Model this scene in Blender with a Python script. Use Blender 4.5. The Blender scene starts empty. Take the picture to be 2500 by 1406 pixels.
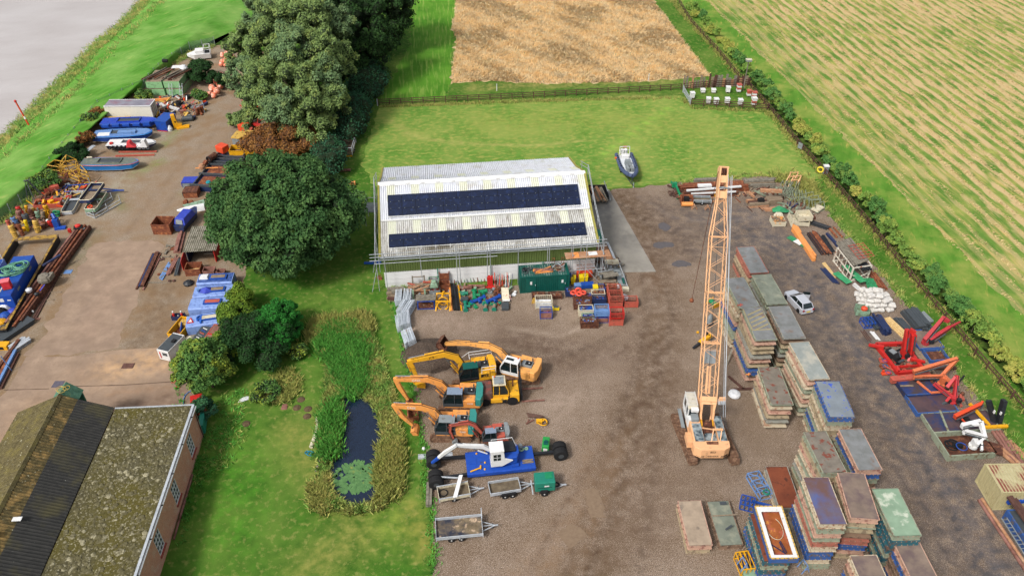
import bpy,bmesh,math,random
import numpy as np
from mathutils import Vector,Matrix,noise
from mathutils.geometry import tessellate_polygon
R=math.radians
ru=random.uniform
rc=random.choice
Vc=Vector
MT=Matrix.Translation
cos,sin=math.cos,math.sin
random.seed(7);RNG=np.random.default_rng(11)
SC=bpy.context.scene;COL=SC.collection
FPX=1944.0;PITCH=R(38.4);CH=62.0;SP,CP=sin(PITCH),cos(PITCH)
cam=bpy.data.objects.new('camera',bpy.data.cameras.new('camera'));COL.objects.link(cam)
cam.data.sensor_width=36;cam.data.lens=FPX/2500*36;cam.data.clip_end=4000;cam.data.clip_start=.5
cam.location=(0,0,CH);cam.rotation_euler=(R(90)-PITCH,0,0);SC.camera=cam
SUN_EL,SUN_AZ=48,222
w=bpy.data.worlds.new('World');SC.world=w;w.use_nodes=True
nt=w.node_tree;nt.nodes.clear()
sky=nt.nodes.new('ShaderNodeTexSky');sky.sky_type='NISHITA';sky.sun_disc=False
sky.sun_elevation=R(SUN_EL);sky.sun_rotation=R(SUN_AZ);sky.air_density=1.0;sky.dust_density=4;sky.ozone_density=1
hs=nt.nodes.new('ShaderNodeHueSaturation');hs.inputs['Saturation'].default_value=.35
bg=nt.nodes.new('ShaderNodeBackground');bg.inputs['Strength'].default_value=.14
wo=nt.nodes.new('ShaderNodeOutputWorld')
nt.links.new(sky.outputs[0],hs.inputs['Color']);nt.links.new(hs.outputs[0],bg.inputs[0]);nt.links.new(bg.outputs[0],wo.inputs[0])
sl=bpy.data.lights.new('sun','SUN');sl.energy=2.3;sl.angle=R(9);sl.color=(1,.965,.92)
so=bpy.data.objects.new('sun',sl);COL.objects.link(so)
_a=R(SUN_AZ);_e=R(SUN_EL)
sdir=Vc((sin(_a)*cos(_e),cos(_a)*cos(_e),sin(_e)))
so.rotation_euler=sdir.to_track_quat('Z','Y').to_euler();so.location=(0,40,90)
SC.view_settings.view_transform='Standard';SC.view_settings.look='None'
SC.view_settings.exposure=0.35;SC.view_settings.gamma=1;SC.view_settings.use_curve_mapping=False
CR={'':(0,0,1),'D1':(0,540,7.03),'D2':(0,690,5.207),'D3':(360,640,5.407),'D4':(360,800,5.0225),'D5':(0,400,6.391),'D6':(420,280,5.858),'E1':(1620,380,5.858),'E2':(1360,560,5.409),'E3':(1780,1100,4.593),'E4':(2000,1150,5.494),'E5':(2320,1040,3.839),'E6':(940,640,6.391),'E7':(1600,880,5.408),'C1':(0,0,2.992),'C2':(0,380,2.992),'C3':(0,850,2.528),'C4':(600,0,2.992),'C5':(880,370,4.017),'C6':(940,620,3.906),'C7':(940,800,4.017),'C8':(700,750,2.557),'C9':(1000,1040,4.136),'CA':(1380,350,3.8),'CB':(1620,850,2.528),'CC':(1700,560,3.514),'CD':(1860,500,3.906),'CE':(2060,760,3.605),'CF':(1860,1000,3.4625),'CG':(1560,100,3.906)}
def G(x,y,h=0,c=''):
 a=CR[c];x=a[0]+x/a[2];y=a[1]+y/a[2]
 u=(x-1250)/FPX;v=(y-703)/FPX;t=(CH-h)/(SP+v*CP)
 return Vc((u*t,t*(CP-v*SP),h))
def span(c,a,b,h=0):
 """plan mid point, length and heading (degrees) between two surveyed points"""
 p,q=G(*a,h,c),G(*b,h,c);d=q-p
 return(p+q)/2,d.length,math.degrees(math.atan2(d.y,d.x))
def lin(h,k=1.0):
 if isinstance(h,(tuple,list)):return tuple(h)[:3]
 v=[int(h[i:i+2],16)/255 for i in(0,2,4)]
 return tuple((x/12.92 if x<.04045 else((x+.055)/1.055)**2.4)*k for x in v)
MATS={}
KEXP=.82
def mat(name,c1,c2=None,sc=3.,rough=.75,metal=0.,bump=0.,bsc=None,c3=None,sc3=.8,th=.6,soft=.08,det=5,stretch=None,rot=0,c4=None,sc4=20.,th4=.68,attr=False,spec=.35,trans=0.,alpha=1.,coat=0.,soft4=.04,upn=0.):
 if name in MATS:return MATS[name]
 m=bpy.data.materials.new(name);m.use_nodes=True;MATS[name]=m
 N=m.node_tree.nodes;L=m.node_tree.links;b=N['Principled BSDF']
 geo=N.new('ShaderNodeNewGeometry');vec=geo.outputs['Position']
 if stretch:
  mp=N.new('ShaderNodeMapping');mp.inputs['Rotation'].default_value=(0,0,R(rot));L.new(vec,mp.inputs[0])
  mp2=N.new('ShaderNodeMapping');mp2.inputs['Scale'].default_value=stretch;L.new(mp.outputs[0],mp2.inputs[0]);svec=mp2.outputs[0]
 else:svec=vec
 def nz(scale,d=det,v=vec,r=.6):
  n=N.new('ShaderNodeTexNoise');n.inputs['Scale'].default_value=scale;n.inputs['Detail'].default_value=d
  n.inputs['Roughness'].default_value=r;L.new(v,n.inputs['Vector']);return n.outputs['Fac']
 def mr(f,lo,hi):
  r=N.new('ShaderNodeMapRange');r.inputs[1].default_value=lo;r.inputs[2].default_value=hi;L.new(f,r.inputs[0]);return r.outputs[0]
 def mix(f,a,c):
  x=N.new('ShaderNodeMix');x.data_type='RGBA';L.new(f,x.inputs[0])
  for s,v in((6,a),(7,c)):
   if isinstance(v,tuple):x.inputs[s].default_value=(*v,1)
   else:L.new(v,x.inputs[s])
  return x.outputs[2]
 A=lin(c1,KEXP);B=lin(c2,KEXP)if c2 else tuple(x*.72 for x in A)
 f=nz(sc,v=svec);col=mix(mr(f,.32,.68),B,A)
 if c3:col=mix(mr(nz(sc3,6),th-soft,th+soft),col,lin(c3,KEXP))
 if c4:col=mix(mr(nz(sc4,4,svec),th4-soft4,th4+soft4),col,lin(c4,KEXP))
 if attr:
  at=N.new('ShaderNodeAttribute');at.attribute_name='stain'
  ad=N.new('ShaderNodeMath');ad.operation='MULTIPLY';L.new(at.outputs['Alpha'],ad.inputs[0]);L.new(mr(nz(.9,7),.3,.62),ad.inputs[1])
  col2=N.new('ShaderNodeMix');col2.data_type='RGBA';col2.blend_type='MIX'
  L.new(ad.outputs[0],col2.inputs[0]);L.new(col,col2.inputs[6])
  vv=N.new('ShaderNodeMix');vv.data_type='RGBA';vv.blend_type='MULTIPLY';vv.inputs[0].default_value=1
  L.new(at.outputs['Color'],vv.inputs[6]);L.new(mix(mr(f,.3,.7),(.72,.72,.72),(1.2,1.2,1.2)),vv.inputs[7])
  L.new(vv.outputs[2],col2.inputs[7]);col=col2.outputs[2]
 L.new(col,b.inputs['Base Color'])
 b.inputs['Roughness'].default_value=rough;b.inputs['Metallic'].default_value=metal
 b.inputs['Specular IOR Level'].default_value=spec
 if coat:b.inputs['Coat Weight'].default_value=coat
 if alpha<1:b.inputs['Alpha'].default_value=alpha
 if trans:
  tr=N.new('ShaderNodeBsdfTranslucent');L.new(col,tr.inputs[0]);ms=N.new('ShaderNodeMixShader');ms.inputs[0].default_value=trans
  L.new(b.outputs[0],ms.inputs[1]);L.new(tr.outputs[0],ms.inputs[2]);L.new(ms.outputs[0],N['Material Output'].inputs[0])
 if upn:
  vm=N.new('ShaderNodeVectorMath');vm.operation='SCALE';vm.inputs['Scale'].default_value=1-upn;L.new(geo.outputs['Normal'],vm.inputs[0])
  va=N.new('ShaderNodeVectorMath');va.operation='ADD';va.inputs[1].default_value=(0,0,upn);L.new(vm.outputs[0],va.inputs[0])
  vn=N.new('ShaderNodeVectorMath');vn.operation='NORMALIZE';L.new(va.outputs[0],vn.inputs[0]);L.new(vn.outputs[0],b.inputs['Normal'])
  if upn>.5:
   ng=N.new('ShaderNodeVectorMath');ng.operation='SCALE';ng.inputs['Scale'].default_value=-1;L.new(vn.outputs[0],ng.inputs[0])
   t2=N.new('ShaderNodeBsdfTranslucent');L.new(col,t2.inputs[0]);L.new(ng.outputs[0],t2.inputs['Normal'])
   ad2=N.new('ShaderNodeAddShader');L.new(b.outputs[0],ad2.inputs[0]);L.new(t2.outputs[0],ad2.inputs[1]);L.new(ad2.outputs[0],N['Material Output'].inputs[0])
 if bump:
  bp=N.new('ShaderNodeBump');bp.inputs['Strength'].default_value=min(1,bump);bp.inputs['Distance'].default_value=.12*bump
  L.new(nz(bsc or sc*3,4,svec),bp.inputs['Height']);L.new(bp.outputs[0],b.inputs['Normal'])
 return m
def paint(name,c,dirt=None,wear=.62,rough=.45,**k):
 """painted steel with fading and patches of dirt or rust"""
 return mat(name,c,None if not isinstance(c,str)else c,sc=2.5,rough=rough,c3=dirt or '6b5a48',sc3=1.7,th=wear,soft=.06,bump=.02,bsc=8,**k)
def painted(name,c,shade=.82,dirt='6b5a48',wear=.63,rough=.45,**k):
 a=lin(c);return mat(name,c,tuple(x*shade*KEXP for x in a),sc=2.2,rough=rough,c3=dirt,sc3=2.3,th=wear,soft=.05,**k)
class MB:
 def __init__(s):s.v=[];s.f=[];s.mi=[];s.cur=0;s.T=Matrix();s.sm=[];s.smooth=False
 def m(s,i):s.cur=i;return s
 def add(s,vs,fs):
  n=len(s.v);T=s.T
  s.v+=[tuple(T@Vector(v))for v in vs];s.f+=[tuple(i+n for i in f)for f in fs]
  s.mi+=[s.cur]*len(fs);s.sm+=[s.smooth]*len(fs);return s
 def box(s,x0,y0,z0,x1,y1,z1):
  return s.add([(x0,y0,z0),(x1,y0,z0),(x1,y1,z0),(x0,y1,z0),(x0,y0,z1),(x1,y0,z1),(x1,y1,z1),(x0,y1,z1)],[(3,2,1,0),(4,5,6,7),(0,1,5,4),(1,2,6,5),(2,3,7,6),(3,0,4,7)])
 def cb(s,x,y,z,a,b,h):return s.box(x-a/2,y-b/2,z,x+a/2,y+b/2,z+h)
 def frame(s,p,q):
  p=Vector(p);q=Vector(q);d=(q-p).normalized()
  up=Vc((0,0,1))if abs(d.z)<.95 else Vc((0,1,0))
  x=d.cross(up).normalized();return p,q,x,x.cross(d)
 def bar(s,p,q,w=.1,h=None,w2=None,h2=None):
  h=h or w;w2=w2 or w;h2=h2 or(h if w2==w else h*w2/w);p,q,x,y=s.frame(p,q)
  vs=[c+x*a*ww/2+y*b*hh/2 for c,ww,hh in((p,w,h),(q,w2,h2))for a,b in((-1,-1),(1,-1),(1,1),(-1,1))]
  return s.add(vs,[(3,2,1,0),(4,5,6,7),(0,1,5,4),(1,2,6,5),(2,3,7,6),(3,0,4,7)])
 def tube(s,p,q,r=.05,n=6,r2=None,cap=True):
  r2=r if r2 is None else r2;p,q,x,y=s.frame(p,q);vs=[]
  for c,rr in((p,r),(q,r2)):
   for i in range(n):
    a=2*math.pi*i/n;vs.append(c+x*cos(a)*rr+y*sin(a)*rr)
  fs=[(i,(i+1)%n,n+(i+1)%n,n+i)for i in range(n)]
  if cap:fs+=[tuple(range(n-1,-1,-1)),tuple(range(n,2*n))]
  return s.add(vs,fs)
 def path(s,pts,r=.04,n=5,closed=False):
  pts=[Vector(p)for p in pts];k=len(pts)
  for i in range(k if closed else k-1):s.tube(pts[i],pts[(i+1)%k],r,n)
  return s
 def ring(s,c,Rr,r=.04,n=16,ax='z',k=5):
  c=Vector(c);P=[]
  for i in range(n):
   a=2*math.pi*i/n;u,v=cos(a),sin(a)
   P.append((u,v,0)if ax=='z' else(u,0,v)if ax=='y' else(0,u,v))
  vs=[]
  for i,d in enumerate(P):
   d=Vector(d);up=Vc((0,0,1))if ax=='z' else Vc((0,1,0))if ax=='y' else Vc((1,0,0))
   for j in range(k):
    b=2*math.pi*j/k;vs.append(c+d*(Rr+r*cos(b))+up*r*sin(b))
  return s.add(vs,[(i*k+j,((i+1)%n)*k+j,((i+1)%n)*k+(j+1)%k,i*k+(j+1)%k)for i in range(n)for j in range(k)])
 def lat(s,prof,n=12,c=(0,0,0),ax='z'):
  vs=[]
  for r,z in prof:
   for i in range(n):
    a=2*math.pi*i/n;u,v=r*cos(a),r*sin(a)
    vs.append(Vector(c)+Vc((u,v,z)if ax=='z' else(u,z,v)if ax=='y' else(z,u,v)))
  m_=len(prof);fs=[(j*n+i,j*n+(i+1)%n,(j+1)*n+(i+1)%n,(j+1)*n+i)for j in range(m_-1)for i in range(n)]
  if prof[0][0]>.001:fs.append(tuple(range(n-1,-1,-1)))
  if prof[-1][0]>.001:fs.append(tuple((m_-1)*n+i for i in range(n)))
  return s.add(vs,fs)
 def prism(s,pts,a,b,ax='z',p2=None):
  """2-D outline pushed from a to b along an axis; p2 gives the outline at b"""
  p2=p2 or pts;n=len(pts)
  def P(u,v,t):return(u,v,t)if ax=='z' else(u,t,v)if ax=='y' else(t,u,v)
  vs=[P(u,v,a)for u,v in pts]+[P(u,v,b)for u,v in p2]
  tri=[tuple(t)for t in tessellate_polygon([[Vc((u,v,0))for u,v in pts]])]
  return s.add(vs,[(i,(i+1)%n,n+(i+1)%n,n+i)for i in range(n)]+[t[::-1]for t in tri]+[(t[0]+n,t[1]+n,t[2]+n)for t in tri])
 def plate(s,P,t=.03):
  """thin slab on a 3-D quad"""
  P=[Vector(p)for p in P];nn=(P[1]-P[0]).cross(P[-1]-P[0]).normalized()*t;n=len(P)
  return s.add(P+[p+nn for p in P],[tuple(range(n-1,-1,-1)),tuple(range(n,2*n))]+[(i,(i+1)%n,n+(i+1)%n,n+i)for i in range(n)])
 def loft(s,secs,cap=True):
  n=len(secs[0]);vs=[p for q in secs for p in q]
  fs=[(j*n+i,j*n+(i+1)%n,(j+1)*n+(i+1)%n,(j+1)*n+i)for j in range(len(secs)-1)for i in range(n)]
  if cap:fs+=[tuple(range(n-1,-1,-1)),tuple((len(secs)-1)*n+i for i in range(n))]
  return s.add(vs,fs)
 def mesh(s,name,mats):
  me=bpy.data.meshes.new(name);me.from_pydata(s.v,[],s.f)
  for m_ in(mats if isinstance(mats,(list,tuple))else[mats]):me.materials.append(m_)
  if any(s.mi):me.polygons.foreach_set('material_index',s.mi)
  if any(s.sm):me.polygons.foreach_set('use_smooth',s.sm)
  bm=bmesh.new();bm.from_mesh(me);bmesh.ops.recalc_face_normals(bm,faces=bm.faces);bm.to_mesh(me);bm.free()
  return me
def link(name,me,parent=None,loc=(0,0,0),rz=0,kind=None):
 o=bpy.data.objects.new(name,me);COL.objects.link(o);o.location=loc;o.rotation_euler=(0,0,R(rz))
 if parent:o.parent=parent
 if kind:o['kind']=kind
 return o
def pt(parent,name,mb,mats,kind=None,label=None,bev=0,loc=(0,0,0),rz=0):
 o=link(name,mb.mesh(name,mats),parent,loc,rz,kind)
 if label:o['label']=label
 if bev:bevel(o,bev)
 return o
def bevel(o,w,seg=2):
 b=o.modifiers.new('bevel','BEVEL');b.width=w;b.segments=seg;b.limit_method='ANGLE';b.angle_limit=R(35)
def tag(o,label,cat,grp=None):
 n=len(label.split())
 if n>16 or n<4:print('LABELLEN',n,label)
 o['label']=label;o['category']=cat
 if grp:o['group']=grp
 return o
def thg(name,label,cat,loc,rz=0,grp=None,tilt=None):
 o=bpy.data.objects.new(name,None);COL.objects.link(o);o.empty_display_size=.3;o.location=loc
 o.rotation_euler=(0,0,R(rz))if tilt is None else(tilt[0],tilt[1],R(rz));return tag(o,label,cat,grp)
def sol(name,label,cat,mb,mats,loc=(0,0,0),rz=0,grp=None,bev=0):
 o=pt(None,name,mb,mats,loc=loc,rz=rz,bev=bev);return tag(o,label,cat,grp)
def copy_tree(o,loc=None,rz=None,label=None,parent=None):
 c=o.copy();COL.objects.link(c);c.parent=parent
 if loc is not None:c.location=loc
 if rz is not None:c.rotation_euler=(0,0,R(rz))
 if label:c['label']=label
 for ch in o.children:copy_tree(ch,parent=c)
 return c
ORD=['first','second','third','fourth','fifth','sixth','seventh','eighth','ninth','tenth','eleventh','twelfth','thirteenth','fourteenth','fifteenth','sixteenth','seventeenth','eighteenth','nineteenth','twentieth','twenty-first','twenty-second','twenty-third','twenty-fourth','twenty-fifth','twenty-sixth','twenty-seventh','twenty-eighth']
def nth(i,n,side='left'):
 if n==1:return 'only'
 if i==0:return{'left':'leftmost','right':'rightmost','top':'topmost','front':'nearest','back':'farthest','bottom':'bottom'}[side]
 if i==n-1:return{'left':'rightmost','right':'leftmost','top':'bottom','front':'farthest','back':'nearest','bottom':'topmost'}[side]
 return ORD[i]+' from the '+{'front':'near end','back':'far end'}.get(side,side)
def text(parent,name,s,size,loc,rot,m,ext=.006):
 cu=bpy.data.curves.new(name,'FONT');cu.body=s;cu.size=size;cu.extrude=ext;cu.align_x='CENTER';cu.align_y='CENTER'
 tmp=bpy.data.objects.new(name,cu);me=bpy.data.meshes.new_from_object(tmp);bpy.data.objects.remove(tmp)
 me.materials.clear();me.materials.append(m);o=bpy.data.objects.new(name,me);COL.objects.link(o);o.parent=parent
 o.location=loc;o.rotation_euler=rot;return o
def npmesh(name,V,F,m,kind=None,smooth=False,parent=None):
 """large meshes straight from numpy arrays (F: faces of equal length)"""
 me=bpy.data.meshes.new(name);V=np.ascontiguousarray(V,dtype=np.float32);F=np.ascontiguousarray(F,dtype=np.int32)
 k=F.shape[1];me.vertices.add(len(V));me.vertices.foreach_set('co',V.ravel())
 me.loops.add(F.size);me.loops.foreach_set('vertex_index',F.ravel());me.polygons.add(len(F))
 me.polygons.foreach_set('loop_start',np.arange(0,F.size,k,dtype=np.int32));me.polygons.foreach_set('loop_total',np.full(len(F),k,dtype=np.int32))
 if smooth:me.polygons.foreach_set('use_smooth',np.ones(len(F),dtype=bool))
 me.update();me.validate()
 for m_ in(m if isinstance(m,(list,tuple))else[m]):me.materials.append(m_)
 return link(name,me,parent,kind=kind)
def inpoly(P,poly):
 x,y=P[:,0],P[:,1];ins=np.zeros(len(P),bool);n=len(poly)
 for i in range(n):
  x0,y0=poly[i][0],poly[i][1];x1,y1=poly[(i+1)%n][0],poly[(i+1)%n][1]
  c=((y0>y)!=(y1>y))&(x<(x1-x0)*(y-y0)/((y1-y0)or 1e-9)+x0);ins^=c
 return ins
def scatter(poly,n):
 P=np.array([(p[0],p[1])for p in poly]);lo,hi=P.min(0),P.max(0)
 Q=lo+(hi-lo)*RNG.random((n*3,2));Q=Q[inpoly(Q,P)];return Q[:n]
def blades(name,Q,h,wd,lean,m,z=0.,per=3,spread=.12,ang=None,hv=.35,kind='stuff',parent=None):
 """tufts of real grass or straw: thin bent triangles, per of them at each point of Q"""
 Q=np.repeat(Q,per,0);n=len(Q);a=RNG.random(n)*2*np.pi
 B=Q+RNG.normal(0,spread,(n,2));H=h*(1+hv*(RNG.random(n)*2-1));th=RNG.random(n)*2*np.pi
 zz=z if np.isscalar(z)else np.repeat(z,per)
 la=th if ang is None else ang(B)+RNG.normal(0,.55,n);l=lean*(.4+RNG.random(n))
 dx,dy=np.cos(a)*wd/2,np.sin(a)*wd/2;V=np.zeros((n,4,3))
 V[:,0]=np.c_[B[:,0]-dx,B[:,1]-dy,np.zeros(n)+zz];V[:,1]=np.c_[B[:,0]+dx,B[:,1]+dy,np.zeros(n)+zz]
 V[:,2]=np.c_[B[:,0]+dx*.8+np.cos(la)*l*.4,B[:,1]+dy*.8+np.sin(la)*l*.4,zz+H*.65]
 V[:,3]=np.c_[B[:,0]+np.cos(la)*l,B[:,1]+np.sin(la)*l,zz+H]
 return npmesh(name,V.reshape(-1,3),np.arange(4*n).reshape(n,4),m,kind,parent=parent)
def jag(poly,step=.6,amp=.18,seed=0):
 out=[]
 for i in range(len(poly)):
  a,b=Vector(poly[i][:2]),Vector(poly[(i+1)%len(poly)][:2]);L=(b-a).length;k=max(1,min(400,int(L/step)))
  n=Vc((-(b-a).y,(b-a).x))/max(L,1e-6)
  for j in range(k):
   p=a+(b-a)*j/k;out.append(p+n*amp*(2*noise.noise(Vc((p.x*.7,p.y*.7,seed)))+.8*noise.noise(Vc((p.x*3,p.y*3,seed+9)))))
 return out
def zone(name,poly,m,z=0.,step=0,amp=.18,stains=None,jstep=.6):
 """a ground sheet with an uneven edge; stains are patches of mud, damp or wear on the ground itself"""
 P=jag(poly,jstep,amp,len(name))if amp else[Vector(p[:2])for p in poly]
 tri=tessellate_polygon([[Vc((p.x,p.y,0))for p in P]])
 bm=bmesh.new();vs=[bm.verts.new((p.x,p.y,z))for p in P]
 for t in tri:
  try:bm.faces.new([vs[i]for i in t])
  except ValueError:pass
 if step:
  xs=[p.x for p in P];ys=[p.y for p in P]
  for ax,lo,hi in((0,min(xs),max(xs)),(1,min(ys),max(ys))):
   t=lo+step
   while t<hi:
    co=(t,0,0)if ax==0 else(0,t,0);no=(1,0,0)if ax==0 else(0,1,0)
    bmesh.ops.bisect_plane(bm,geom=bm.verts[:]+bm.edges[:]+bm.faces[:],plane_co=co,plane_no=no);t+=step
 for f in bm.faces:
  if f.normal.z<0:f.normal_flip()
 me=bpy.data.meshes.new(name);bm.to_mesh(me);bm.free();me.materials.append(m)
 if stains:
  n=len(me.vertices);V=np.zeros(n*3);me.vertices.foreach_get('co',V);V=V.reshape(-1,3);C=np.zeros((n,4));W=np.zeros(n)+1e-6
  for(pts,rad,hexc,wt)in stains:
   pp=[G(*p)for p in pts];d=np.full(n,1e9)
   for i in range(max(1,len(pp)-1)):
    a=np.array(pp[i][:2]);b=np.array(pp[min(i+1,len(pp)-1)][:2]);ab=b-a;t=np.clip(((V[:,:2]-a)@ab)/max(ab@ab,1e-9),0,1)
    d=np.minimum(d,np.hypot(*(V[:,:2]-(a+t[:,None]*ab)).T))
   g=np.exp(-(d/rad)**2*1.2)*wt;c=np.array(lin(hexc,KEXP));C[:,:3]+=g[:,None]*c;W+=g;C[:,3]=np.maximum(C[:,3],g)
  C[:,:3]/=W[:,None];at=me.color_attributes.new('stain','FLOAT_COLOR','POINT');at.data.foreach_set('color',C.ravel())
 return link(name,me,kind='structure')
# ================================================================ materials
GRASS=dict(sc=.9,rough=.95,spec=.1,det=8,bump=.5,bsc=9)
m_grass=mat('lawn','497524','38601c',c3='6c8438',sc3=.12,th=.56,soft=.14,c4='8a8e4c',sc4=1.6,th4=.63,soft4=.1,attr=True,**GRASS)
m_bank=mat('bank grass','5f9a38','4c8029',c3='86ab58',sc3=.14,th=.56,soft=.16,c4='a9b365',sc4=.7,th4=.7,soft4=.1,stretch=(.35,1.4,1),rot=-52,**GRASS)
m_verge=mat('verge grass','628f33','4b7a26',c3='8f9a4a',sc3=.2,th=.56,soft=.12,c4='a8a052',sc4=1.2,th4=.66,soft4=.08,stretch=(1,.22,1),rot=16,**GRASS)
m_gravel=mat('yard gravel','9a8571','594c40',sc=7,c3='6f5c49',sc3=.3,th=.49,soft=.1,c4='c8b7a8',sc4=17,th4=.58,soft4=.05,rough=.95,bump=.6,bsc=14,attr=True,det=9,spec=.15)
m_gravl=mat('left yard gravel','a39483','80705c',sc=5,c3='8a7156',sc3=.3,th=.5,soft=.12,c4='b9ab96',sc4=9,th4=.64,soft4=.03,rough=.95,bump=.5,bsc=12,attr=True,det=9,spec=.15)
m_conc=mat('pinkish concrete','a8917c','8f7a68',sc=.5,c3='8f7a69',sc3=.35,th=.56,soft=.1,c4='8b7664',sc4=3,th4=.66,soft4=.1,rough=.9,bump=.12,bsc=10,attr=True,det=10,spec=.15)
m_apron=mat('grey concrete','a5a096','8f8a80',sc=.6,c3='78746e',sc3=.3,th=.58,soft=.12,rough=.85,bump=.1,bsc=10,attr=True,det=10,spec=.2)
m_soil=mat('bare soil','6e5b43','53432f',sc=4,rough=1,bump=.8)
m_wheats=mat('straw field floor','cdb68a','b8a074',sc=.8,c3='a09a68',sc3=.25,th=.6,rough=1,bump=.3,bsc=6,stretch=(1,.5,1),rot=-25,det=9)
m_straw=mat('lodged straw','d8c49c','c6ac84',sc=.9,rough=.9,det=9,c3='d6b078',sc3=.5,th=.5,soft=.15,trans=.3,upn=.9)
m_strawb=mat('pale straw','c8b284','ac9766',sc=1.2,rough=.9,det=9,trans=.3,upn=.9)
m_water=mat('river water','c0bab7','b0a8a4',sc=.06,rough=.3,bump=.6,bsc=.9,spec=.5,stretch=(1,2.4,1),rot=-12)
m_pond=mat('pond water','1c2a40','182438',rough=.06,spec=.6,bump=.03,bsc=3)
m_mudw=mat('puddle water','8b7660','7e6a56',rough=.12,spec=.5)
def leafm(n,a,b,c=None,th=.6,upn=.65,tr=.2):return mat(n,a,b,sc=3.2,rough=.8,c3=c or a,sc3=.6,th=th,soft=.1,trans=tr,det=3,spec=.12,upn=upn)
m_reed=leafm('reed green','84a352','5f8a3c','b0a562',.53,.8,0);m_reedd=leafm('reed fresh','5f9c40','447f30',None,.6,.8,0);m_reedt=leafm('reed straw','b0a660','848a46','8a944a',.56,.8,0)
m_lily=leafm('lily pad','547649','42623c','b0993a',.72)
mgv=mat('galvanised steel','c6cbd0','a6acb2',sc=3,rough=.5,metal=.1)
m_tube=mat('scaffold tube','b6babd','94999c',sc=2,rough=.45,metal=.15)
mru=mat('rusty steel','8d5236','633424',sc=3,rough=.9,c3='a86a43',sc3=2,th=.58,soft=.06,bump=.15)
mrd=mat('dark rust','6b4231','4a2c22',sc=3,rough=.9,c3='8a5a40',sc3=3,th=.6,bump=.1)
m_rustp=mat('pink brown steel','a5776b','7f5549',sc=3,rough=.85,c3='6c463a',sc3=1.5,th=.55)
m_wood=mat('weathered timber','9c8a74','71614f',sc=2.5,rough=.9,stretch=(1,3,3),bump=.1)
m_woodn=mat('new sawn timber','e3c48b','c9a468',sc=3,rough=.85)
mwp=mat('pinkish plank','c08f6c','9b6f50',sc=2.5,rough=.85,c3='b59a80',sc3=1)
mwg=mat('grey timber','8f887a','655f54',sc=3,rough=.95,bump=.15)
m_brown=mat('brown fence timber','65453a','48302a',sc=3,rough=.9)
mwt=painted('white paint','e6e6e4',.9,'b9b2a2',.68)
mcr=painted('cream paint','d9d0b6',.85,'a08c6c',.62)
m_blue=painted('blue paint','1f50a8',.8,'263c66',.66)
m_bluel=painted('light blue paint','6f94c8',.85,'5d7594',.62)
mnv=painted('navy paint','27355c',.8,'4a3c3a',.6)
m_red=painted('red paint','cc2f2a',.8,'7a3a2c',.68)
mrf=painted('faded red paint','c4604f',.8,'8b5a48',.6)
m_orr=painted('orange red paint','e0502c',.85,'8c4a30',.68)
m_yel=painted('yellow paint','eeae1c',.85,'8f6a25',.64)
m_yelf=painted('faded yellow paint','d6ad52',.85,'8a6b3a',.6)
m_org=painted('pale orange paint','f2ae60',.88,'b08460',.61)
m_orgd=painted('orange paint','ee9c55',.88,'a8713f',.68)
m_grn=painted('green paint','1e8a5c',.8,'3c5a4a',.66)
m_teal=painted('teal paint','22826c',.85,'3a6458',.68)
m_dgrn=painted('dark green paint','0f5a50',.8,'2c4a44',.7)
m_bgrn=painted('bright green paint','2e9a4a',.85,'35603c',.68)
m_pgrn=painted('pale green paint','8fae93',.85,'6e7a62',.56)
m_grey=painted('grey paint','8b9294',.85,'6d6a64',.62)
mgy=painted('dark grey paint','4a5054',.8,'5a5048',.66)
mbk=mat('black rubber','1e1e20','151517',sc=4,rough=.85)
mbp=mat('black plastic','2b2e33','1d1f23',sc=3,rough=.5)
m_glass=mat('dark window glass','1b2a2c','131e20',rough=.08,spec=.8)
m_track=mat('rusty track steel','7a5a45','553d2f',sc=4,rough=.9,c3='8d6f58',sc3=3,th=.55)
m_chrome=mat('bright ram steel','d5dadd','b5babd',rough=.15,metal=.9)
m_orange=mat('beacon orange','f26a1e','d9560f',rough=.4)
m_plast=mat('white plastic sheet','e8e9ea','cfd2d6',rough=.5,bump=.3,bsc=6)
m_tarp=mat('blue tarpaulin','3a4ec0','2b3a99',rough=.5,bump=.4,bsc=5)
m_hose=mat('green hose','6fa88c','548a70',rough=.5)
m_net=mat('green tarpaulin','3a9a66','2a7a4e',rough=.7,bump=.4)
m_yelplastic=mat('yellow bin plastic','f0d21c','d8ba10',rough=.45)
m_ink=mat('black lettering','1a1a1a','111111',rough=.6)
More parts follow.
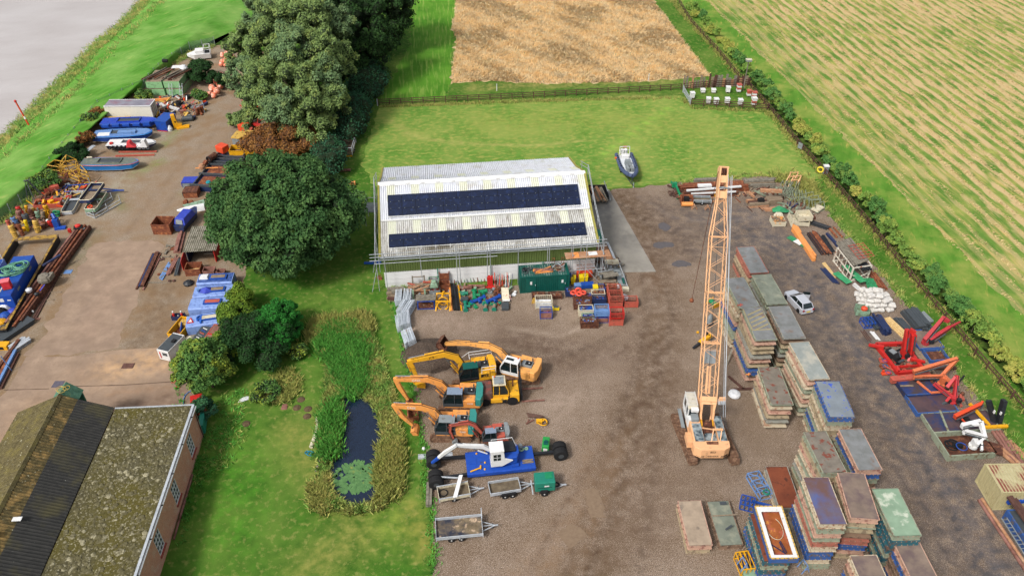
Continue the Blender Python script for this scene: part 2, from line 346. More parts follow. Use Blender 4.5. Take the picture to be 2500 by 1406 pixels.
# ================================================================ ground
big=1500
def PG(*pts):return[G(*p)for p in pts]
fence_line=[(600,60),(520,112),(462,125),(400,165),(352,215),(300,240),(232,275),(185,335),(125,410),(75,480),(25,525),(-40,570)]
F=PG(*fence_line)
d0=(F[0]-F[2]).normalized();d1=(F[-1]-F[-3]).normalized()
left_edge=[F[0]+d0*900]+F+[F[-1]+d1*60,F[-1]+d1*60+Vc((-10,-900,0))]
zone('ground',[Vc((big,-900,0)),Vc((big,big,0)),Vc((left_edge[0].x,big,0))]+left_edge,m_grass,0,amp=0)
lawn=PG((560,640),(560,-60),(1120,-60),(1600,-60),(1680,0),(1790,150),(1870,265),(2010,420),(2260,700),(2700,1180),(2700,1560),(300,1560),(440,1200),(520,900))
zone('lawn',lawn,m_grass,.004,step=1.6,amp=0,stains=[([(945,290),(1100,345),(1300,352),(1420,330)],1.0,'a5a055',.8),([(1480,350),(1600,290),(1640,262)],.9,'86b03c',.7),([(1560,380),(1660,300)],.9,'9aa24a',.7),([(1180,330),(1600,300)],7,'86903a',.6),([(1000,300),(1200,280),(1800,320)],6,'7f8c38',.5),([(1600,400),(1850,420)],5,'849440',.5),([(1240,60),(1240,0)],8,'5d8f36',.3),([(1150,215),(1600,200),(1660,190)],1.4,'b09a60',.6),([(935,262),(1300,248),(1660,232)],.8,'a99560',.7),([(700,1050),(900,1300),(760,1380)],2.5,'8f8a48',.7),([(600,1100),(560,1300)],3,'4f8f26',.5),([(1000,1250),(1030,1330)],1.2,'a08a4a',.8),([(960,1280)],2.2,'8aa33a',.6),([(780,730),(900,760)],2,'6f8a38',.6)])
sq=PG((1930,0),(1930,0))
m_mow=mat('mown grass','4f8524','3f701d',sc=.5,rough=.95,spec=.1,det=8,c3='62942f',sc3=.15,th=.52,soft=.15,c4='86a04a',sc4=.75,th4=.6,soft4=.1,stretch=(3,.22,1),rot=-6,bump=.4,bsc=8)
zone('mown_grass',PG((925,250),(1000,110),(1010,-60),(1120,-60),(1108,60),(1100,203),(1090,240)),m_mow,.008,amp=.5)
lane='5d4c40';pale='b5a293';dk='4e453f';wet='5e6470'
yard=PG((960,712),(972,780),(985,850),(1000,905),(1012,960),(1022,1040),(1042,1110),(1040,1200),(1056,1250),(1058,1330),(1056,1560),(2700,1560),(2620,1290),(2500,1128),(2440,1040),(2330,900),(2262,800),(2180,705),(2120,628),(2040,545),(1990,470),(1950,440),(1880,430),(1760,438),(1650,447),(1560,458),(1495,462),(1440,500),(1390,560),(1380,690))
zone('gravel_yard',yard,m_gravel,.008,step=.7,amp=.22,stains=[([(1430,1450),(1480,1250),(1540,1050),(1590,880),(1600,760),(1600,640),(1560,520),(1520,480)],3.6,'66523f',1),([(1300,1420),(1420,1240),(1470,1100)],2.4,'9c7f63',.6),([(1680,620),(1650,560),(1600,500)],2.6,'5a4d46',.9),([(1620,900),(1600,1100),(1560,1300)],2.4,'6b5747',.95),([(1240,820),(1400,880),(1550,860)],3.5,'665447',.95),([(1180,800),(1050,790)],2,'b09c8c',.6),([(1100,860),(1200,930),(1080,960)],3,'5b4c41',.85),([(1030,830),(1010,870)],1.5,'5a4c42',.8),([(1330,1010),(1430,950),(1500,900)],2.5,'b3a08f',.5),([(2440,1430),(2330,1230),(2220,1060),(2130,930),(2040,800),(1960,680),(1880,590),(1800,540)],6.5,'5c5859',1),([(2330,1380),(2200,1160),(2120,1030),(2030,880)],1.5,'4a413c',.9),([(1990,820),(2030,860)],2.2,'4f4a48',.85),([(1850,640),(1760,560),(1700,520)],5,'57504d',.9),([(1600,1250),(1700,1150)],3,'7e6c5c',.7),([(1850,1080),(1840,1010)],2.4,'7f6e5c',.7),([(1300,740),(1480,800),(1560,740)],3,'ab9784',.5),([(1560,690),(1620,680)],2.4,'7a6250',.6),([(1640,640),(1560,590)],1.6,'66564c',.8),([(1750,1000),(1760,1150)],3,'6f5f52',.6),([(1360,1450),(1430,1250),(1500,1050),(1560,880),(1580,760),(1560,620)],.4,'47392f',.95),([(1420,1450),(1490,1250),(1560,1050),(1625,880),(1645,760),(1610,620)],.4,'47392f',.95),([(1290,1400),(1380,1230),(1480,1080),(1590,950)],.4,'52433a',.95),([(1560,1400),(1590,1200),(1610,1000),(1600,840)],.4,'4d4037',.95),([(1250,860),(1380,870),(1500,820),(1600,720)],.4,'52433a',.95),([(1240,800),(1370,820),(1490,770),(1580,690)],.4,'b3a290',.95),([(2400,1400),(2290,1200),(2170,1010),(2040,830),(1930,670)],.4,'3f3a38',.95),([(2480,1400),(2360,1200),(2240,1010),(2110,830),(1990,670)],.4,'3f3a38',.95),([(1520,500),(1600,560),(1700,580),(1850,560)],.4,'443b36',.95),([(1560,480),(1640,530),(1740,545),(1860,530)],.4,'8a7f78',.95)])
for i,(c,a,b)in enumerate([((1447,1215),.9,.8),((1395,1305),1.2,.9),((1462,1245),.8,.6)]):
 p=G(*c);zone('puddle',[p+Vc((cos(t)*a,sin(t)*b*1.3,0))for t in np.linspace(0,2*np.pi,14)[:-1]],m_mudw,.013+.004*i,amp=.4,jstep=.25)
m_pud=mat('rain puddle','625c5c','585352',rough=.1,spec=.6)
for c,a,b in[((1622,555),.7,1.2),((1620,600),1.3,.8),((1665,645),1.4,.8),((638,310),.8,1.2)]:
 p=G(*c);zone('puddle',[p+Vc((cos(t)*a,sin(t)*b,0))for t in np.linspace(0,2*np.pi,14)[:-1]],m_pud,.015,amp=.3,jstep=.3)
zone('concrete_apron',PG((1487,463),(1602,664),(1400,666),(1385,520),(1405,463)),m_apron,.014,step=1.5,amp=.02,stains=[([(1520,570),(1555,590)],2.5,'6f6c68',.7),([(1470,480),(1475,530)],1.6,'5f6064',.7),([(1540,640),(1590,660)],1.4,'7f7a72',.7)])
lyard=PG(*[(600,108)]+fence_line[1:]+[(-400,830),(-700,1200),(-300,1560),(300,1406),(435,1100),(474,1000),(470,940),(560,850),(590,700),(640,500),(660,380),(700,240),(690,150)])
zone('left_yard',lyard,m_gravl,.008,step=.8,amp=.3,stains=[([(590,250),(540,330),(470,400),(400,470),(330,560)],3.2,'97836f',.8),([(575,260),(520,330),(445,400),(375,480),(310,570)],.35,'7a6754',.9),([(600,270),(555,340),(490,410),(425,480),(380,560)],.35,'7a6754',.9),([(590,330),(520,400),(480,440)],.3,'6f5d4c',.8),([(600,300),(500,400),(430,460)],.6,'7d6a58',.6),([(620,330),(560,390)],1.4,'84725f',.7),([(395,330),(350,380),(300,440),(240,520)],2.2,'a8a08c',.7),([(390,395),(330,425)],1.2,'7c8a42',.8),([(400,355),(440,305)],1.1,'748a3c',.7),([(285,480),(300,510)],1,'5e7a3a',.6),([(460,470),(480,455)],1,'6c8a3a',.8),([(400,700),(380,780),(420,830)],2.8,'77624c',.8),([(370,790),(330,850)],1.6,'6d5a48',.8),([(200,740),(120,800),(80,850)],1.4,'7a6548',.8),([(190,640),(230,570)],1.4,'7b7458',.7)])
concr=PG((226,592),(392,587),(400,600),(350,690),(336,740),(302,790),(288,851),(168,868),(64,868),(130,775),(175,690))
zone('concrete_road',concr,m_conc,.016,step=1.2,amp=.38,stains=[([(300,640),(240,800)],2.5,'ad927e',.5),([(190,780),(230,720)],.8,'7b6a5e',.6),([(300,700),(270,840)],1,'8a7666',.7),([(330,640),(280,660)],2,'9c8674',.6),([(140,840),(200,850)],1.5,'9a8574',.5)])
low=PG((64,871),(168,871),(288,854),(446,846),(440,900),(480,985),(472,1010),(400,1150),(-300,1300),(-40,1000),(18,954))
zone('concrete_slab',low,m_conc,.02,step=1.2,amp=.04,stains=[([(280,900),(420,870)],2.5,'cba67e',.9),([(90,1010),(60,1060)],3,'c09a76',.4),([(400,960),(460,980),(300,985)],1.4,'7d6656',.8),([(180,910),(220,930)],1,'9d8168',.5),([(280,960),(420,945)],.9,'a07f63',.6)])
zone('concrete_joint',PG((146,943),(300,939),(448,929),(448,931),(300,941),(146,945)),mat('joint','6d5646','58463a'),.024,amp=.02)
zone('concrete_joint',PG((10,951),(120,948),(120,950),(10,953)),MATS['joint'],.024,amp=.02)
d=thg('drain_grate','rectangular rusty slotted drain grate set in the tan concrete','drain',G(313,893),2)
pt(d,'frame',MB().box(-.65,-.42,.02,.65,.42,.032),mat('drain dark','2c2624','1f1a18'))
for i in range(12):pt(d,'slat',MB().box(-.62+i*.105,-.4,.03,-.57+i*.105,.4,.045),m_rustp)
sol('steel_cover','square dark steel cover plate set flush in the tan concrete','cover plate',MB().box(-.55,-.5,.02,.55,.5,.034),mat('cover plate','65606c','54505a'),G(142,938))
m_pad=mat('paddock grass','66913a','527c2c',sc=.9,rough=.95,spec=.1,det=8,c3='86994a',sc3=.13,th=.52,soft=.14,c4='a3a255',sc4=1.2,th4=.6,soft4=.12,attr=True,bump=.5,bsc=9,stretch=(.8,1.2,1),rot=-6)
zone('paddock',PG((925,264),(1300,250),(1665,235),(1690,265),(1870,275),(2010,440),(1960,436),(1880,428),(1650,445),(1500,460),(1385,480),(930,480),(880,400)),m_pad,.006,step=1.6,amp=.3,stains=[([(945,290),(1000,330),(1100,350),(1300,356),(1420,345)],.5,'b0a862',.9),([(960,300),(1050,340),(1180,352)],.4,'a8a45c',.8),([(1470,380),(1560,310),(1640,262)],.5,'8fc04a',.9),([(1530,380),(1600,300)],.4,'a0b458',.8),([(1200,300),(1500,290),(1700,320)],6,'909a48',.6),([(1700,400),(1880,420)],3,'98a04e',.6)])
wheat=PG((1118,-60),(1110,40),(1103,70),(1114,95),(1100,203),(1190,198),(1320,205),(1560,200),(1732,187),(1665,98),(1592,0),(1552,-60))
zone('straw_field',wheat,m_wheats,.012,amp=.5)
def swirl(B):
 x,y=B[:,0],B[:,1];return 1.2*np.sin(x*.35+1.3*np.sin(y*.21))+1.1*np.cos(y*.3+1.7*np.sin(x*.17))+.8*np.sin(x*.9+y*.7)
Qw=scatter(wheat,34000)
blades('straw_stalks',Qw,.45,.10,.34,m_straw,per=3,spread=.14,ang=swirl)
spc=2.15
sa,sb=G(1722,0),G(2500,772);row=math.atan2(sb.y-sa.y,sb.x-sa.x);rd=Vc((cos(row),sin(row),0));rn=Vc((-rd.y,rd.x,0))
if rn.x<0:rn=-rn
stub=[sa-rd*60,sb+rd*60,sb+rd*60+rn*200,sa-rd*60+rn*200]
m_stub=mat('stubble field grass','66893a','52762d',sc=.8,rough=.95,spec=.1,det=8,bump=.5,bsc=8,c3='9aa052',sc3=.2,th=.56,soft=.14,stretch=(.12,1,1),rot=-math.degrees(row),c4='c0a86a',sc4=1.2,th4=.6,soft4=.1)
_n=m_stub.node_tree;_N=_n.nodes;_L=_n.links;_b=_N['Principled BSDF'];_c=_b.inputs['Base Color'].links[0].from_socket
_g=_N.new('ShaderNodeNewGeometry');_d=_N.new('ShaderNodeVectorMath');_d.operation='DOT_PRODUCT';_d.inputs[1].default_value=tuple(rn);_L.new(_g.outputs['Position'],_d.inputs[0])
_no=_N.new('ShaderNodeTexNoise');_no.inputs['Scale'].default_value=.8;_no.inputs['Detail'].default_value=6;_p1=_N.new('ShaderNodeMapping');_p1.inputs['Rotation'].default_value=(0,0,-row);_L.new(_g.outputs['Position'],_p1.inputs[0]);_p2=_N.new('ShaderNodeMapping');_p2.inputs['Scale'].default_value=(.28,1.3,1);_L.new(_p1.outputs[0],_p2.inputs[0]);_L.new(_p2.outputs[0],_no.inputs['Vector'])
def _m(op,a,b_,c=None):
 q=_N.new('ShaderNodeMath');q.operation=op
 for k_,v_ in enumerate((a,b_,c)):
  if v_ is None:continue
  if isinstance(v_,(int,float)):q.inputs[k_].default_value=v_
  else:_L.new(v_,q.inputs[k_])
 return q.outputs[0]
_o=sa.x*rn.x+sa.y*rn.y
_w=_m('COSINE',_m('MULTIPLY',_m('ADD',_m('SUBTRACT',_d.outputs['Value'],_o+.42),_m('MULTIPLY',_no.outputs['Fac'],.35)),2*math.pi/spc),0)
_big=_N.new('ShaderNodeTexNoise');_big.inputs['Scale'].default_value=.07;_L.new(_g.outputs['Position'],_big.inputs['Vector'])
_f=_m('ADD',_m('MULTIPLY',_w,.62),_m('MULTIPLY',_m('SUBTRACT',_no.outputs['Fac'],.5),4.2));_f=_m('ADD',_f,_m('MULTIPLY',_m('SUBTRACT',_big.outputs['Fac'],.42),2.5))
_r=_N.new('ShaderNodeMapRange');_r.inputs[1].default_value=-.05;_r.inputs[2].default_value=.55;_L.new(_f,_r.inputs[0])
_e=_N.new('ShaderNodeMapRange');_e.inputs[1].default_value=_o+3;_e.inputs[2].default_value=_o+14;_e.inputs[3].default_value=.3;_L.new(_d.outputs['Value'],_e.inputs[0])
_x=_N.new('ShaderNodeMix');_x.data_type='RGBA';_L.new(_m('MULTIPLY',_r.outputs[0],_e.outputs[0]),_x.inputs[0]);_L.new(_c,_x.inputs[6]);_x.inputs[7].default_value=(*lin('c4ab7c',KEXP),1);_L.new(_x.outputs[2],_b.inputs['Base Color'])
zone('stubble_field',stub,m_stub,.012,amp=.6,jstep=1.5)
vg=[G(1652,0)-rd*60,G(2500,905)+rd*30,sb+rd*60+rn*1.2,sa-rd*60+rn*1.2]
zone('grass_verge',vg,m_verge,.008,amp=.5,jstep=1.2)
pts=[]
nr=36
for k in range(nr):
 off=.3+k*spc+(.25 if k%2 else 0);L=190;n=2600
 t=RNG.random(n)*L-20;gap=np.array([noise.noise(Vc((a*.09,k*1.7,3)))for a in t]);dens=.18 if k<3 else.42 if k<6 else.75
 keep=(gap+.5)>(RNG.random(n)*(1.25-dens));t=t[keep];o=off+RNG.normal(0,.24,len(t))
 pts.append(np.c_[sa.x+rd.x*t+rn.x*o,sa.y+rd.y*t+rn.y*o])
Qs=np.vstack(pts);Qs=Qs[(Qs[:,1]<200)&(Qs[:,0]<130)]
blades('straw_rows',Qs,.16,.15,.42,m_strawb,per=1,spread=.1,ang=lambda B:np.full(len(B),row)+.9*np.sin(B[:,0]*1.1)*np.cos(B[:,1]*.6))
L0=[(470,-130),(370,-40),(338,0),(290,55),(215,112),(160,172),(105,225),(55,280),(0,335),(-150,470),(-500,760)]
Lr=[(560,-130),(425,-40),(388,0),(340,50),(270,120),(215,180),(165,235),(95,300),(0,385),(-150,520),(-500,820)]
L2=[(700,-130),(590,-40),(545,0),(480,55),(400,125),(320,192),(245,260),(150,345),(0,470),(-150,600),(-500,900)]
A=[[G(*p,-1.5)for p in L0],[G(*p,.2)for p in Lr],[G(*p,1.6)for p in L2]]
A.append([p+Vc((2.2,-1.3,-.1))for p in A[2]])
L4=[G(*p)for p in[(760,-130),(690,-40),(655,0),(590,66),(462,125),(352,215),(300,240),(210,305),(25,525),(-40,570),(-400,830)]];A.append(L4)
A[0]=[p+Vc((-.3,0,-.5))for p in A[0]]
bm=bmesh.new();sub=6;rows=[]
for i in range(len(A)-1):
 for s_ in range(sub if i<len(A)-2 else sub+1):
  t=s_/sub;rows.append([a.lerp(b,t)for a,b in zip(A[i],A[i+1])])
dense=[]
for r_ in rows:
 q=[]
 for a,b in zip(r_,r_[1:]):
  for s_ in range(8):q.append(a.lerp(b,s_/8))
 dense.append(q+[r_[-1]])
for j,r_ in enumerate(dense):
 for p in r_:p.z+=.18*noise.noise(p*.35)+.1*noise.noise(p*1.3)if j<len(dense)-1 else-.02
vv=[[bm.verts.new(p)for p in r_]for r_ in dense]
for a,b in zip(vv,vv[1:]):
 for i in range(len(a)-1):bm.faces.new((a[i],a[i+1],b[i+1],b[i]))
bmesh.ops.recalc_face_normals(bm,faces=bm.faces)
if sum(f.normal.z for f in bm.faces)<0:bmesh.ops.reverse_faces(bm,faces=bm.faces)
me=bpy.data.meshes.new('river_bank');bm.to_mesh(me);bm.free();me.materials.append(m_bank)
for p_ in me.polygons:p_.use_smooth=True
link('river_bank',me,kind='structure')
far=A[0][0]+(A[0][0]-A[0][1]).normalized()*800;near=A[0][-1]+(A[0][-1]-A[0][-2]).normalized()*300
zone('river_water',[Vc((-1500,-900,0)),near+Vc((3,0,0))]+[p+Vc((1.2,0,0))for p in A[0][::-1]]+[far,Vc((far.x-40,1500,0)),Vc((-1500,1500,0))],m_water,-1.5,amp=0)
rp=[];rz=[]
for a,b in((0,1),(1,2)):
 for i in range(len(L0)-1):
  n=int(260*(1 if a==0 else.1));u=RNG.random(n);t=RNG.random(n)*(.6 if a==0 else.1)
  P=[np.array(A[a][i]),np.array(A[a][i+1]),np.array(A[b][i]),np.array(A[b][i+1])]
  X=(P[0]+(P[1]-P[0])*u[:,None])*(1-t[:,None])+(P[2]+(P[3]-P[2])*u[:,None])*t[:,None];rp.append(X[:,:2]);rz.append(X[:,2])
rp=np.vstack(rp);rz=np.concatenate(rz);ok=(rp[:,1]<250)&(rp[:,1]>60)
blades('bank_reeds',rp[ok],.55,.12,.5,m_reed,z=rz[ok],per=6,spread=.45)
pond=PG((850,962),(885,975),(905,990),(920,1030),(925,1080),(912,1120),(905,1160),(915,1200),(900,1225),(850,1228),(818,1200),(815,1170),(822,1080),(838,1010));pc0=sum(pond,Vector())/len(pond)
zone('pond_water',[pc0+Vc(((p-pc0).x*1.25,(p-pc0).y*1.04,0))for p in pond],m_pond,.03,amp=.3,jstep=.4)
pc=sum(pond,Vector())/len(pond)
ring_=[pc+(p-pc)*1.0 for p in pond]
outer=PG((800,850),(870,800),(915,830),(940,900),(960,960),(975,1040),(985,1110),(975,1180),(940,1240),(860,1258),(785,1240),(770,1190),(790,1100),(785,1000),(800,930))
Q=scatter(outer,7000);inn=inpoly(Q,[(p.x,p.y)for p in[pc+Vc(((p-pc).x*1.22,(p-pc).y*1.05,0))for p in pond]]);Q=Q[~inn]
sel=RNG.random(len(Q))
blades('pond_reeds',Q[sel<.62],.6,.07,.4,m_reed,per=6,spread=.16)
blades('pond_sedge',Q[(sel>.6)],.45,.07,.5,m_reedt,per=4,spread=.16)
for pl,n,h,m_,nm in[(PG((790,800),(850,790),(900,830),(895,900),(890,960),(860,978),(830,940),(800,880),(775,850)),2600,.95,m_reedd,'rushes'),(PG((775,780),(900,770),(915,800),(900,830),(800,815),(750,840),(760,800)),900,.9,m_reedt,'dry_rushes'),(PG((790,1000),(830,985),(828,1060),(815,1120),(790,1130)),800,1.0,m_reedd,'rushes'),(PG((935,1090),(980,1080),(975,1200),(930,1230),(925,1150)),900,.9,m_reedt,'dry_rushes'),(PG((660,930),(720,900),(735,950),(700,985),(650,975)),260,.6,m_reedt,'rough_grass'),(PG((560,950),(600,960),(590,1100),(480,1200),(478,1140)),200,.3,m_reedd,'rough_grass'),(PG((765,1185),(800,1200),(800,1250),(768,1230)),400,.7,m_reedt,'dry_rushes')]:
 Qr=scatter(pl,n);Qr=Qr+RNG.normal(0,.35,Qr.shape);mix_=RNG.random(len(Qr))<.68
 blades(nm,Qr[mix_],h,.07,.45,m_,per=6,spread=.17);blades(nm,Qr[~mix_],h*.8,.07,.4,m_reed,per=6,spread=.2)
lc=G(868,1165);k=0
for i in range(150):
 a=random.random()*6.283;r_=math.sqrt(random.random())*1;p=lc+Vc((cos(a)*r_*2.1,sin(a)*r_*1.9,.036+.004*(i%9)))
 rr=.2+.16*random.random();q=[(rr*cos(t+a),rr*sin(t+a),0)for t in np.linspace(.25,6.03,10)]+[(0,0,.01)]
 sol('lily_pad','round green water lily pad floating at the south end of the pond','lily pad',MB().add(q+[(x,y,-.01)for x,y,_ in q],[tuple(range(11)),tuple(range(21,10,-1))]),m_lily,p,grp='lily pads on the pond')
def edge_tufts(line,n,wd,h,m_,name):
 P=[];line=PG(*line)
 for a,b in zip(line,line[1:]):
  k=int(n*(b-a).length);t=RNG.random(k);P.append(np.c_[a.x+(b.x-a.x)*t,a.y+(b.y-a.y)*t]+RNG.normal(0,wd,(k,2)))
 return blades(name,np.vstack(P),h,.08,h*.7,m_,per=4,spread=.12)
edge_tufts([(960,720),(972,780),(985,850),(1000,905),(1012,960),(1022,1040),(1042,1110),(1040,1200),(1056,1250),(1058,1400)],14,.25,.3,m_reedd,'edge_grass')
edge_tufts([(1650,450),(1760,435),(1880,428),(1960,445),(2000,490),(2060,560),(2120,628),(2190,712),(2262,800),(2340,905),(2440,1035),(2500,1128)],9,.4,.4,m_reed,'edge_grass')
edge_tufts([(1910,440),(1960,450),(1985,500)],60,.8,.9,m_reedt,'dry_weeds')
edge_tufts([(925,262),(1300,248),(1665,240),(1690,265),(1870,272)],9,.3,.35,m_reedt,'edge_grass')
edge_tufts([(1640,0),(1700,72),(1790,170),(1870,265),(1960,375),(2060,490),(2200,650),(2350,825),(2500,1000)],14,.5,.4,m_reedt,'edge_grass')
edge_tufts([(520,112),(400,165),(300,240),(232,275),(185,335),(125,410),(75,480),(0,545)],16,.6,.6,m_reed,'edge_grass')
edge_tufts([(430,930),(445,1000),(500,1060),(440,1330)],6,.2,.35,m_reedd,'edge_grass')
edge_tufts([(940,700),(1000,700)],14,.3,.35,m_reed,'edge_grass')
# ================================================================ barn
def wave_sheet(w_,l_,ribs,amp,seg=4):
 """corrugated sheet, ribs running along y"""
 n=ribs*seg;mb=MB();vs=[]
 for i in range(n+1):
  x=w_*i/n;z=amp*sin(2*math.pi*i/seg)
  vs+=[(x,0,z),(x,l_,z)]
 mb.add(vs,[(2*i,2*i+2,2*i+3,2*i+1)for i in range(n)]);return mb
BL,BD=26.5,21.5
barn=thg('barn','long barn with corrugated white roof, dark solar panels and green and white walls','barn',G(942,703),6.4)
m_bgreen=painted('olive wall cladding','62733c',.9,'56663a',.66,rough=.6)
m_bwhite=painted('white block wall','e9e9e8',.95,'cfcabd',.7,rough=.8)
m_sheetw=mat('white roof sheet','dfe2e8','caccd2',sc=1.2,rough=.6,c3='bcb9ae',sc3=.5,th=.64,soft=.08,c4='a8a498',sc4=5,th4=.7,stretch=(2.5,.6,1))
m_sheetd=mat('weathered roof sheet','dedfde','b0ada4',sc=1.5,rough=.8,c3='6a6455',sc3=.16,th=.58,soft=.1,c4='7d7766',sc4=3,th4=.6,soft4=.06,stretch=(3.5,.5,1),rot=-6.4)
m_sky=mat('yellowed rooflight','dddecf','d0d2bb',sc=3,rough=.4)
m_pv=mat('solar glass','15203c','111a32',sc=.7,rough=.22,spec=.6,c3='1d2c50',sc3=1.5,th=.6)
m_pvf=mat('solar frame','0c1120','0a0e1a',rough=.4)
m_lich=mat('lichen edging','a8a04e','84803c',sc=5,rough=.9)
wall=MB()
wall.box(0,0,0,BL,.3,2.62);wall.box(0,BD-.3,0,BL,BD,2.62);wall.box(0,.3,0,.3,BD-.3,2.62);wall.box(BL-.3,.3,0,BL,BD-.3,2.62)
pt(barn,'wall',wall,m_bwhite)
for k in range(1,4):
 pt(barn,'course_joint',MB().box(.02,-.015,k*.66,BL-.02,0,k*.66+.025),mat('block joint','c8c8c8','b8b8b8'))
clad=MB();n=88
for i in range(n):
 x=BL*i/n;clad.add([(x,-.06,2.5),(x+.15,-.06,2.5),(x+.19,-.12,2.5),(x+.26,-.12,2.5),(x+.30,-.06,2.5)]+[(x+a,y,4.8)for a,y in((0,-.06),(.15,-.06),(.19,-.12),(.26,-.12),(.30,-.06))],[(j,j+1,j+6,j+5)for j in range(4)])
pt(barn,'wall_cladding',clad,m_bgreen)
ge=[(0,2.62),(BD,2.62),(BD,4.7),(16.1,6.4),(10.75,8.6),(5.4,6.3),(0,4.7)]
pt(barn,'gable',MB().prism(ge,0,.2,'x'),m_bgreen);pt(barn,'gable',MB().prism(ge,BL-.2,BL,'x'),m_bgreen)
for x in(6.6,13.2,19.8):pt(barn,'downpipe',MB().tube((x,-.2,0),(x,-.2,2.6),.07),m_teal)
prof=[(-.12,4.78),(2.6,5.55),(5.4,6.36),(8.1,7.6),(10.75,8.72),(13.4,7.6),(16.1,6.42),(18.9,5.6),(21.75,4.75)]
cols=26;sw=(BL+.5)/cols;shm={}
for j in range(len(prof)-1):
 (y0,z0),(y1,z1)=prof[j],prof[j+1];L=math.hypot(y1-y0,z1-z0)
 key=round(L,2)
 if key not in shm:
  mb=wave_sheet(sw*.995,L+.12,4,.055);shm[key]=[mb.mesh('roof_sheet',m_)for m_ in(m_sheetw,m_sheetd,m_sky)]
 for i in range(cols):
  lit=(j in(1,3,5))and i%3==1
  me=shm[key][2 if lit else(1 if j<2 else 0)]
  o=link('roof_sheet',me,barn,(-.25+i*sw,y0,z0+(.03 if j<4 else-.0)+.012*(i%2)+ru(0,.01)))
  o.rotation_euler=(math.atan2(z1-z0,y1-y0),0,0)
  if lit:o['label']='yellowed translucent rooflight sheet'
pt(barn,'ridge_cap',MB().prism([(10.25,8.6),(10.75,8.92),(11.25,8.6),(10.75,8.84)],-.3,BL+.3,'x'),mwt)
for x in np.linspace(1.5,25,13):pt(barn,'ridge_vent',MB().cb(x,10.4,8.62,.5,.25,.16),mwt)
for x in(-.32,BL+.18):
 for a,b in zip(prof,prof[1:]):pt(barn,'verge_flashing',MB().bar((x+.07,a[0],a[1]+.07),(x+.07,b[0],b[1]+.07),.26,.1),m_lich)
pt(barn,'gutter',MB().prism([(-.26,4.7),(-.13,4.7),(-.13,4.8),(-.26,4.8)],-.3,BL+.3,'x'),mgv)
pt(barn,'step_gutter',MB().prism([(5.25,6.45),(5.5,6.45),(5.5,6.56),(5.25,6.56)],0,BL,'x'),mwt)
def onroof(y):
 for a,b in zip(prof,prof[1:]):
  if a[0]<=y<=b[0]:return a[1]+(b[1]-a[1])*(y-a[0])/(b[0]-a[0])
pv_me=MB().box(.02,.02,0,1.73,1.02,.035).m(1).box(0,0,-.01,1.75,.025,.045).box(0,1.02,-.01,1.75,1.045,.045).box(0,.03,-.01,.025,1.015,.045).box(1.725,.03,-.01,1.75,1.015,.045).mesh('solar_panel',[m_pv,m_pvf])
clip=MB().cb(0,0,0,.08,.06,.04).mesh('panel_clamp',m_grey)
for(y0,rows_,dy)in((5.95,3,1.045),(1.15,2,1.045)):
 y1=y0+1.2;sl_=math.atan2(onroof(y0+2.6 if rows_==3 else 2.4)-onroof(y0),(2.6 if rows_==3 else 2.4-y0));cs,sn=cos(sl_),sin(sl_)
 for r_ in range(rows_):
  for i in range(14):
   o=link('solar_panel',pv_me,barn,(.9+i*1.757,y0+r_*dy*cs,onroof(y0)+.16+r_*dy*sn));o.rotation_euler=(sl_,0,0)
   if r_:
    for dx in(.35,1.4):
     o=link('panel_clamp',clip,barn,(.9+i*1.757+dx,y0+r_*dy*cs,onroof(y0)+.2+r_*dy*sn));o.rotation_euler=(sl_,0,0)
 pt(barn,'panel_rail',MB().bar((.8,y0-.25,onroof(y0)+.22),(25.6,y0-.25,onroof(y0-.25)+.22),.07),mwt)
 for i in range(14):pt(barn,'rail_bracket',MB().bar((1.2+i*1.8,y0-.5,onroof(y0-.5)+.14),(1.2+i*1.8,y0-.1,onroof(y0)+.2),.06),mwt)
sf=thg('scaffold','galvanised tube scaffold with guard rails along the front and gables of the barn','scaffold',G(942,703),6.4)
def pole(p,q,r=.045):pt(sf,'scaffold_tube',MB().tube(p,q,r),m_tube)
for i,x in enumerate([.3,4.6,9.0,9.35,12.8,13.1,16.6,20.2,20.45,23.2,24.4,26.6,27.0]):
 pole((x+ru(-.1,.1),-1.0,0),(x,-.9,6.4 if i%3 else 5.9))
for z in(4.9,5.4,5.85):pole((-1.4,-.85,z),(27.6,-.9,z+.05))
pole((-1.5,-.5,4.66),(27.4,-.5,4.68));pole((-.9,-.95,4.5),(14,-.98,4.52))
for sx in(-.75,27.25):
 for y in(-.6,3.4,7.2,11,15):pole((sx,y,0),(sx,y,onroof(min(max(y,0),21))+1.0));pole((sx-(.9 if sx<0 else-.9),y,0),(sx,y,3.6+y*.12))
 for z in(.4,.9):
  for a,b in((-.6,5.4),(5.4,10.8),(10.8,16)):pole((sx,a,onroof(max(a,0))+z),(sx,b,onroof(b)+z),.04)
for a,b in(((23.2,-1.9,0),(23.2,-1.9,6)),((24.9,-1.9,0),(24.9,-1.9,5.9)),((27,-1.9,0),(27,-1.9,6)),((23.2,-1.9,4.7),(26.8,-1.9,0)),((22.8,-1.9,2.2),(27.4,-1.9,2.2)),((27.3,-2.4,2.3),(27.3,.5,2.3)),((26.4,-2.1,1.8),(28.2,-1.8,1.8)),((22.6,-1.95,4.2),(27.6,-1.95,4.2)),((27,-2.2,4.6),(27,.8,4.6)),((24.9,-2.4,4.2),(24.9,0,4.2)),((27,-1.9,1),(24.9,-.2,4)),((28.4,-1,0),(27,-1.9,5))):pole(a,b)
for k in range(5):pt(sf,'scaffold_board',MB().box(22.3,-2.3+k*.27,4.3,27.9,-2.06+k*.27,4.345),mwp)
pt(sf,'panel_board',MB().box(23.3,-2.2,4.36,24.0,-1.1,4.4),m_orgd);pt(sf,'panel_board',MB().box(25.2,-1.9,4.36,26.3,-1.2,4.4),mwt)
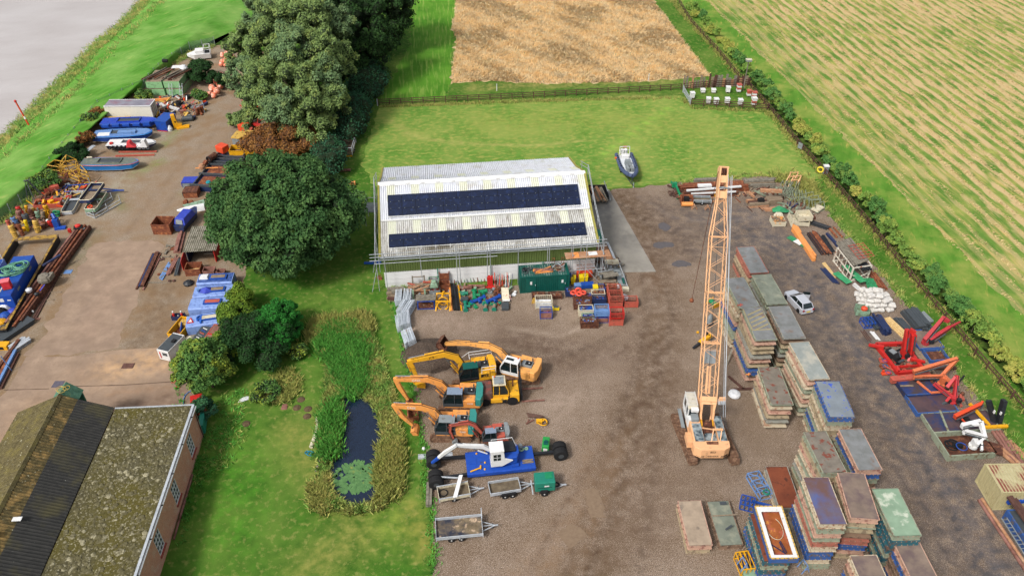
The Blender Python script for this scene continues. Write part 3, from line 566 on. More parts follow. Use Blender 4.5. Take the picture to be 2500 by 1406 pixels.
# ================================================================ brick building
bb=thg('brick_building','single storey brick building with mossy flat roof beside a dark corrugated gable roof','building',(-31.3,54.1,0),3.6)
m_brick=mat('red brick','d89478','b47a60',sc=3,rough=.9,c3='c9b09c',sc3=1.2,th=.58,c4='7f5a4a',sc4=12,th4=.6,bump=.2)
N=m_brick.node_tree.nodes;bt=N.new('ShaderNodeTexBrick');bt.inputs['Scale'].default_value=4.2;bt.inputs['Mortar Size'].default_value=.012;bt.inputs['Color1'].default_value=(*lin('dc9c80',.8),1);bt.inputs['Color2'].default_value=(*lin('c08068',.8),1);bt.inputs['Mortar'].default_value=(*lin('e8d8c4',.8),1)
tc=N.new('ShaderNodeNewGeometry');sx_=N.new('ShaderNodeSeparateXYZ');cx_=N.new('ShaderNodeCombineXYZ');LK=m_brick.node_tree.links
LK.new(tc.outputs['Position'],sx_.inputs[0]);ad=N.new('ShaderNodeMath');ad.operation='ADD';LK.new(sx_.outputs[0],ad.inputs[0]);LK.new(sx_.outputs[1],ad.inputs[1]);LK.new(ad.outputs[0],cx_.inputs[0]);LK.new(sx_.outputs[2],cx_.inputs[1]);LK.new(cx_.outputs[0],bt.inputs['Vector'])
mx=N.new('ShaderNodeMix');mx.data_type='RGBA';mx.inputs[0].default_value=.6;pb=N['Principled BSDF'];src=pb.inputs['Base Color'].links[0].from_socket;LK.new(src,mx.inputs[6]);LK.new(bt.outputs[0],mx.inputs[7]);LK.new(mx.outputs[2],pb.inputs['Base Color'])
m_mossf=mat('mossy flat roof','625c42','3a3620',sc=1.6,rough=1,det=10,c3='564f20',sc3=.28,th=.5,soft=.1,c4='969076',sc4=4.5,th4=.6,soft4=.05,bump=1,bsc=4)
m_rblack=mat('dark corrugated roof','3a3936','2b2b29',sc=2,rough=.9,c3='4a4630',sc3=.35,th=.6,soft=.08,c4='b8b8b0',sc4=6,th4=.73,soft4=.015)
m_rmoss=mat('mossy corrugated roof','655836','403920',sc=3,rough=1,c3='8a7042',sc3=1.2,th=.56,c4='aba890',sc4=6,th4=.68,soft4=.02,bump=.4)
m_rmoss2=mat('lichen corrugated roof','6c6240','4a4228',sc=3,rough=1,c3='6c6236',sc3=1,th=.56,c4='b9b59c',sc4=5,th4=.68,bump=.4)
Lb=26
wy=[-3.1,-8.6,-13.9,-18.9]
ys=[0]
for y in wy:ys+=[y+.65,y-.65]
ys.append(-Lb)
wl=MB()
for a,b in zip(ys[::2],ys[1::2]):wl.box(-.25,b,0,0,a,4.3)
for y in wy:wl.box(-.25,y-.65,0,0,y+.65,1.05);wl.box(-.25,y-.65,3.35,0,y+.65,4.3)
wl.box(-7.6,-.25,0,-.26,0,4.3).box(-16.6,-.25,0,-7.6,0,4.3).box(-16.6,-Lb,0,-16.35,-.25,4.3)
wl.prism([(-16.6,4.3),(-7.7,4.3),(-12.1,6.3)],-.25,0,'y')
pt(bb,'wall',wl,m_brick)
for y in wy:
 wn=pt(bb,'window',MB().box(-.1,y-.65,1.05,-.08,y+.65,3.35),m_glass)
 fr=MB()
 for z in(1.05,1.61,2.18,2.74,3.3):fr.box(-.075,y-.65,z,-.01,y+.65,z+.06)
 for t in(-.65,-.24,.19,.6):fr.box(-.076,y+t,1.052,-.008,y+t+.06,3.348)
 pt(wn,'frame',fr,mwt);pt(bb,'sill',MB().box(0,y-.75,.88,.12,y+.75,1.03),mat('red tile sill','b0564a','8f4238'))
fl=MB().box(-7.5,-Lb,4.3,.05,.05,4.42)
pt(bb,'flat_roof',fl,m_mossf)
Qm=RNG.random((900,2))*[7.0,24.5]+[-7.3,-24.7];Qm=Qm[RNG.random(900)<.9]
mm=MB()
for x,y in Qm:
 r_=ru(.08,.28);mm.lat([(r_,4.42),(r_*.7,4.42+r_*.25),(.0,4.42+r_*.32)],6,(x,y,0))
pt(bb,'moss_clump',mm,mat('moss cushion','6e684a','4c462c',sc=4,rough=1,det=8,c3='a39c80',sc3=1.4,th=.58,soft=.06,bump=.4),kind='stuff')
pt(bb,'roof_edge',MB().bar((-7.5,.06,4.46),(.05,.06,4.46),.12,.1),mgv);pt(bb,'roof_edge',MB().bar((.02,.06,4.46),(.02,-Lb,4.46),.22,.12),mgv)
pt(bb,'gutter',MB().bar((.2,.0,4.28),(.2,-Lb,4.28),.14,.1),mwt)
for y in np.arange(-1.5,-24,-3.4):pt(bb,'gutter_bracket',MB().cb(.2,y,4.34,.2,.1,.05),mbk)
pt(bb,'downpipe',MB().tube((.12,-.4,0),(.12,-.4,4.25),.05),mbk)
def ribroof(x0,z0,x1,z1,m_,name,n=84,bands=1):
 """corrugated slope, ribs running up the slope"""
 for b in range(bands):
  xa,za=x0+(x1-x0)*b/bands,z0+(z1-z0)*b/bands;xb,zb=x0+(x1-x0)*(b+1)/bands,z0+(z1-z0)*(b+1)/bands;mb=MB();vs=[]
  for i in range(n*3+1):
   y=.15-Lb*i/(n*3);dz=(.06 if i%3==1 else 0)+.012*b;vs+=[(xa,y,za+dz),(xb,y,zb+dz)]
  mb.add(vs,[(2*i,2*i+1,2*i+3,2*i+2)for i in range(n*3)]);pt(bb,name,mb,m_[b]if isinstance(m_,list)else m_)
ribroof(-12.1,6.55,-7.55,4.45,[m_rmoss,m_rblack,m_rblack],'roof_slope',bands=3)
ribroof(-12.1,6.55,-16.8,4.4,[m_rmoss2,m_rmoss2],'roof_slope',bands=2)
pt(bb,'ridge_tile',MB().prism([(-12.35,6.5),(-12.1,6.72),(-11.85,6.5)],-Lb,.2,'y'),m_rmoss2)
pt(bb,'rooflight',MB().box(-10.9,-13.9,6.1,-10.15,-13.5,6.16),mwt);pt(bb,'rooflight',MB().box(-11.7,-15.6,6.45,-11.2,-15.1,6.5),mwt)
dm=thg('green_dormer','small green gabled hoist canopy at the end of the dark roof','canopy',(-43.5,54.0,3.0),3.6)
pt(dm,'roof',MB().prism([(-1.3,2.3),(0,3.5),(1.3,2.3),(0,3.35)],-.6,1.3,'y'),mat('mossy green boards','5f8a72','3f6650',sc=3,c3='7b8a50',rough=.9));pt(dm,'gable_board',MB().prism([(-1.2,0),(1.2,0),(1.2,2.3),(0,3.3),(-1.2,2.3)],1.0,1.15,'y'),m_teal)
sol('yellow_rope','loose yellow rope lying on the small green canopy roof','rope',MB().ring((0,0,0),.35,.03,14).ring((.6,.1,.02),.3,.03,14).ring((.3,-.2,.04),.4,.03,14),mat('yellow rope','c9b05a','a58a3a'),(-43.8,54.4,6.45))
# ================================================================ fences
def fence(name,label,pts,step,h,m_,grp,rails=3,rh=.12,skip=1,thick=.14):
 P=[G(*p)for p in pts];t=thg(name,label,'fence',P[0],0,grp);o=P[0];pp=[]
 for a,b in zip(P,P[1:]):
  n=max(1,round((b-a).length/step));pp+=[a.lerp(b,i/n)-o for i in range(n)]
 pp.append(P[-1]-o);pm=MB().cb(0,0,0,thick,thick,h).mesh('post',m_)
 for p in pp:link('post',pm,t,p+Vc((0,0,ru(-.06,0))),ru(-5,5))
 for i in range(0,len(pp)-skip,skip):
  for k in range(rails):
   z=h*(.93-k*.82/max(1,rails));a,b=pp[i],pp[i+skip];pt(t,'rail',MB().bar(a+Vc((0,-.08,z+ru(-.03,.03))),b+Vc((0,-.08,z)),.05,rh),m_)
 return t
fence('post_and_rail_fence','brown post and rail fence crossing the grass below the straw field',[(924,258),(1250,243),(1662,220)],2.0,1.25,m_brown,'post and rail fences')
pt(thg('corner_post','pale metal post at the left end of the brown rail fence','post',G(922,259)),'post',MB().cb(0,0,0,.14,.14,1.3),mgv)
fence('field_fence','long brown post and rail fence running up the right edge beside the hedge',[(1640,-20),(1686,58),(1750,128),(1800,190),(1822,208),(1876,268),(1945,355),(2012,428),(2100,530),(2200,655),(2350,835),(2500,1010),(2600,1120)],2.1,1.15,m_brown,'post and rail fences',rails=2,skip=2)
fence('apiary_fence','short brown rail fence in front of the row of white beehives',[(1686,258),(1780,264),(1873,270)],2.0,1.3,m_brown,'post and rail fences')
fence('apiary_back_fence','brown rail fence behind the beehives in front of the upright boards',[(1668,222),(1740,215),(1826,212)],2.1,1.5,m_brown,'post and rail fences')
pf=thg('board_fence','ragged fence of upright grey and brown boards of uneven height behind the beehives','fence',G(1668,216),0)
for i in range(24):
 p=G(1668+i*6.9,217-i*.32)-G(1668,216);hh=ru(1.6,3.0)if i%3 else ru(2.2,3.3)
 pt(pf,'board',MB().cb(p.x,p.y,0,rc([.45,.35,.55]),.06,hh*.85),rc([mwg,mwp,m_wood,m_brown,mwg]))
gt=thg('field_gate','grey metal bar gate closing the left side of the beehive enclosure','gate',G(1667,226));gp=G(1685,258)-G(1667,226)
for k in range(5):pt(gt,'bar',MB().tube((0,0,.25+k*.24),tuple(gp+Vc((0,0,.25+k*.24))),.035),mgv)
for t in(0,1):pt(gt,'post',MB().cb(gp.x*t,gp.y*t,0,.12,.12,1.4),mgv)
pt(gt,'brace',MB().bar((0,0,.2),tuple(gp+Vc((0,0,1.2))),.05),mgv)
hv=[(1689,234,0,2),(1715,221,1,1),(1741,221,2,1),(1776,220,2,2),(1802,219,3,3),(1827,229,3,2),(1839,238,3,3),(1839,252,3,3),(1728,247,2,2),(1747,249,2,2),(1774,248,2,2),(1806,251,2,2)]
bl=['small white beehive standing just inside the grey gate','low white hive box, leftmost against the brown back fence','white beehive on legs, third along the back row','white beehive on legs in front of the tall boards','white beehive with red roof nearest the lamp pole','white beehive with pale red lid right of the lamp pole','red lidded hive against the right corner fence','tall white hive with red base, lowest at the right corner','white hive, first of four behind the front rail fence','shorter white hive, second behind the front rail fence','tallest white hive, third behind the front rail fence','bluish white hive, fourth behind the front rail fence']
for(x,y,k,n),lb in zip(hv,bl):
 h=thg('beehive',lb,'beehive',G(x,y+7),ru(-8,8),'beehives in the fenced enclosure');h.scale=(1.3,1.3,1.3);red=k==3
 for i,(sx,sy)in enumerate(((-.2,-.2),(.2,-.2),(.2,.2),(-.2,.2))):pt(h,'leg',MB().cb(sx,sy,0,.06,.06,.22),m_wood)
 for i in range(n):pt(h,'hive_box',MB().cb(0,0,.22+i*.3,.55,.55,.285),mrf if(red and i==1)else mwt)
 pt(h,'lid',MB().cb(0,0,.22+n*.3,.64,.64,.12),mrf if red and y<245 else mwt)
lp=thg('lamp_pole','tall grey pole with white floodlight box at the corner of the hives','lamp pole',G(1814,222))
pt(lp,'pole',MB().tube((0,0,0),(0,0,5.6),.11,8,.08),mwg);pt(lp,'floodlight',MB().cb(0,0,5.6,1.0,.7,.3).m(1).cb(0,0,5.9,1.04,.74,.08),[m_grey,mcr])
for x,y,h,m_,nm,lb in[(1213,222,1.2,mwt,'marker_post','short white marker post on the grass above the left half of the fence'),(1583,198,1.3,mwt,'marker_post','short white marker post at the edge of the straw field near the beehives')]:
 sol(nm,lb,'post',MB().tube((0,0,0),(0,0,h),.07).tube((0,0,h),(0,0,h+.08),.09),m_,G(x,y),grp='white marker posts')
s=thg('sign_board','small grey green board leaning on the field fence','board',G(1951,366),-55);pt(s,'panel',MB().box(-.4,0,.2,.4,.05,1.2),m_grey);pt(s,'leg',MB().cb(-.3,0,0,.05,.05,.2),m_brown)
s=thg('electric_cabinet','white metal cabinet with grey door standing at the field fence','cabinet',G(2013,424),0);pt(s,'box',MB().box(-.35,-.3,0,.35,.3,1.3),m_grey,bev=.02);pt(s,'lid',MB().box(-.4,-.35,1.3,.4,.35,1.42),mwt)
s=thg('lifebuoy','yellow oval lifebuoy ring hung on the fence beside the white cabinet','lifebuoy',G(2000,425),-30);pt(s,'ring',MB().ring((0,0,.75),.42,.13,18,'y',6),mat('lifebuoy yellow','f0dc4e','d8c03a'))
s=thg('tide_pole','red and white leaning navigation pole on the river bank','pole',G(69,302,.6),0);pt(s,'pole',MB().tube((0,0,-.3),(-1.0,.6,3.6),.13,8),m_orr);pt(s,'band',MB().tube((-.22,.13,.75),(-.36,.22,1.2),.14,8),mwt);pt(s,'top_mark',MB().lat([(.18,3.6),(.22,3.8),(.1,3.95)],8,(-1.02,.6,0)),m_red)
cl=thg('chain_link_fence','green chain link fence along the foot of the grass flood bank','fence',G(522,112));o=G(522,112)
fl_=[(522,112),(462,125),(400,165),(352,215),(300,240),(240,268),(185,335),(125,410),(75,480),(25,525),(-40,570)];FP=[]
for a,b in zip(PG(*fl_),PG(*fl_[1:])):
 n=max(1,round((b-a).length/2.6));FP+=[a.lerp(b,i/n)-o for i in range(n)]
pm=MB().cb(0,0,0,.08,.08,1.9).mesh('post',m_grey)
m_mesh=mat('chain link mesh','8fb09a','7f9f8c',rough=.6,alpha=.32)
for p in FP:link('post',pm,cl,p+Vc((.3,0,0)))
for a,b in zip(FP,FP[1:]):
 pt(cl,'mesh_panel',MB().add([tuple(a+Vc((.3,0,.1))),tuple(b+Vc((.3,0,.1))),tuple(b+Vc((.3,0,1.8))),tuple(a+Vc((.3,0,1.8)))],[(0,1,2,3)]),m_mesh)
# ================================================================ trees and shrubs
def crown(name,parent,c,rad,n,ls,m_,clumps=60,seed=0,low=-.5,cr=.28,kind=None,m_core=None,jitter=.25):
 """leaves on many leaf clumps that fill an uneven ellipsoid; every leaf is its own small face"""
 g=np.random.default_rng(seed+5);rad=np.array(rad,float);k=0;C=[]
 while len(C)<clumps:
  d=g.normal(0,1,3);d/=np.linalg.norm(d)
  if d[2]<low:continue
  bump=1+jitter*noise.noise(Vector(d*2.2)+Vc((seed,0,0)));C.append(d*rad*(.62+.26*g.random())*bump)
 C=np.array(C);R0=rad.mean()*cr*(.65+.7*g.random(clumps));w_=R0**2;idx=g.choice(clumps,n,p=w_/w_.sum())
 d=g.normal(0,1,(n,3));d/=np.linalg.norm(d,axis=1)[:,None];d[:,2]=np.where(d[:,2]<-.3,-d[:,2]*.6,d[:,2])
 sc_=np.array([1,1,min(1.2,rad[2]/rad[0])])if rad[2]>rad[0]else np.array([1,1,.85])
 P=C[idx]+d*sc_*(R0[idx]*(.8+.28*g.random(n)))[:,None]
 nn=d+g.normal(0,.55,(n,3));nn/=np.linalg.norm(nn,axis=1)[:,None]
 t=np.cross(nn,g.normal(0,1,(n,3)));t/=np.linalg.norm(t,axis=1)[:,None];b=np.cross(nn,t);s_=ls*(.6+.8*g.random(n))[:,None]
 V=np.stack([P-t*s_*.5,P-b*s_*.32,P+t*s_*.5,P+b*s_*.32],1).reshape(-1,3)+np.array(c)
 o=npmesh(name,V,np.arange(4*n).reshape(n,4),m_,kind,parent=parent)
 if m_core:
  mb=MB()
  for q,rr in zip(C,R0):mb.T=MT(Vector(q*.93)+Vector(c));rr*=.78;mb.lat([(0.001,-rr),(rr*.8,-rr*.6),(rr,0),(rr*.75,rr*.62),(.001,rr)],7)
  pt(parent,'core_blobs',mb,m_core,kind='stuff')  # dark filler blobs added inside the crown to block see-through gaps
 return o
m_bark=mat('tree bark','6b5d4c','453b30',sc=4,rough=1,bump=.3)
m_core=mat('crown core','22341a','1a2814',sc=3,rough=1)  # dark leaf green for the added filler blobs in the crowns
def lf(n,a,b,c=None,th=.58):return mat(n,a,b,sc=1.1,rough=.75,c3=c or a,sc3=.5,th=th,soft=.09,c4=b,sc4=6,th4=.55,trans=.2,det=4,spec=.15,upn=.3)
l_dark=lf('sycamore leaf','4c7340','34562d','648648',.54);l_pop=lf('poplar leaf','98ae66','708a52','aab45c',.6);l_deep=lf('dark lime leaf','3a5c2e','284420','4c6c34')
l_yel=lf('yellow green leaf','7f9a34','5c7c2a','a0a83a',.6);l_con=lf('conifer green','3f8f38','2c702c');l_hol=lf('holly leaf','2f5428','20401e','3c6030');l_brn=lf('dead brown leaf','9c6c3a','774c28','b08448')
l_hedge=lf('hedge leaf','8aa84c','668c40','b5bc58',.56);l_hedg2=lf('hedge leaf dark','65924a','4c7a3c','90a84e',.6);l_hedg3=lf('hedge leaf gold','b0b452','8c9c48','c4b860',.56);l_blu=lf('ivy leaf','3a6a4c','2b523a','4c8050')
l_acac=lf('acacia leaf','6a9046','4c763a','a4b040',.55)
def tree(name,label,cat,base,blobs,leaf,n,ls,h_tr=3,rt=.35,grp=None,clumps=60,seed=0,core=m_core,**k):
 t=thg(name,label,cat,base,0,grp)
 tr=MB();top=Vector(blobs[0][0]);tr.tube((0,0,0),(top.x*.2,top.y*.2,h_tr),rt,8,rt*.7)
 for i,(c,r_)in enumerate(blobs):
  c=Vector(c);tr.tube((top.x*.2,top.y*.2,h_tr*.9),tuple(c),rt*.6,6,rt*.15)
  for j in range(4):
   a=random.random()*6.28;tr.tube(tuple(c*.6+Vc((0,0,h_tr*.3))),tuple(c+Vc((cos(a)*r_[0]*.7,sin(a)*r_[1]*.7,ru(-.2,.6)*r_[2]))),rt*.25,5,rt*.06)
 pt(t,'trunk',tr,m_bark);tot=sum(r_[0]*r_[1]for c,r_ in blobs)
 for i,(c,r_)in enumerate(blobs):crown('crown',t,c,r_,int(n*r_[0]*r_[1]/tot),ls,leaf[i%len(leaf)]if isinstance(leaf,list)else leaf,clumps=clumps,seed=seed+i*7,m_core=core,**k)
 return t
ROW='trees between the two yards'
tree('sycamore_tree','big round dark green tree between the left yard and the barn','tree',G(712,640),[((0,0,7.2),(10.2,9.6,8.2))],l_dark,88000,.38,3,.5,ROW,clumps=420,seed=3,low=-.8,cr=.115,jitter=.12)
l_pop2=lf('willow leaf','8ca670','66845a','a2ae62',.6)
POP=[(630,262,5.5,3.0),(690,285,6,3.2),(760,292,5.5,3.2),(812,262,6,2.8),(600,200,8,2.8),(655,205,9,3.4),(725,215,9.5,3.6),(795,205,9,3.2),(595,130,10,2.8),(650,125,12,3.4),(715,130,13,3.6),(785,135,12.5,3.4),(835,150,10,2.6),(630,60,13.5,3.0),(690,55,15,3.4),(755,60,15,3.4),(815,75,13,3.0),(700,5,16,3.2),(640,10,14,3.0),(770,0,15,3.2),(715,325,3,2.8)]
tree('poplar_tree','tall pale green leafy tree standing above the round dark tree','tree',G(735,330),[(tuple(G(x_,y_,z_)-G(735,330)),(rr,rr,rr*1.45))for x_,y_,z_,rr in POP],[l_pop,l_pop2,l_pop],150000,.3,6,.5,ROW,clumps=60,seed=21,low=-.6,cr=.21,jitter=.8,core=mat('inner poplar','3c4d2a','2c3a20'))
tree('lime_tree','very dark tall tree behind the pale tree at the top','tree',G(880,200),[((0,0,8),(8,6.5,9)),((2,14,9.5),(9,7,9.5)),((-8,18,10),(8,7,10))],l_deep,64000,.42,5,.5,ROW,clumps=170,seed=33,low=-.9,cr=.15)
tree('dead_hedge','rust brown dead shrub between the round tree and the pale tree','shrub',G(700,380),[((0,0,2.6),(6.6,3.2,3.0))],l_brn,13000,.3,1,.15,None,clumps=70,seed=41,core=mat('dead brown core','5a3c22','4a301c'))
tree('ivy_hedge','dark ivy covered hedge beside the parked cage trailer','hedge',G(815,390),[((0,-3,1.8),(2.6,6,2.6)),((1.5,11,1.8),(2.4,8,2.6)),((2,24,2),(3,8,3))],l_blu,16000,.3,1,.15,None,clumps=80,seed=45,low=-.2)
for(x,y,r_,h,m_,n,lb)in[(592,748,1.7,2.0,l_yel,5000,'round light green bush beside the row of blue tanks'),(588,800,2.2,2.4,l_yel,7000,'larger yellow green bush below the light green one'),(625,860,4.2,3.0,l_hol,15000,'broad dark holly bush right of the red skip'),(560,880,2.0,2.4,l_yel,5500,'yellowish bush against the red skip'),(495,190,3.0,2.2,l_hol,7000,'dark bush beside the pink buoy pile and the white cabin'),(535,205,2.0,1.8,l_hol,3000,'small dark bush touching the orange buoys'),(590,300,2.2,1.6,l_pop,3500,'low pale bush under the tall pale tree'),(182,385,2.4,1.5,l_hol,4500,'dark round bush left of the blue rowing boat'),(215,345,1.6,1.3,l_brn,1800,'brownish shrub above the dark bush by the boats'),(118,450,2.2,1.4,l_acac,2800,'thin grey green bush by the yellow cage frames'),(245,285,1.3,1.4,l_brn,1500,'brown bramble at the left end of the white container'),(355,235,1.6,1.0,l_acac,1500,'low bramble below the green tanks'),(225,300,1.6,1.4,l_acac,1500,'scrubby bramble on the fence by the blue boats'),(650,960,1.8,.8,l_acac,1500,'low weedy shrub on the lawn above the white sheet'),(487,235,1.7,.9,l_acac,1500,'trailing bramble by the black tyres'),(730,860,1.2,.8,l_acac,900,'small weedy bush at the foot of the bright green conifer'),(500,1010,1.5,1.2,l_blu,2600,'dark creeper between the brick building and the lawn')]:
 tree('bush',lb,'bush',G(x,y+8),[((0,0,h*.75),(r_,r_,h))],m_,n,.24,.5,.08,'bushes around the yards',clumps=36,seed=x,low=-.3)
tree('acacia_bush','feathery bright green small tree over the corner of the left yard','tree',G(520,945),[((-.6,.3,3.0),(2.9,2.7,2.6))],l_acac,15000,.3,1.4,.15,None,clumps=70,seed=77,low=-.5)
tree('conifer','bright green cone shaped conifer between the bushes and the pond','tree',G(680,835),[((0,0,2.0),(3.1,4.9,3.0))],l_con,34000,.2,.6,.2,None,clumps=420,seed=61,low=-.2,cr=.09,jitter=.1)
hp=[G(*p)for p in[(1668,15),(1720,80),(1765,128),(1800,168),(1850,215),(1925,305),(1985,375),(2040,440),(2095,510),(2160,590),(2225,665),(2290,735),(2360,815),(2430,895),(2520,1000)]]
tot=0;D=[0]
for a,b in zip(hp,hp[1:]):D.append(D[-1]+(b-a).length)
hx=list(np.arange(2,D[-1],2.5));nh=len(hx)
def where(px,py):
 for lim,s in((110,'at the far top end of the fence'),(215,'beside the beehive enclosure'),(330,'just below the beehive enclosure'),(430,'above the white cabinet'),(560,'below the white cabinet'),(700,'level with the white pipe frame'),(800,'level with the white sacks'),(900,'level with the red cranes'),(2000,'at the lower right corner')):
  if py<lim:return s
cnt={}
for i,s_ in enumerate(hx):
 k=max(j for j in range(len(D)-1)if D[j]<=s_);p=hp[k].lerp(hp[k+1],(s_-D[k])/(D[k+1]-D[k]));off=1.0+ru(-.5,.6);p+=Vc((off,0,0))
 z_=p.y*CP+CH*SP;py=703-FPX*(p.y*SP-CH*CP)/z_
 r_=ru(.9,1.8)*(1 if py>180 else.8);h=ru(.7,1.8)*(1 if py>420 else.8);wh=where(0,py);cnt[wh]=cnt.get(wh,0)+1
 m_=rc([l_hedge,l_hedg2,l_hedg3,l_hedge,l_hedg2])if i>-1 else l_brn
 cname={l_hedge:'mid green',l_hedg2:'dark green',l_hedg3:'golden green',l_brn:'browned'}[m_]
 tree('hedge_shrub',f'{cname} hedge shrub {wh}, {ORD[min(cnt[wh]-1, 27)]} one down','shrub',p,[((0,0,h*.7),(r_*.9,r_*1.1,h))],m_,2300 if py>250 else 1500,.24 if py>250 else.3,.5,.06,'shrubs of the field hedge',clumps=44,seed=i*3,low=-.2,core=None,cr=.22,jitter=.6)
# ================================================================ tracked machines
def track_unit(parent,x0,x1,y,w_,h,m_,shoes=True,zr=0):
 """one crawler track: frame, wheels and separate shoes"""
 L=x1-x0;r=h/2;t=pt(parent,'track',MB().box(x0+r,y-w_*.32,.12,x1-r,y+w_*.32,h-.12).m(0),m_,rz=zr)
 for x in(x0+r,x1-r):pt(t,'wheel',MB().lat([(r*.82,-w_*.3),(r*.82,w_*.3)],12,(x,y,r),'y'),m_)
 if shoes:
  P=[];st=.26;k=int((L-2*r)/st)
  for i in range(k+1):P.append((x0+r+i*(L-2*r)/k,h,0));P.append((x0+r+i*(L-2*r)/k,0,math.pi))
  for i in range(1,4):a=math.pi*i/4;P.append((x0+r-sin(a)*r,r+cos(a)*r,-a));P.append((x1-r+sin(a)*r,r+cos(a)*r,a))
  me=MB().cb(0,0,-.05,.235,w_,.05).cb(.06,0,0,.03,w_,.03).mesh('track_shoe',m_)
  for x,z,a in P:
   o=link('track_shoe',me,t,(x,y,z if z>.01 else.05));o.rotation_euler=(0,a,0)
def boom(parent,pts,ws,y,th,m_,name='boom',hoses=True,ram=None):
 """box section boom through side view points, with a given depth at each point"""
 up,dn=[],[]
 for i,p in enumerate(pts):
  a=Vector(pts[max(0,i-1)]);b=Vector(pts[min(len(pts)-1,i+1)]);d=(b-a).normalized();n=Vc((-d.y,d.x));c=Vector(p)
  up.append(tuple(c+n*ws[i]/2));dn.append(tuple(c-n*ws[i]/2))
 o=pt(parent,name,MB().prism(up+dn[::-1],y-th/2,y+th/2,'y'),m_,bev=.02)
 if hoses:
  for s_ in(-.12,.12):pt(o,'hydraulic_hose',MB().path([(q[0],y+s_,q[1]+.05)for q in up],.025,5),mbk)
 return o
def ram(parent,a,b,y,r=.09):
 a,b=Vc((a[0],y,a[1])),Vc((b[0],y,b[1]));m_=a.lerp(b,.55)
 return pt(parent,'hydraulic_ram',MB().tube(a,m_,r,8).m(1).tube(m_,b,r*.5,6),[m_cur,m_chrome])
def bucket(parent,p,ang,w_,m_,s=1.0,teeth=True):
 pr_=[(0,0),(.35,-.15),(.8,-.1),(1.05,.25),(1.0,.7),(.9,.75),(.93,.3),(.72,.02),(.35,-.03),(.1,.12),(.05,.5),(-.05,.5)]
 c,s_=cos(ang),sin(ang);q=[(p[0]+s*(x*c-z*s_),p[1]+s*(x*s_+z*c))for x,z in pr_]
 o=pt(parent,'bucket',MB().prism(q,-w_/2,w_/2,'y'),m_)
 side=[q[0],q[1],q[2],q[3],q[4],q[10]]
 for y in(-w_/2,w_/2-.04):pt(o,'side_plate',MB().prism(side,y,y+.04,'y'),m_)
 if teeth:
  for i in range(5):
   y=-w_/2+.1+i*(w_-.2)/4;a=Vector(q[4]);b=a+(Vector(q[4])-Vector(q[3])).normalized()*.22*s;pt(o,'tooth',MB().bar((a.x,y,a.y),(b.x,y,b.y),.09,.07,.03,.03),m_track)
 return o
def cab(parent,x0,x1,y0,y1,z0,z1,m_,roofm,slope=.35,roof_t=.09,hatch=False):
 """framed cab with glass panes set inside its pillars"""
 pr_=[(x0,z0),(x1,z0),(x1+.02,z0+(z1-z0)*.45),(x1-slope,z1),(x0+.05,z1)]
 c=pt(parent,'cab',MB().prism([(x0,z0),(x1,z0),(x1,z0+.35),(x0,z0+.35)],y0,y1,'y'),m_)
 ins=[(x0+.06,z0+.3),(x1-.05,z0+.3),(x1-.03,z0+(z1-z0)*.45),(x1-slope-.06,z1-.03),(x0+.1,z1-.03)]
 pt(c,'window',MB().prism(ins,y0+.05,y1-.05,'y'),m_glass)
 fr=MB()
 for y in(y0+.03,y1-.03):
  for i in range(len(pr_)):a,b=pr_[i],pr_[(i+1)%5];fr.bar((a[0],y,a[1]),(b[0],y,b[1]),.08,.08)
  xm=x0+(x1-x0)*.42;fr.bar((xm,y,z0),(xm,y,z1),.07,.07)
 for a in pr_[1:]:fr.bar((a[0],y0+.03,a[1]),(a[0],y1-.03,a[1]),.08,.08)
 pt(c,'frame',fr,m_)
 pt(c,'roof',MB().box(x0,y0-.03,z1,x1-slope+.05,y1+.03,z1+roof_t),roofm,bev=.03)
 if hatch:pt(c,'roof_hatch',MB().box(x0+(x1-x0)*.3,y0+.3,z1+roof_t,x1-slope-.1,y1-.3,z1+roof_t+.03),m_glass)
 return c
m_cur=m_org
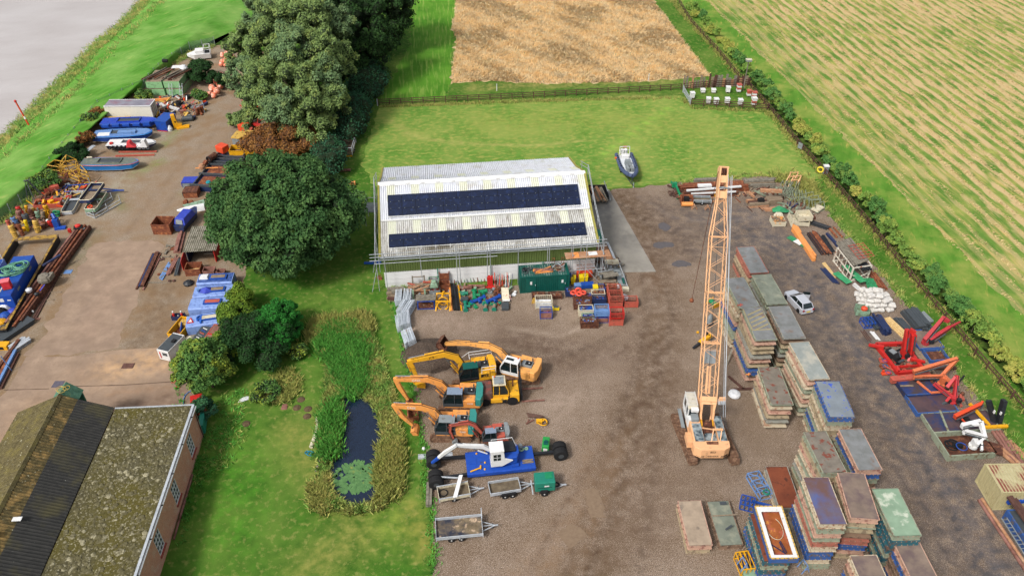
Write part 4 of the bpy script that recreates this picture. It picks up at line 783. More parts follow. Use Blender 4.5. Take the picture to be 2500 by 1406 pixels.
def excavator(label,loc,hd,body,trk,boomp,bw,arm,aw,bk,cabm,roofm,L=4.2,W=2.8,z0=1.0,tail=None,engine=mgy,th=.42,txt=None,rails=False,name='excavator',thd=0,bkm=None,hatch=False,blade=False,s=1.0,txtm=None,seam=True):
 global m_cur;m_cur=body
 e=thg(name,label,'excavator',loc,hd,'excavators parked in the gravel yard');tw=.55*s;h=.9*s
 u=pt(e,'undercarriage',MB().cb(0,0,.35*s,L*.6,W-1.0*s,.4*s).lat([(.65*s,.75*s),(.6*s,z0)],14),m_track,rz=thd)
 for sy in(-1,1):track_unit(u,-L/2,L/2,sy*(W/2-tw/2),tw,h,m_track)
 bx0,bx1,y1=-2.6*s,1.35*s,1.3*s
 cw=[(bx0+.35*s,-y1),(bx0+.05*s,-y1*.7),(bx0,0),(bx0+.05*s,y1*.7),(bx0+.35*s,y1),(bx1,y1),(bx1,-y1)]
 pt(e,'deck',MB().prism(cw,z0,z0+.28*s),body)
 pt(e,'counterweight',MB().prism([(bx0,-y1*.5),(bx0+.2*s,-y1),(bx0+.75*s,-y1),(bx0+.75*s,y1),(bx0+.2*s,y1),(bx0,y1*.5)],z0+.2*s,z0+1.25*s),tail or body,bev=.08)
 b1=pt(e,'side_housing',MB().box(bx0+.78*s,-y1,z0+.3*s,-.1,-.45*s,z0+1.05*s),body,bev=.03)
 b2=pt(e,'side_housing',MB().box(bx0+.78*s,.42*s,z0+.3*s,-.55*s,y1,z0+1.0*s),body,bev=.03)
 pt(b2,'vent_panel',MB().box(bx0+1.0*s,y1,z0+.45*s,-.8*s,y1+.02,z0+.85*s),mbk if txt=='JCB' else body)
 en=pt(e,'engine_cover',MB().box(bx0+.8*s,-.42*s,z0+.3*s,-.6*s,.4*s,z0+1.28*s),engine,bev=.05)
 pt(en,'latch',MB().cb(bx0+1.2*s,0,z0+1.28*s,.12,.1,.06),mwt);pt(en,'grille',MB().box(bx0+.9*s,-.3*s,z0+1.285*s,bx0+1.6*s,.3*s,z0+1.31*s),mbk)
 pt(e,'exhaust',MB().tube((bx0+1.0*s,-.6*s,z0+1*s),(bx0+1.0*s,-.6*s,z0+1.55*s),.07),mgy)
 pt(e,'battery_box',MB().box(-.05,-y1,z0+.28*s,1.2*s,-.5*s,z0+.75*s),body,bev=.03)
 pt(e,'valve_block',MB().cb(-.25*s,-.1*s,z0+.3*s,.5*s,.5*s,.4*s).tube((-.5*s,.1*s,z0+.6*s),(.3*s,.1*s,z0+.6*s),.07),mrd)
 cab(e,-.55*s,1.45*s,.38*s,1.32*s,z0+.2*s,z0+1.95*s,cabm,roofm,.45*s,hatch=hatch)
 pt(e,'beacon',MB().lat([(.07,z0+2.05*s),(.07,z0+2.2*s),(.03,z0+2.25*s)],8,(-.3*s,.5*s,0)),m_orange)
 b=boom(e,boomp,bw,-.05*s,th*s,body);a=boom(e,arm,aw,-.05*s,th*.75*s,body,'dipper_arm')
 ram(e,(boomp[0][0]+.7*s,boomp[0][1]-.5*s),(boomp[2][0],boomp[2][1]-.25*s),-.33*s,.08*s);ram(e,(boomp[0][0]+.7*s,boomp[0][1]-.5*s),(boomp[2][0],boomp[2][1]-.25*s),.22*s,.08*s)
 ram(e,(boomp[2][0],boomp[2][1]+bw[2]*.7),(arm[0][0]-.0,arm[0][1]+.28*s),-.05*s,.085*s)
 q=Vector(arm[0]).lerp(Vector(arm[-1]),.15);q2=Vector(arm[0]).lerp(Vector(arm[-1]),.95);ram(e,(q.x+.35*s,q.y+.05),(q2.x+.35*s,q2.y),-.05*s,.07*s)
 pt(e,'link',MB().bar((arm[-1][0],-.2*s,arm[-1][1]),(arm[-1][0]+.1,-.2*s,arm[-1][1]-.35*s),.1).bar((arm[-1][0],.1*s,arm[-1][1]),(arm[-1][0]+.1,.1*s,arm[-1][1]-.35*s),.1),m_track)
 if bk:bucket(e,bk[0],bk[1],bk[2],bkm or mru,bk[3])
 if txt:
  p,q=Vector(boomp[-2]),Vector(boomp[-1]);c=p.lerp(q,.38);an=math.atan2(q.y-p.y,q.x-p.x)
  text(b,'lettering',txt,.38*s,(c.x,th*s/2-.05*s+.012,c.y),(R(90),an,R(180)),txtm or mwt)
  text(b2,'lettering',txt,.26*s,(-1.3*s,y1+.03,z0+.62*s),(R(90),0,R(180)),mwt if txt=='CASE' else m_yel)
 if rails:
  r_=MB()
  for x0_,x1_,y in((-2.4,.1,-y1),(-2.4,-.9,y1)):
   r_.tube((x0_,y,z0+1.0),(x0_,y,z0+1.9),.03).tube((x1_,y,z0+1.0),(x1_,y,z0+1.9),.03).tube((x0_,y,z0+1.9),(x1_,y,z0+1.9),.03).tube((x0_,y,z0+1.5),(x1_,y,z0+1.5),.03)
  r_.tube((.1,-y1,z0+1.9),(1.2,-y1,z0+1.0),.03).tube((.1,-y1,z0+1.5),(.1,-.6,z0+1.5),.03);pt(e,'guard_rail',r_,mwt)
 if blade:pt(e,'dozer_blade',MB().box(L/2+.1,-W/2,.1,L/2+.2,W/2,.5).bar((L/2-.6,-.4,.3),(L/2+.1,-.4,.3),.12).bar((L/2-.6,.4,.3),(L/2+.1,.4,.3),.12),m_track)
 return e
m_casec=painted('case orange','f2a254',.86,'a5785a',.6);m_casetail=painted('teal counterweight','3a8f86',.85,'54706a',.7);m_greyroof=painted('blue grey roof','8493a6',.85,'6a7078',.64)
m_yeljcb=painted('digger yellow','f2b32c',.86,'a07a34',.6)
ex1=excavator('pale orange excavator with white cab, boom stretched left to a brown bucket',(.55,62.75,0),160,m_org,m_track,[(.7,1.75),(2.0,3.0),(3.2,3.35),(5.6,3.0)],[.55,.75,.7,.5],[(5.5,3.0),(7.0,2.6),(8.5,2.0)],[.5,.6,.35],((8.6,1.35),.75,1.35,1.15),mwt,mwt,L=5.0,W=3.0,thd=20,engine=m_grey,bkm=mrd,hatch=True)
ex2=excavator('yellow excavator with white guard rails and a dark green cab roof',(-4.35,62.1,0),191,m_yeljcb,m_track,[(.7,1.8),(1.6,3.6),(2.9,4.3),(6.4,4.0)],[.5,.75,.7,.45],[(6.6,4.1),(6.3,3.0),(5.9,1.2)],[.45,.5,.3],((6.0,.85),3.2,1.1,.85),mbk,m_dgrn,L=4.3,W=2.8,thd=-11,txt='JCB',rails=True,bkm=m_yel,txtm=m_ink)
CB=dict(boomp=[(.7,1.75),(1.8,3.2),(3.0,3.75),(6.3,3.75)],bw=[.5,.72,.65,.42])
ex3=excavator('middle orange excavator with blue grey roof, teal rear and CASE lettering',(-5.6,58.3,0),179,m_casec,m_track,**CB,arm=[(6.4,3.9),(6.1,2.6),(5.35,.75)],aw=[.5,.48,.28],bk=((5.5,.5),3.6,1.0,.8),cabm=mgy,roofm=m_greyroof,L=4.3,W=2.8,tail=m_casetail,txt='CASE',thd=2,bkm=mru)
ex4=excavator('front orange excavator with grey hatch roof, its toothed bucket on the gravel edge',(-6.15,54.5,0),178,m_casec,m_track,[(.7,1.75),(1.7,3.1),(2.8,3.6),(5.5,3.75)],[.5,.72,.65,.42],arm=[(5.6,3.9),(4.9,2.3),(3.9,.95)],aw=[.5,.48,.28],bk=((3.75,.7),4.1,1.1,.85),cabm=mgy,roofm=m_grey,L=4.2,W=2.7,tail=m_casetail,engine=m_grey,txt='CASE',thd=2,bkm=m_orgd)
ex5=excavator('small red mini excavator with grey cab behind the blue pontoon',(-2.0,53.5,0),187,mrf,m_track,[(1.0,1.2),(1.7,2.4),(2.3,2.9),(4.0,2.75)],[.3,.42,.4,.26],[(4.1,2.8),(4.2,1.9),(3.9,.8)],[.28,.3,.2],((3.9,.7),3.6,.7,.55),mgy,m_greyroof,L=2.4,W=1.9,z0=.75,tail=m_grey,engine=m_grey,s=.68,blade=True,th=.36,bkm=m_grey)
tb=sol('loose_bucket','rusty digger bucket lying on gravel between the two front orange excavators','digger bucket',MB().prism([(0,0),(.5,-.2),(1.0,0),(1.15,.5),(1.0,.9),(.9,.5),(.7,.15),(.2,.15),(0,.5)],-.6,.6,'y').box(0,-.62,0,1.0,-.58,.6).box(0,.58,0,1.0,.62,.6),mru,G(330,870,0,'C7'),190)
sol('loose_bucket','small yellow bucket behind the boom of the middle orange excavator','digger bucket',MB().prism([(0,.1),(.4,0),(.8,.2),(.85,.6),(.7,.25),(.3,.15),(0,.5)],-.45,.45,'y'),m_yel,G(362,560,0,'C7'),150)
m_blub=painted('bright blue deck','1f4fb0',.85,'2f3f66',.64,rough=.5)
am=thg('pontoon_digger','white cab digger on a blue pontoon with black double wheels at both ends','pontoon digger',(-1.15,50.15,0),7.5,'excavators parked in the gravel yard');m_cur=mwt
pt(am,'hull',MB().prism([(-3.3,.55),(3.3,.55),(3.3,1.05),(-3.3,1.05)],-1.35,1.35,'y').box(-3.0,-1.2,.3,3.0,1.2,.55),m_blub,bev=.03)
pt(am,'rubbing_strip',MB().box(-3.32,-1.4,.93,3.32,-1.36,1.05),mat('strip blue','2b5fd0','2048a8'))
pt(am,'hatch',MB().box(-3.0,-.2,1.05,-2.3,.6,1.09),m_blub);pt(am,'deck_box',MB().box(1.0,-1.1,1.05,1.7,-.4,1.3),m_blub,bev=.02)
for i,(x,y)in enumerate([(-1.6,-1.0),(-1.5,-.2),(-2.2,1.0),(-1.4,1.15)]):pt(am,'yellow_lug',MB().lat([(.09,1.05),(.09,1.17),(.03,1.2)],8,(x,y,0)),m_yel)
for x,y,l in((-4.6,1.2,0),(-4.4,-1.2,0),(4.4,.6,1)):
 ax_=pt(am,'wheel_arm',MB().bar((3.2 if l else-3.2,y*.9,.7),(6.0 if l else-6.2,y*.9 if l else y,.7),.28,.25),mbp)
for cx,cy in((-6.4,1.2),(-6.3,-1.25),(6.0,.62)):
 for dy in(-.42,.38):
  wh=pt(am,'wheel',MB().lat([(.3,-.33),(.66,-.33),(.72,-.25),(.72,.25),(.66,.33),(.3,.33)],20,(cx,cy+dy,.72),'y'),mbk)
  pt(wh,'hub',MB().lat([(.28,-.34),(.28,.34)],10,(cx,cy+dy,.72),'y'),mgy)
pt(am,'slew_ring',MB().lat([(.7,1.05),(.65,1.4)],14,(-.2,0,0)),m_blub)
pt(am,'counterweight',MB().prism([(.3,-1.0),(1.55,-.9),(1.8,-.3),(1.8,.5),(1.5,1.0),(.3,1.1)],1.4,2.3),m_blub,bev=.06)
pt(am,'engine_cover',MB().box(.3,-.25,2.3,1.5,.95,2.55),mbp,bev=.04)
c=pt(am,'cab',MB().prism([(-1.0,1.4),(.1,1.4),(1.15,2.1),(.35,2.45),(.25,3.5),(-1.0,3.5)],-1.1,-.98,'y').box(-1.0,-.98,1.4,.25,.15,3.45),mwt,bev=.03)
pt(c,'window',MB().box(-.75,-1.125,2.3,-.05,-1.10,3.15),m_glass);pt(c,'window',MB().box(-1.02,-.8,2.3,-1.0,0,3.3),m_glass)
pt(c,'window_bar',MB().box(-.75,-1.14,2.7,-.05,-1.125,2.74).box(-.42,-1.14,2.3,-.38,-1.125,3.15),mwt)
pt(c,'roof',MB().box(-1.08,-1.15,3.5,.3,.2,3.6),mwt,bev=.04)
pt(am,'guard_rail',MB().path([(-.8,.25,3.6),(-.8,.25,3.75),(1.2,.3,3.75),(1.6,.3,2.5)],.03).path([(1.2,.3,3.75),(1.2,1.0,3.0)],.03),mwt)
boom(am,[(-.4,1.7),(-1.6,2.7),(-2.6,2.9),(-4.2,3.3)],[.35,.48,.45,.3],.45,.28,mwt)
boom(am,[(-4.1,3.45),(-5.2,2.6),(-5.9,1.9)],[.32,.42,.3],.3,.24,mwt,'dipper_arm');boom(am,[(-5.85,1.95),(-6.6,1.25)],[.3,.18],.3,.22,m_blub,'dipper_end',hoses=False)
ram(am,(-1.2,1.6),(-2.8,2.7),.45,.07);ram(am,(-2.8,3.15),(-4.1,3.6),.45,.07)
s=sol('yellow_ram','yellow hydraulic ram lying on the front of the blue pontoon deck','ram',MB().tube((0,0,.09),(1.0,.35,.09),.07,8).tube((1.0,.2,.12),(1.05,.6,.12),.08,8),m_yel,(0,0,1),7.5)
o_=lambda x,y,z:(G(0,0)*0)+Vc((-1.15+x*cos(R(7.5))-y*sin(R(7.5)),50.15+x*sin(R(7.5))+y*cos(R(7.5)),z))
s.location=o_(-3.0,-1.15,1.06)
sol('small_tyre_stack','two small green tyres stacked on the far corner of the blue deck','tyre',MB().ring((0,0,.1),.2,.1,14).ring((.5,.1,.08),.14,.08,12),m_pgrn,o_(2.2,.95,1.05))
sol('glass_dome','clear domed light cover on the far corner of the blue deck','dome',MB().lat([(.26,0),(.26,.15),(.18,.3),(.02,.36)],12),m_grey,o_(2.1,1.15,1.3))
for i in range(3):sol('timber_offcut',['lower','middle','upper'][i]+' short timber batten lying on the right end of the blue deck','timber',MB().bar((-.5,0,.05),(.55,.05,.05),.12,.08),m_wood,o_(2.6,-.45-.16*i,1.06),ru(-6,6),'battens on the blue deck')
m_crn=painted('crane orange','efb888',.92,'c0906c',.64);m_cdeck=mat('oily crane deck','a9b4b6','7b898e',sc=2,rough=.5,c3='34454e',sc3=1.6,th=.55,soft=.08)
cr=thg('lattice_boom_crane','tall pale orange lattice boom crawler crane with white cab standing in the yard','crane',(19.35,53.0,0),0)
for sx in(-1,1):
 t0=bpy.data.objects.new('track_frame',MB().box(-2.2,-.1,.3,2.2,.1,.7).mesh('track_frame',m_track));COL.objects.link(t0);t0.parent=cr;t0.location=(sx*2.0+(-.1 if sx<0 else.0),.3,0);t0.rotation_euler=(0,0,R(98))
 h=.95;me=MB().cb(0,0,0,.3,.78,.06).cb(.05,0,.06,.05,.78,.04).mesh('track_shoe',m_track)
 for i in range(17):link('track_shoe',me,t0,(-2.65+i*.33,0,h));link('track_shoe',me,t0,(-2.65+i*.33,0,.02))
 for s_ in(-1,1):
  for a in(.8,1.57,2.3):o=link('track_shoe',me,t0,(s_*(2.7+sin(a)*.42),0,h/2+cos(a)*h/2));o.rotation_euler=(0,s_*a,0)
  pt(t0,'sprocket',MB().lat([(.4,-.3),(.4,.3)],12,(s_*2.65,0,.5),'y'),m_track)
pt(cr,'carbody',MB().cb(0,.3,.35,3.4,1.6,.5).lat([(1.0,.85),(1.0,1.2)],18,(0,.3,0)),m_track)
pt(cr,'catwalk',MB().box(-2.3,1.0,1.25,-1.95,3.6,1.32),m_grey)
pt(cr,'deck',MB().box(-1.75,-2.2,1.2,1.7,2.0,1.35),m_crn)
cwp=[(-1.8,-1.6),(-1.75,-2.35),(-1.1,-2.75),(1.1,-2.75),(1.7,-2.35),(1.75,-1.6)]
cw=pt(cr,'counterweight',MB().prism(cwp,1.15,2.35),m_crn,bev=.04)
text(cw,'lettering','LIEBHERR',.3,(0,-2.76,1.42),(R(90),0,0),m_ink);text(cw,'lettering','853',.36,(0,-2.76,2.0),(R(90),0,0),m_ink)
for s_ in(-1,1):
 for i in range(7):pt(cw,'warning_stripe',MB().bar((s_*(.85+i*.1),-2.765+max(0,(.85+i*.1-1.1))*.62,1.3),(s_*(.85+i*.1)+.08,-2.765+max(0,(.93+i*.1-1.1))*.62,1.5),.035,.03),m_ink)
pt(cr,'engine_housing',MB().box(-1.7,-1.6,1.35,-.62,.9,2.4),m_crn,bev=.03);pt(cr,'deck_cover',MB().box(-1.55,-1.7,2.4,-.66,.6,2.43),m_cdeck)
pt(cr,'machinery_housing',MB().box(.75,-1.6,1.35,1.65,1.7,2.3),m_crn,bev=.03);pt(cr,'deck_cover',MB().box(.8,-1.7,2.3,1.6,1.65,2.33),m_cdeck)
pt(cr,'centre_deck',MB().box(-.6,-1.5,1.35,.74,-.2,1.9),m_cdeck);pt(cr,'winch_bed',MB().box(-.55,-.19,1.35,.7,1.9,1.5),m_track)
for y in(.75,-.05):pt(cr,'winch_drum',MB().lat([(.48,-.5),(.48,-.42),(.3,-.42),(.3,.42),(.48,.42),(.48,.5)],16,(.05,y+.1,1.95),'x').m(0),mrd)
for sx in(-.5,.6):pt(cr,'drum_flange',MB().lat([(.52,-.05),(.52,.05)],18,(sx-.0,.85,1.95),'x'),m_yel)
pt(cr,'hoist_motor',MB().cb(-.1,-1.9,1.9,.5,.5,.4).tube((-.5,-1.9,2.3),(.6,-1.9,2.3),.18,8),mrd)
lad=MB()
for i in range(5):lad.bar((-2.25,-1.9+i*.32+.3,2.1),(-1.75,-1.9+i*.32+.3,2.1),.05)
lad.bar((-2.25,-1.6,2.1),(-2.25,-.3,2.1),.06).bar((-1.75,-1.6,2.1),(-1.75,-.3,2.1),.06)
pt(cr,'side_step',lad,m_crn);pt(cr,'step_housing',MB().box(-2.25,-1.6,1.3,-1.76,-.2,2.05),m_crn,bev=.04)
cb=pt(cr,'cab',MB().box(-1.75,1.0,1.35,-.85,1.6,2.5).box(-1.75,1.6,1.35,-.85,3.7,1.9),mwt,bev=.03)
pt(cb,'window',MB().box(-1.72,1.65,1.9,-.88,3.62,3.35),m_glass)
fr=MB()
for x in(-1.75,-.85):
 for y in(1.62,2.6,3.68):fr.bar((x,y,1.9),(x,y,3.4),.1)
 fr.bar((x,1.6,1.95),(x,3.7,1.95),.1).bar((x,1.6,3.38),(x,3.7,3.38),.1)
pt(cb,'frame',fr,mwt);pt(cb,'roof',MB().box(-1.78,1.55,3.4,-.82,3.75,3.5),mcr,bev=.03);pt(cb,'rear_box',MB().box(-1.5,.75,2.35,-.8,1.55,2.85),m_grey,bev=.04);pt(cb,'rear_roof',MB().box(-1.55,1.3,3.2,-.8,1.75,3.55),mwt,bev=.04)
gr=MB()
for i in range(11):gr.bar((-1.78,1.9+i*.18,3.62),(-.82,1.9+i*.18,3.62),.035)
gr.bar((-1.78,1.85,3.62),(-1.78,3.8,3.62),.05).bar((-.82,1.85,3.62),(-.82,3.8,3.62),.05)
pt(cb,'roof_guard',gr,mwt)
bf=Vc((.08,1.25,1.9));bh=Vc((20.75-19.35,68.9-53.0,23.2));ax=(bh-bf).normalized();BLn=(bh-bf).length;ux=Vc((1,0,0));ux=(ux-ax*ux.dot(ax)).normalized();wx=ux.cross(ax).normalized()
if wx.z<0 and wx.y>0:wx=-wx
def bp(u,v,w_):return bf+ax*v+ux*u+wx*w_
bo=pt(cr,'boom',MB(),m_crn)
def hw(v):return(.48+(v/2.2)*.22)if v<2.2 else.78 if v<18.5 else.78-(v-18.5)/4.0*.42 if v<22.5 else.36
def dw(v):return.62 if 2<v<18.5 else.35 if v>=22.5 else(.3+.32*v/2 if v<=2 else.62-(v-18.5)/4*.27)
secs=[2.2+i*1.02 for i in range(17)]+[19.5,20.5,21.5,22.4]
for su in(-1,1):
 for sw_ in(-1,1):
  for a,b in((0,2.2),(2.2,18.5),(18.5,22.5)):pt(bo,'chord',MB().tube(bp(su*hw(a),a,sw_*dw(a)),bp(su*hw(b),b,sw_*dw(b)),.058,6),m_crn)
lac=MB().tube((0,0,0),(0,0,1),.026,5).mesh('lacing',m_crn)
def lace(a,b):
 o=link('lacing',lac,bo,a);d=b-a;o.rotation_mode='QUATERNION';o.rotation_quaternion=d.to_track_quat('Z','Y');o.scale=(1,1,d.length)
for i,(a,b)in enumerate(zip(secs,secs[1:])):
 s_=1 if i%2 else-1
 for w_ in(-1,1):lace(bp(-s_*hw(a),a,w_*dw(a)),bp(s_*hw(b),b,w_*dw(b)))
 for u in(-1,1):lace(bp(u*hw(a),a,-s_*dw(a)),bp(u*hw(b),b,s_*dw(b)))
 if i%5==0:
  for w_ in(-1,1):lace(bp(-hw(a),a,w_*dw(a)),bp(hw(a),a,w_*dw(a)))
for v in(2.2,8,13,18.5):
 for w_ in(-1,1):pt(bo,'cross_member',MB().bar(bp(-hw(v),v,w_*dw(v)),bp(hw(v),v,w_*dw(v)),.12),m_crn)
 for u in(-1,1):pt(bo,'cross_member',MB().bar(bp(u*hw(v),v,-dw(v)),bp(u*hw(v),v,dw(v)),.12),m_crn)
for su in(-1,1):pt(bo,'boom_foot',MB().loft([[bp(su*.62-.08,-.1,.3),bp(su*.62+.08,-.1,.3),bp(su*.62+.08,-.1,-.3),bp(su*.62-.08,-.1,-.3)],[bp(su*.62-.12,2.3,.6),bp(su*.62+.12,2.3,.6),bp(su*.62+.12,2.3,-.6),bp(su*.62-.12,2.3,-.6)]]),m_crn)
pt(bo,'foot_plate',MB().plate([bp(-.7,1.9,.6),bp(.7,1.9,.6),bp(.72,2.7,.6),bp(-.72,2.7,.6)],.05),m_crn)
pt(bo,'inner_panel',MB().plate([bp(-.25,2.8,-.3),bp(.3,2.8,-.3),bp(.25,5.6,-.3),bp(-.2,5.6,-.3)],.05),m_crn)
pt(bo,'platform_board',MB().plate([bp(-.6,5.9,-.2),bp(.6,5.9,-.2),bp(.6,7.3,-.2),bp(-.6,7.3,-.2)],.06),m_grey)
hd_=MB()
for su in(-1,1):hd_.loft([[bp(su*.4-.06,22.3,.45),bp(su*.4+.06,22.3,.45),bp(su*.4+.06,22.3,-.45),bp(su*.4-.06,22.3,-.45)],[bp(su*.34-.06,25.3,.55),bp(su*.34+.06,25.3,.55),bp(su*.34+.06,25.3,-.5),bp(su*.34-.06,25.3,-.5)]])
hd_.loft([[bp(-.4,v,.3),bp(.4,v,.3),bp(.4,v,.22),bp(-.4,v,.22)]for v in(22.3,23.0)]).loft([[bp(-.38,v,.4),bp(.38,v,.4),bp(.38,v,.3),bp(-.38,v,.3)]for v in(23.8,24.5)]).bar(bp(-.5,25.3,.3),bp(.5,25.3,.3),.15)
hdp=pt(bo,'boom_head',hd_,m_crn);pt(hdp,'cross_board',MB().bar(bp(-.4,23.3,.5),bp(.6,23.3,.5),.2,.08),m_grey)
for u in(-.2,0,.2):pt(hdp,'sheave',MB().lat([(.38,-.05),(.38,.05)],14,bp(u,24.9,.2),'x'),mrd)
pt(bo,'hose',MB().path([bp(-.1,v,.3+.04*sin(v))for v in np.arange(3,22,1.2)],.03,4),mgy)
pt(cr,'backstay_cable',MB().tube((1.0,-.6,4.6),bp(.4,24.6,.6),.022,4).tube((1.2,-.6,4.6),bp(.62,24.4,.6),.022,4),mgv)
pt(cr,'gantry',MB().bar((-.55,.1,2.3),(.2,-1.0,3.3),.1).bar((1.3,.1,2.3),(.9,-1.0,3.3),.1).bar((.1,-1.0,3.3),(1.1,-1.0,3.3),.16).bar((.2,-1.0,3.3),(-.1,-2.0,2.0),.09).bar((1.0,-1.0,3.3),(.75,-2.0,2.0),.09),m_crn)
sv=pt(cr,'bridle_block',MB().box(.95,1.3,4.7,1.6,1.5,5.2),m_crn)
for i in range(4):pt(sv,'sheave',MB().lat([(.3,-.04),(.3,.04)],14,(1.0+i*.16,1.4,4.6),'x'),mgv)
rr_=MB()
for i in range(6):rr_.tube((.85+.12*i,-.95,3.35),(1.0+.12*i,1.35,4.35),.016,4)
pt(cr,'reeving_rope',rr_,mgy)
pt(cr,'pendant_rope',MB().tube((1.5,1.45,5.1),bp(.75,24.5,.7),.03,5),mgv)
pt(cr,'headache_line',MB().tube(bp(-.45,24.9,0),(bp(-.45,24.9,0).x-.9,bp(-.45,24.9,0).y-2,8),.03,4),mrd)
pt(cr,'hook_ball',MB().lat([(.02,7.4),(.22,7.55),(.25,7.8),(.1,8.0)],10,(bp(-.45,24.9,0).x-.9,bp(-.45,24.9,0).y-2,0)),mru)
fk=thg('rough_forklift','old yellow heavy forklift with rusty rear cover and long forks pointing right','forklift',G(1135,690,0,'C7'),5)
fb=pt(fk,'chassis',MB().box(-1.1,-1.1,.45,1.9,1.1,1.0).box(.9,-1.1,1.0,1.9,1.1,1.5),m_yeljcb,bev=.05)
pt(fk,'engine_cover',MB().prism([(-2.5,.6),(-2.4,1.3),(-1.9,1.75),(-.9,1.85),(-.9,.6)],-.95,.95,'y'),mat('rusty red brown bonnet','6f5048','54403c',sc=2,c3='8f4438',sc3=1.3),bev=.08)
pt(fk,'lift_frame',MB().box(1.95,-.75,.25,2.15,-.55,3.4).box(1.95,.55,.25,2.15,.75,3.4).box(1.95,-.75,3.2,2.1,.75,3.35).box(1.95,-.75,1.6,2.1,.75,1.75),mbp)
for y in(-.8,1.0):pt(fk,'fork',MB().box(2.2,y-.09,.12,4.6,y+.09,.19).box(2.18,y-.09,.12,2.26,y+.09,1.1),m_rustp)
pt(fk,'carriage',MB().box(2.16,-1.0,.5,2.25,1.2,1.3),mbp)
cabp=cab(fk,-.85,.75,-.85,.55,1.0,2.75,m_yeljcb,mcr,.3)
pt(fk,'roof_slats',MB().box(-.7,-.7,2.85,.3,.4,2.9),m_grey);pt(fk,'step',MB().box(.1,-1.16,.5,.55,-1.1,.9),mbk)
for x,y,r_ in((1.15,-.95,.6),(1.15,.95,.6),(-1.7,-.85,.5),(-1.7,.85,.5)):
 wh=pt(fk,'wheel',MB().lat([(r_*.55,-.2),(r_*.95,-.2),(r_,-.12),(r_,.12),(r_*.95,.2),(r_*.55,.2)],18,(x,y,r_),'y'),mbk);pt(wh,'rim',MB().lat([(r_*.55,-.17),(r_*.55,.17)],12,(x,y,r_),'y'),m_grey)
pt(fk,'beacon',MB().lat([(.07,2.9),(.07,3.05)],8,(-.6,.3,0)),m_orange);pt(fk,'exhaust',MB().tube((1.3,.2,1.5),(1.3,.2,2.6),.07),mrd)
y_=thg('yellow_winch_parts','small heap of yellow hydraulic parts beside a brown plate on the gravel','machine parts',G(1540,940,0,'C7'),0)
pt(y_,'ring',MB().ring((.1,0,.25),.42,.09,14),m_yel);pt(y_,'body',MB().cb(-.3,.1,.1,.6,.4,.35).tube((-.6,0,.2),(.2,.1,.4),.08),m_yel);pt(y_,'hose',MB().ring((.1,.05,.4),.5,.03,12),mbk)
sol('steel_plate','brown triangular steel plate lying behind the yellow parts','steel plate',MB().prism([(-.9,.3),(-.7,-.35),(.95,-.4),(.8,-.1)],.0,.06),mat('brown plate','6d5145','5a4238'),G(1470,870,0,'C7')+Vc((0,0,.25)))
sol('pink_bracket','rusty pink bracket lying left of the yellow parts','bracket',MB().bar((-.5,-.3,.1),(.3,.2,.15),.12).bar((-.2,.3,.1),(-.4,-.3,.1),.1),m_rustp,G(1430,925,0,'C7'))
gb=thg('fuel_bowser','small bright green fuel tank box standing on a pallet','fuel tank',G(1374,232,0,'C9'),83)
pt(gb,'tank',MB().box(-.65,-.35,.12,.65,.35,1.15),m_bgrn,bev=.05);pt(gb,'pump_cover',MB().cb(-.2,0,1.15,.45,.45,.1).cb(-.1,0,1.25,.2,.2,.15),m_dgrn);pt(gb,'label_plate',MB().box(-.67,-.2,.45,-.655,.2,.85),mwt)
for i in range(6):pt(gb,'pallet_board',MB().box(-.75+i*.27,-.6,.06,-.6+i*.27,.6,.1),mwg)
pt(gb,'pallet_bearer',MB().box(-.75,-.5,0,.75,-.4,.06).box(-.75,.4,0,.75,.5,.06),mwg)
def wheelp(t,x,y,r_,w_=.16,rim=mwt):
 wh=pt(t,'wheel',MB().lat([(r_*.5,-w_/2),(r_*.92,-w_/2),(r_,-w_*.3),(r_,w_*.3),(r_*.92,w_/2),(r_*.5,w_/2)],16,(x,y,r_),'y'),mbk)
 pt(wh,'rim',MB().lat([(.04,-w_*.52),(r_*.55,-w_*.45),(r_*.55,w_*.45),(.04,w_*.52)],12,(x,y,r_),'y'),rim);return wh
m_tbed=mat('stained trailer bed','8a7a62','62543f',sc=1.5,rough=.85,c3='2e3240',sc3=.6,th=.48,soft=.08,c4='c3a98c',sc4=1.3,th4=.62)
m_tbed2=mat('muddy trailer bed','7a6d58','55493a',sc=2,rough=.95)
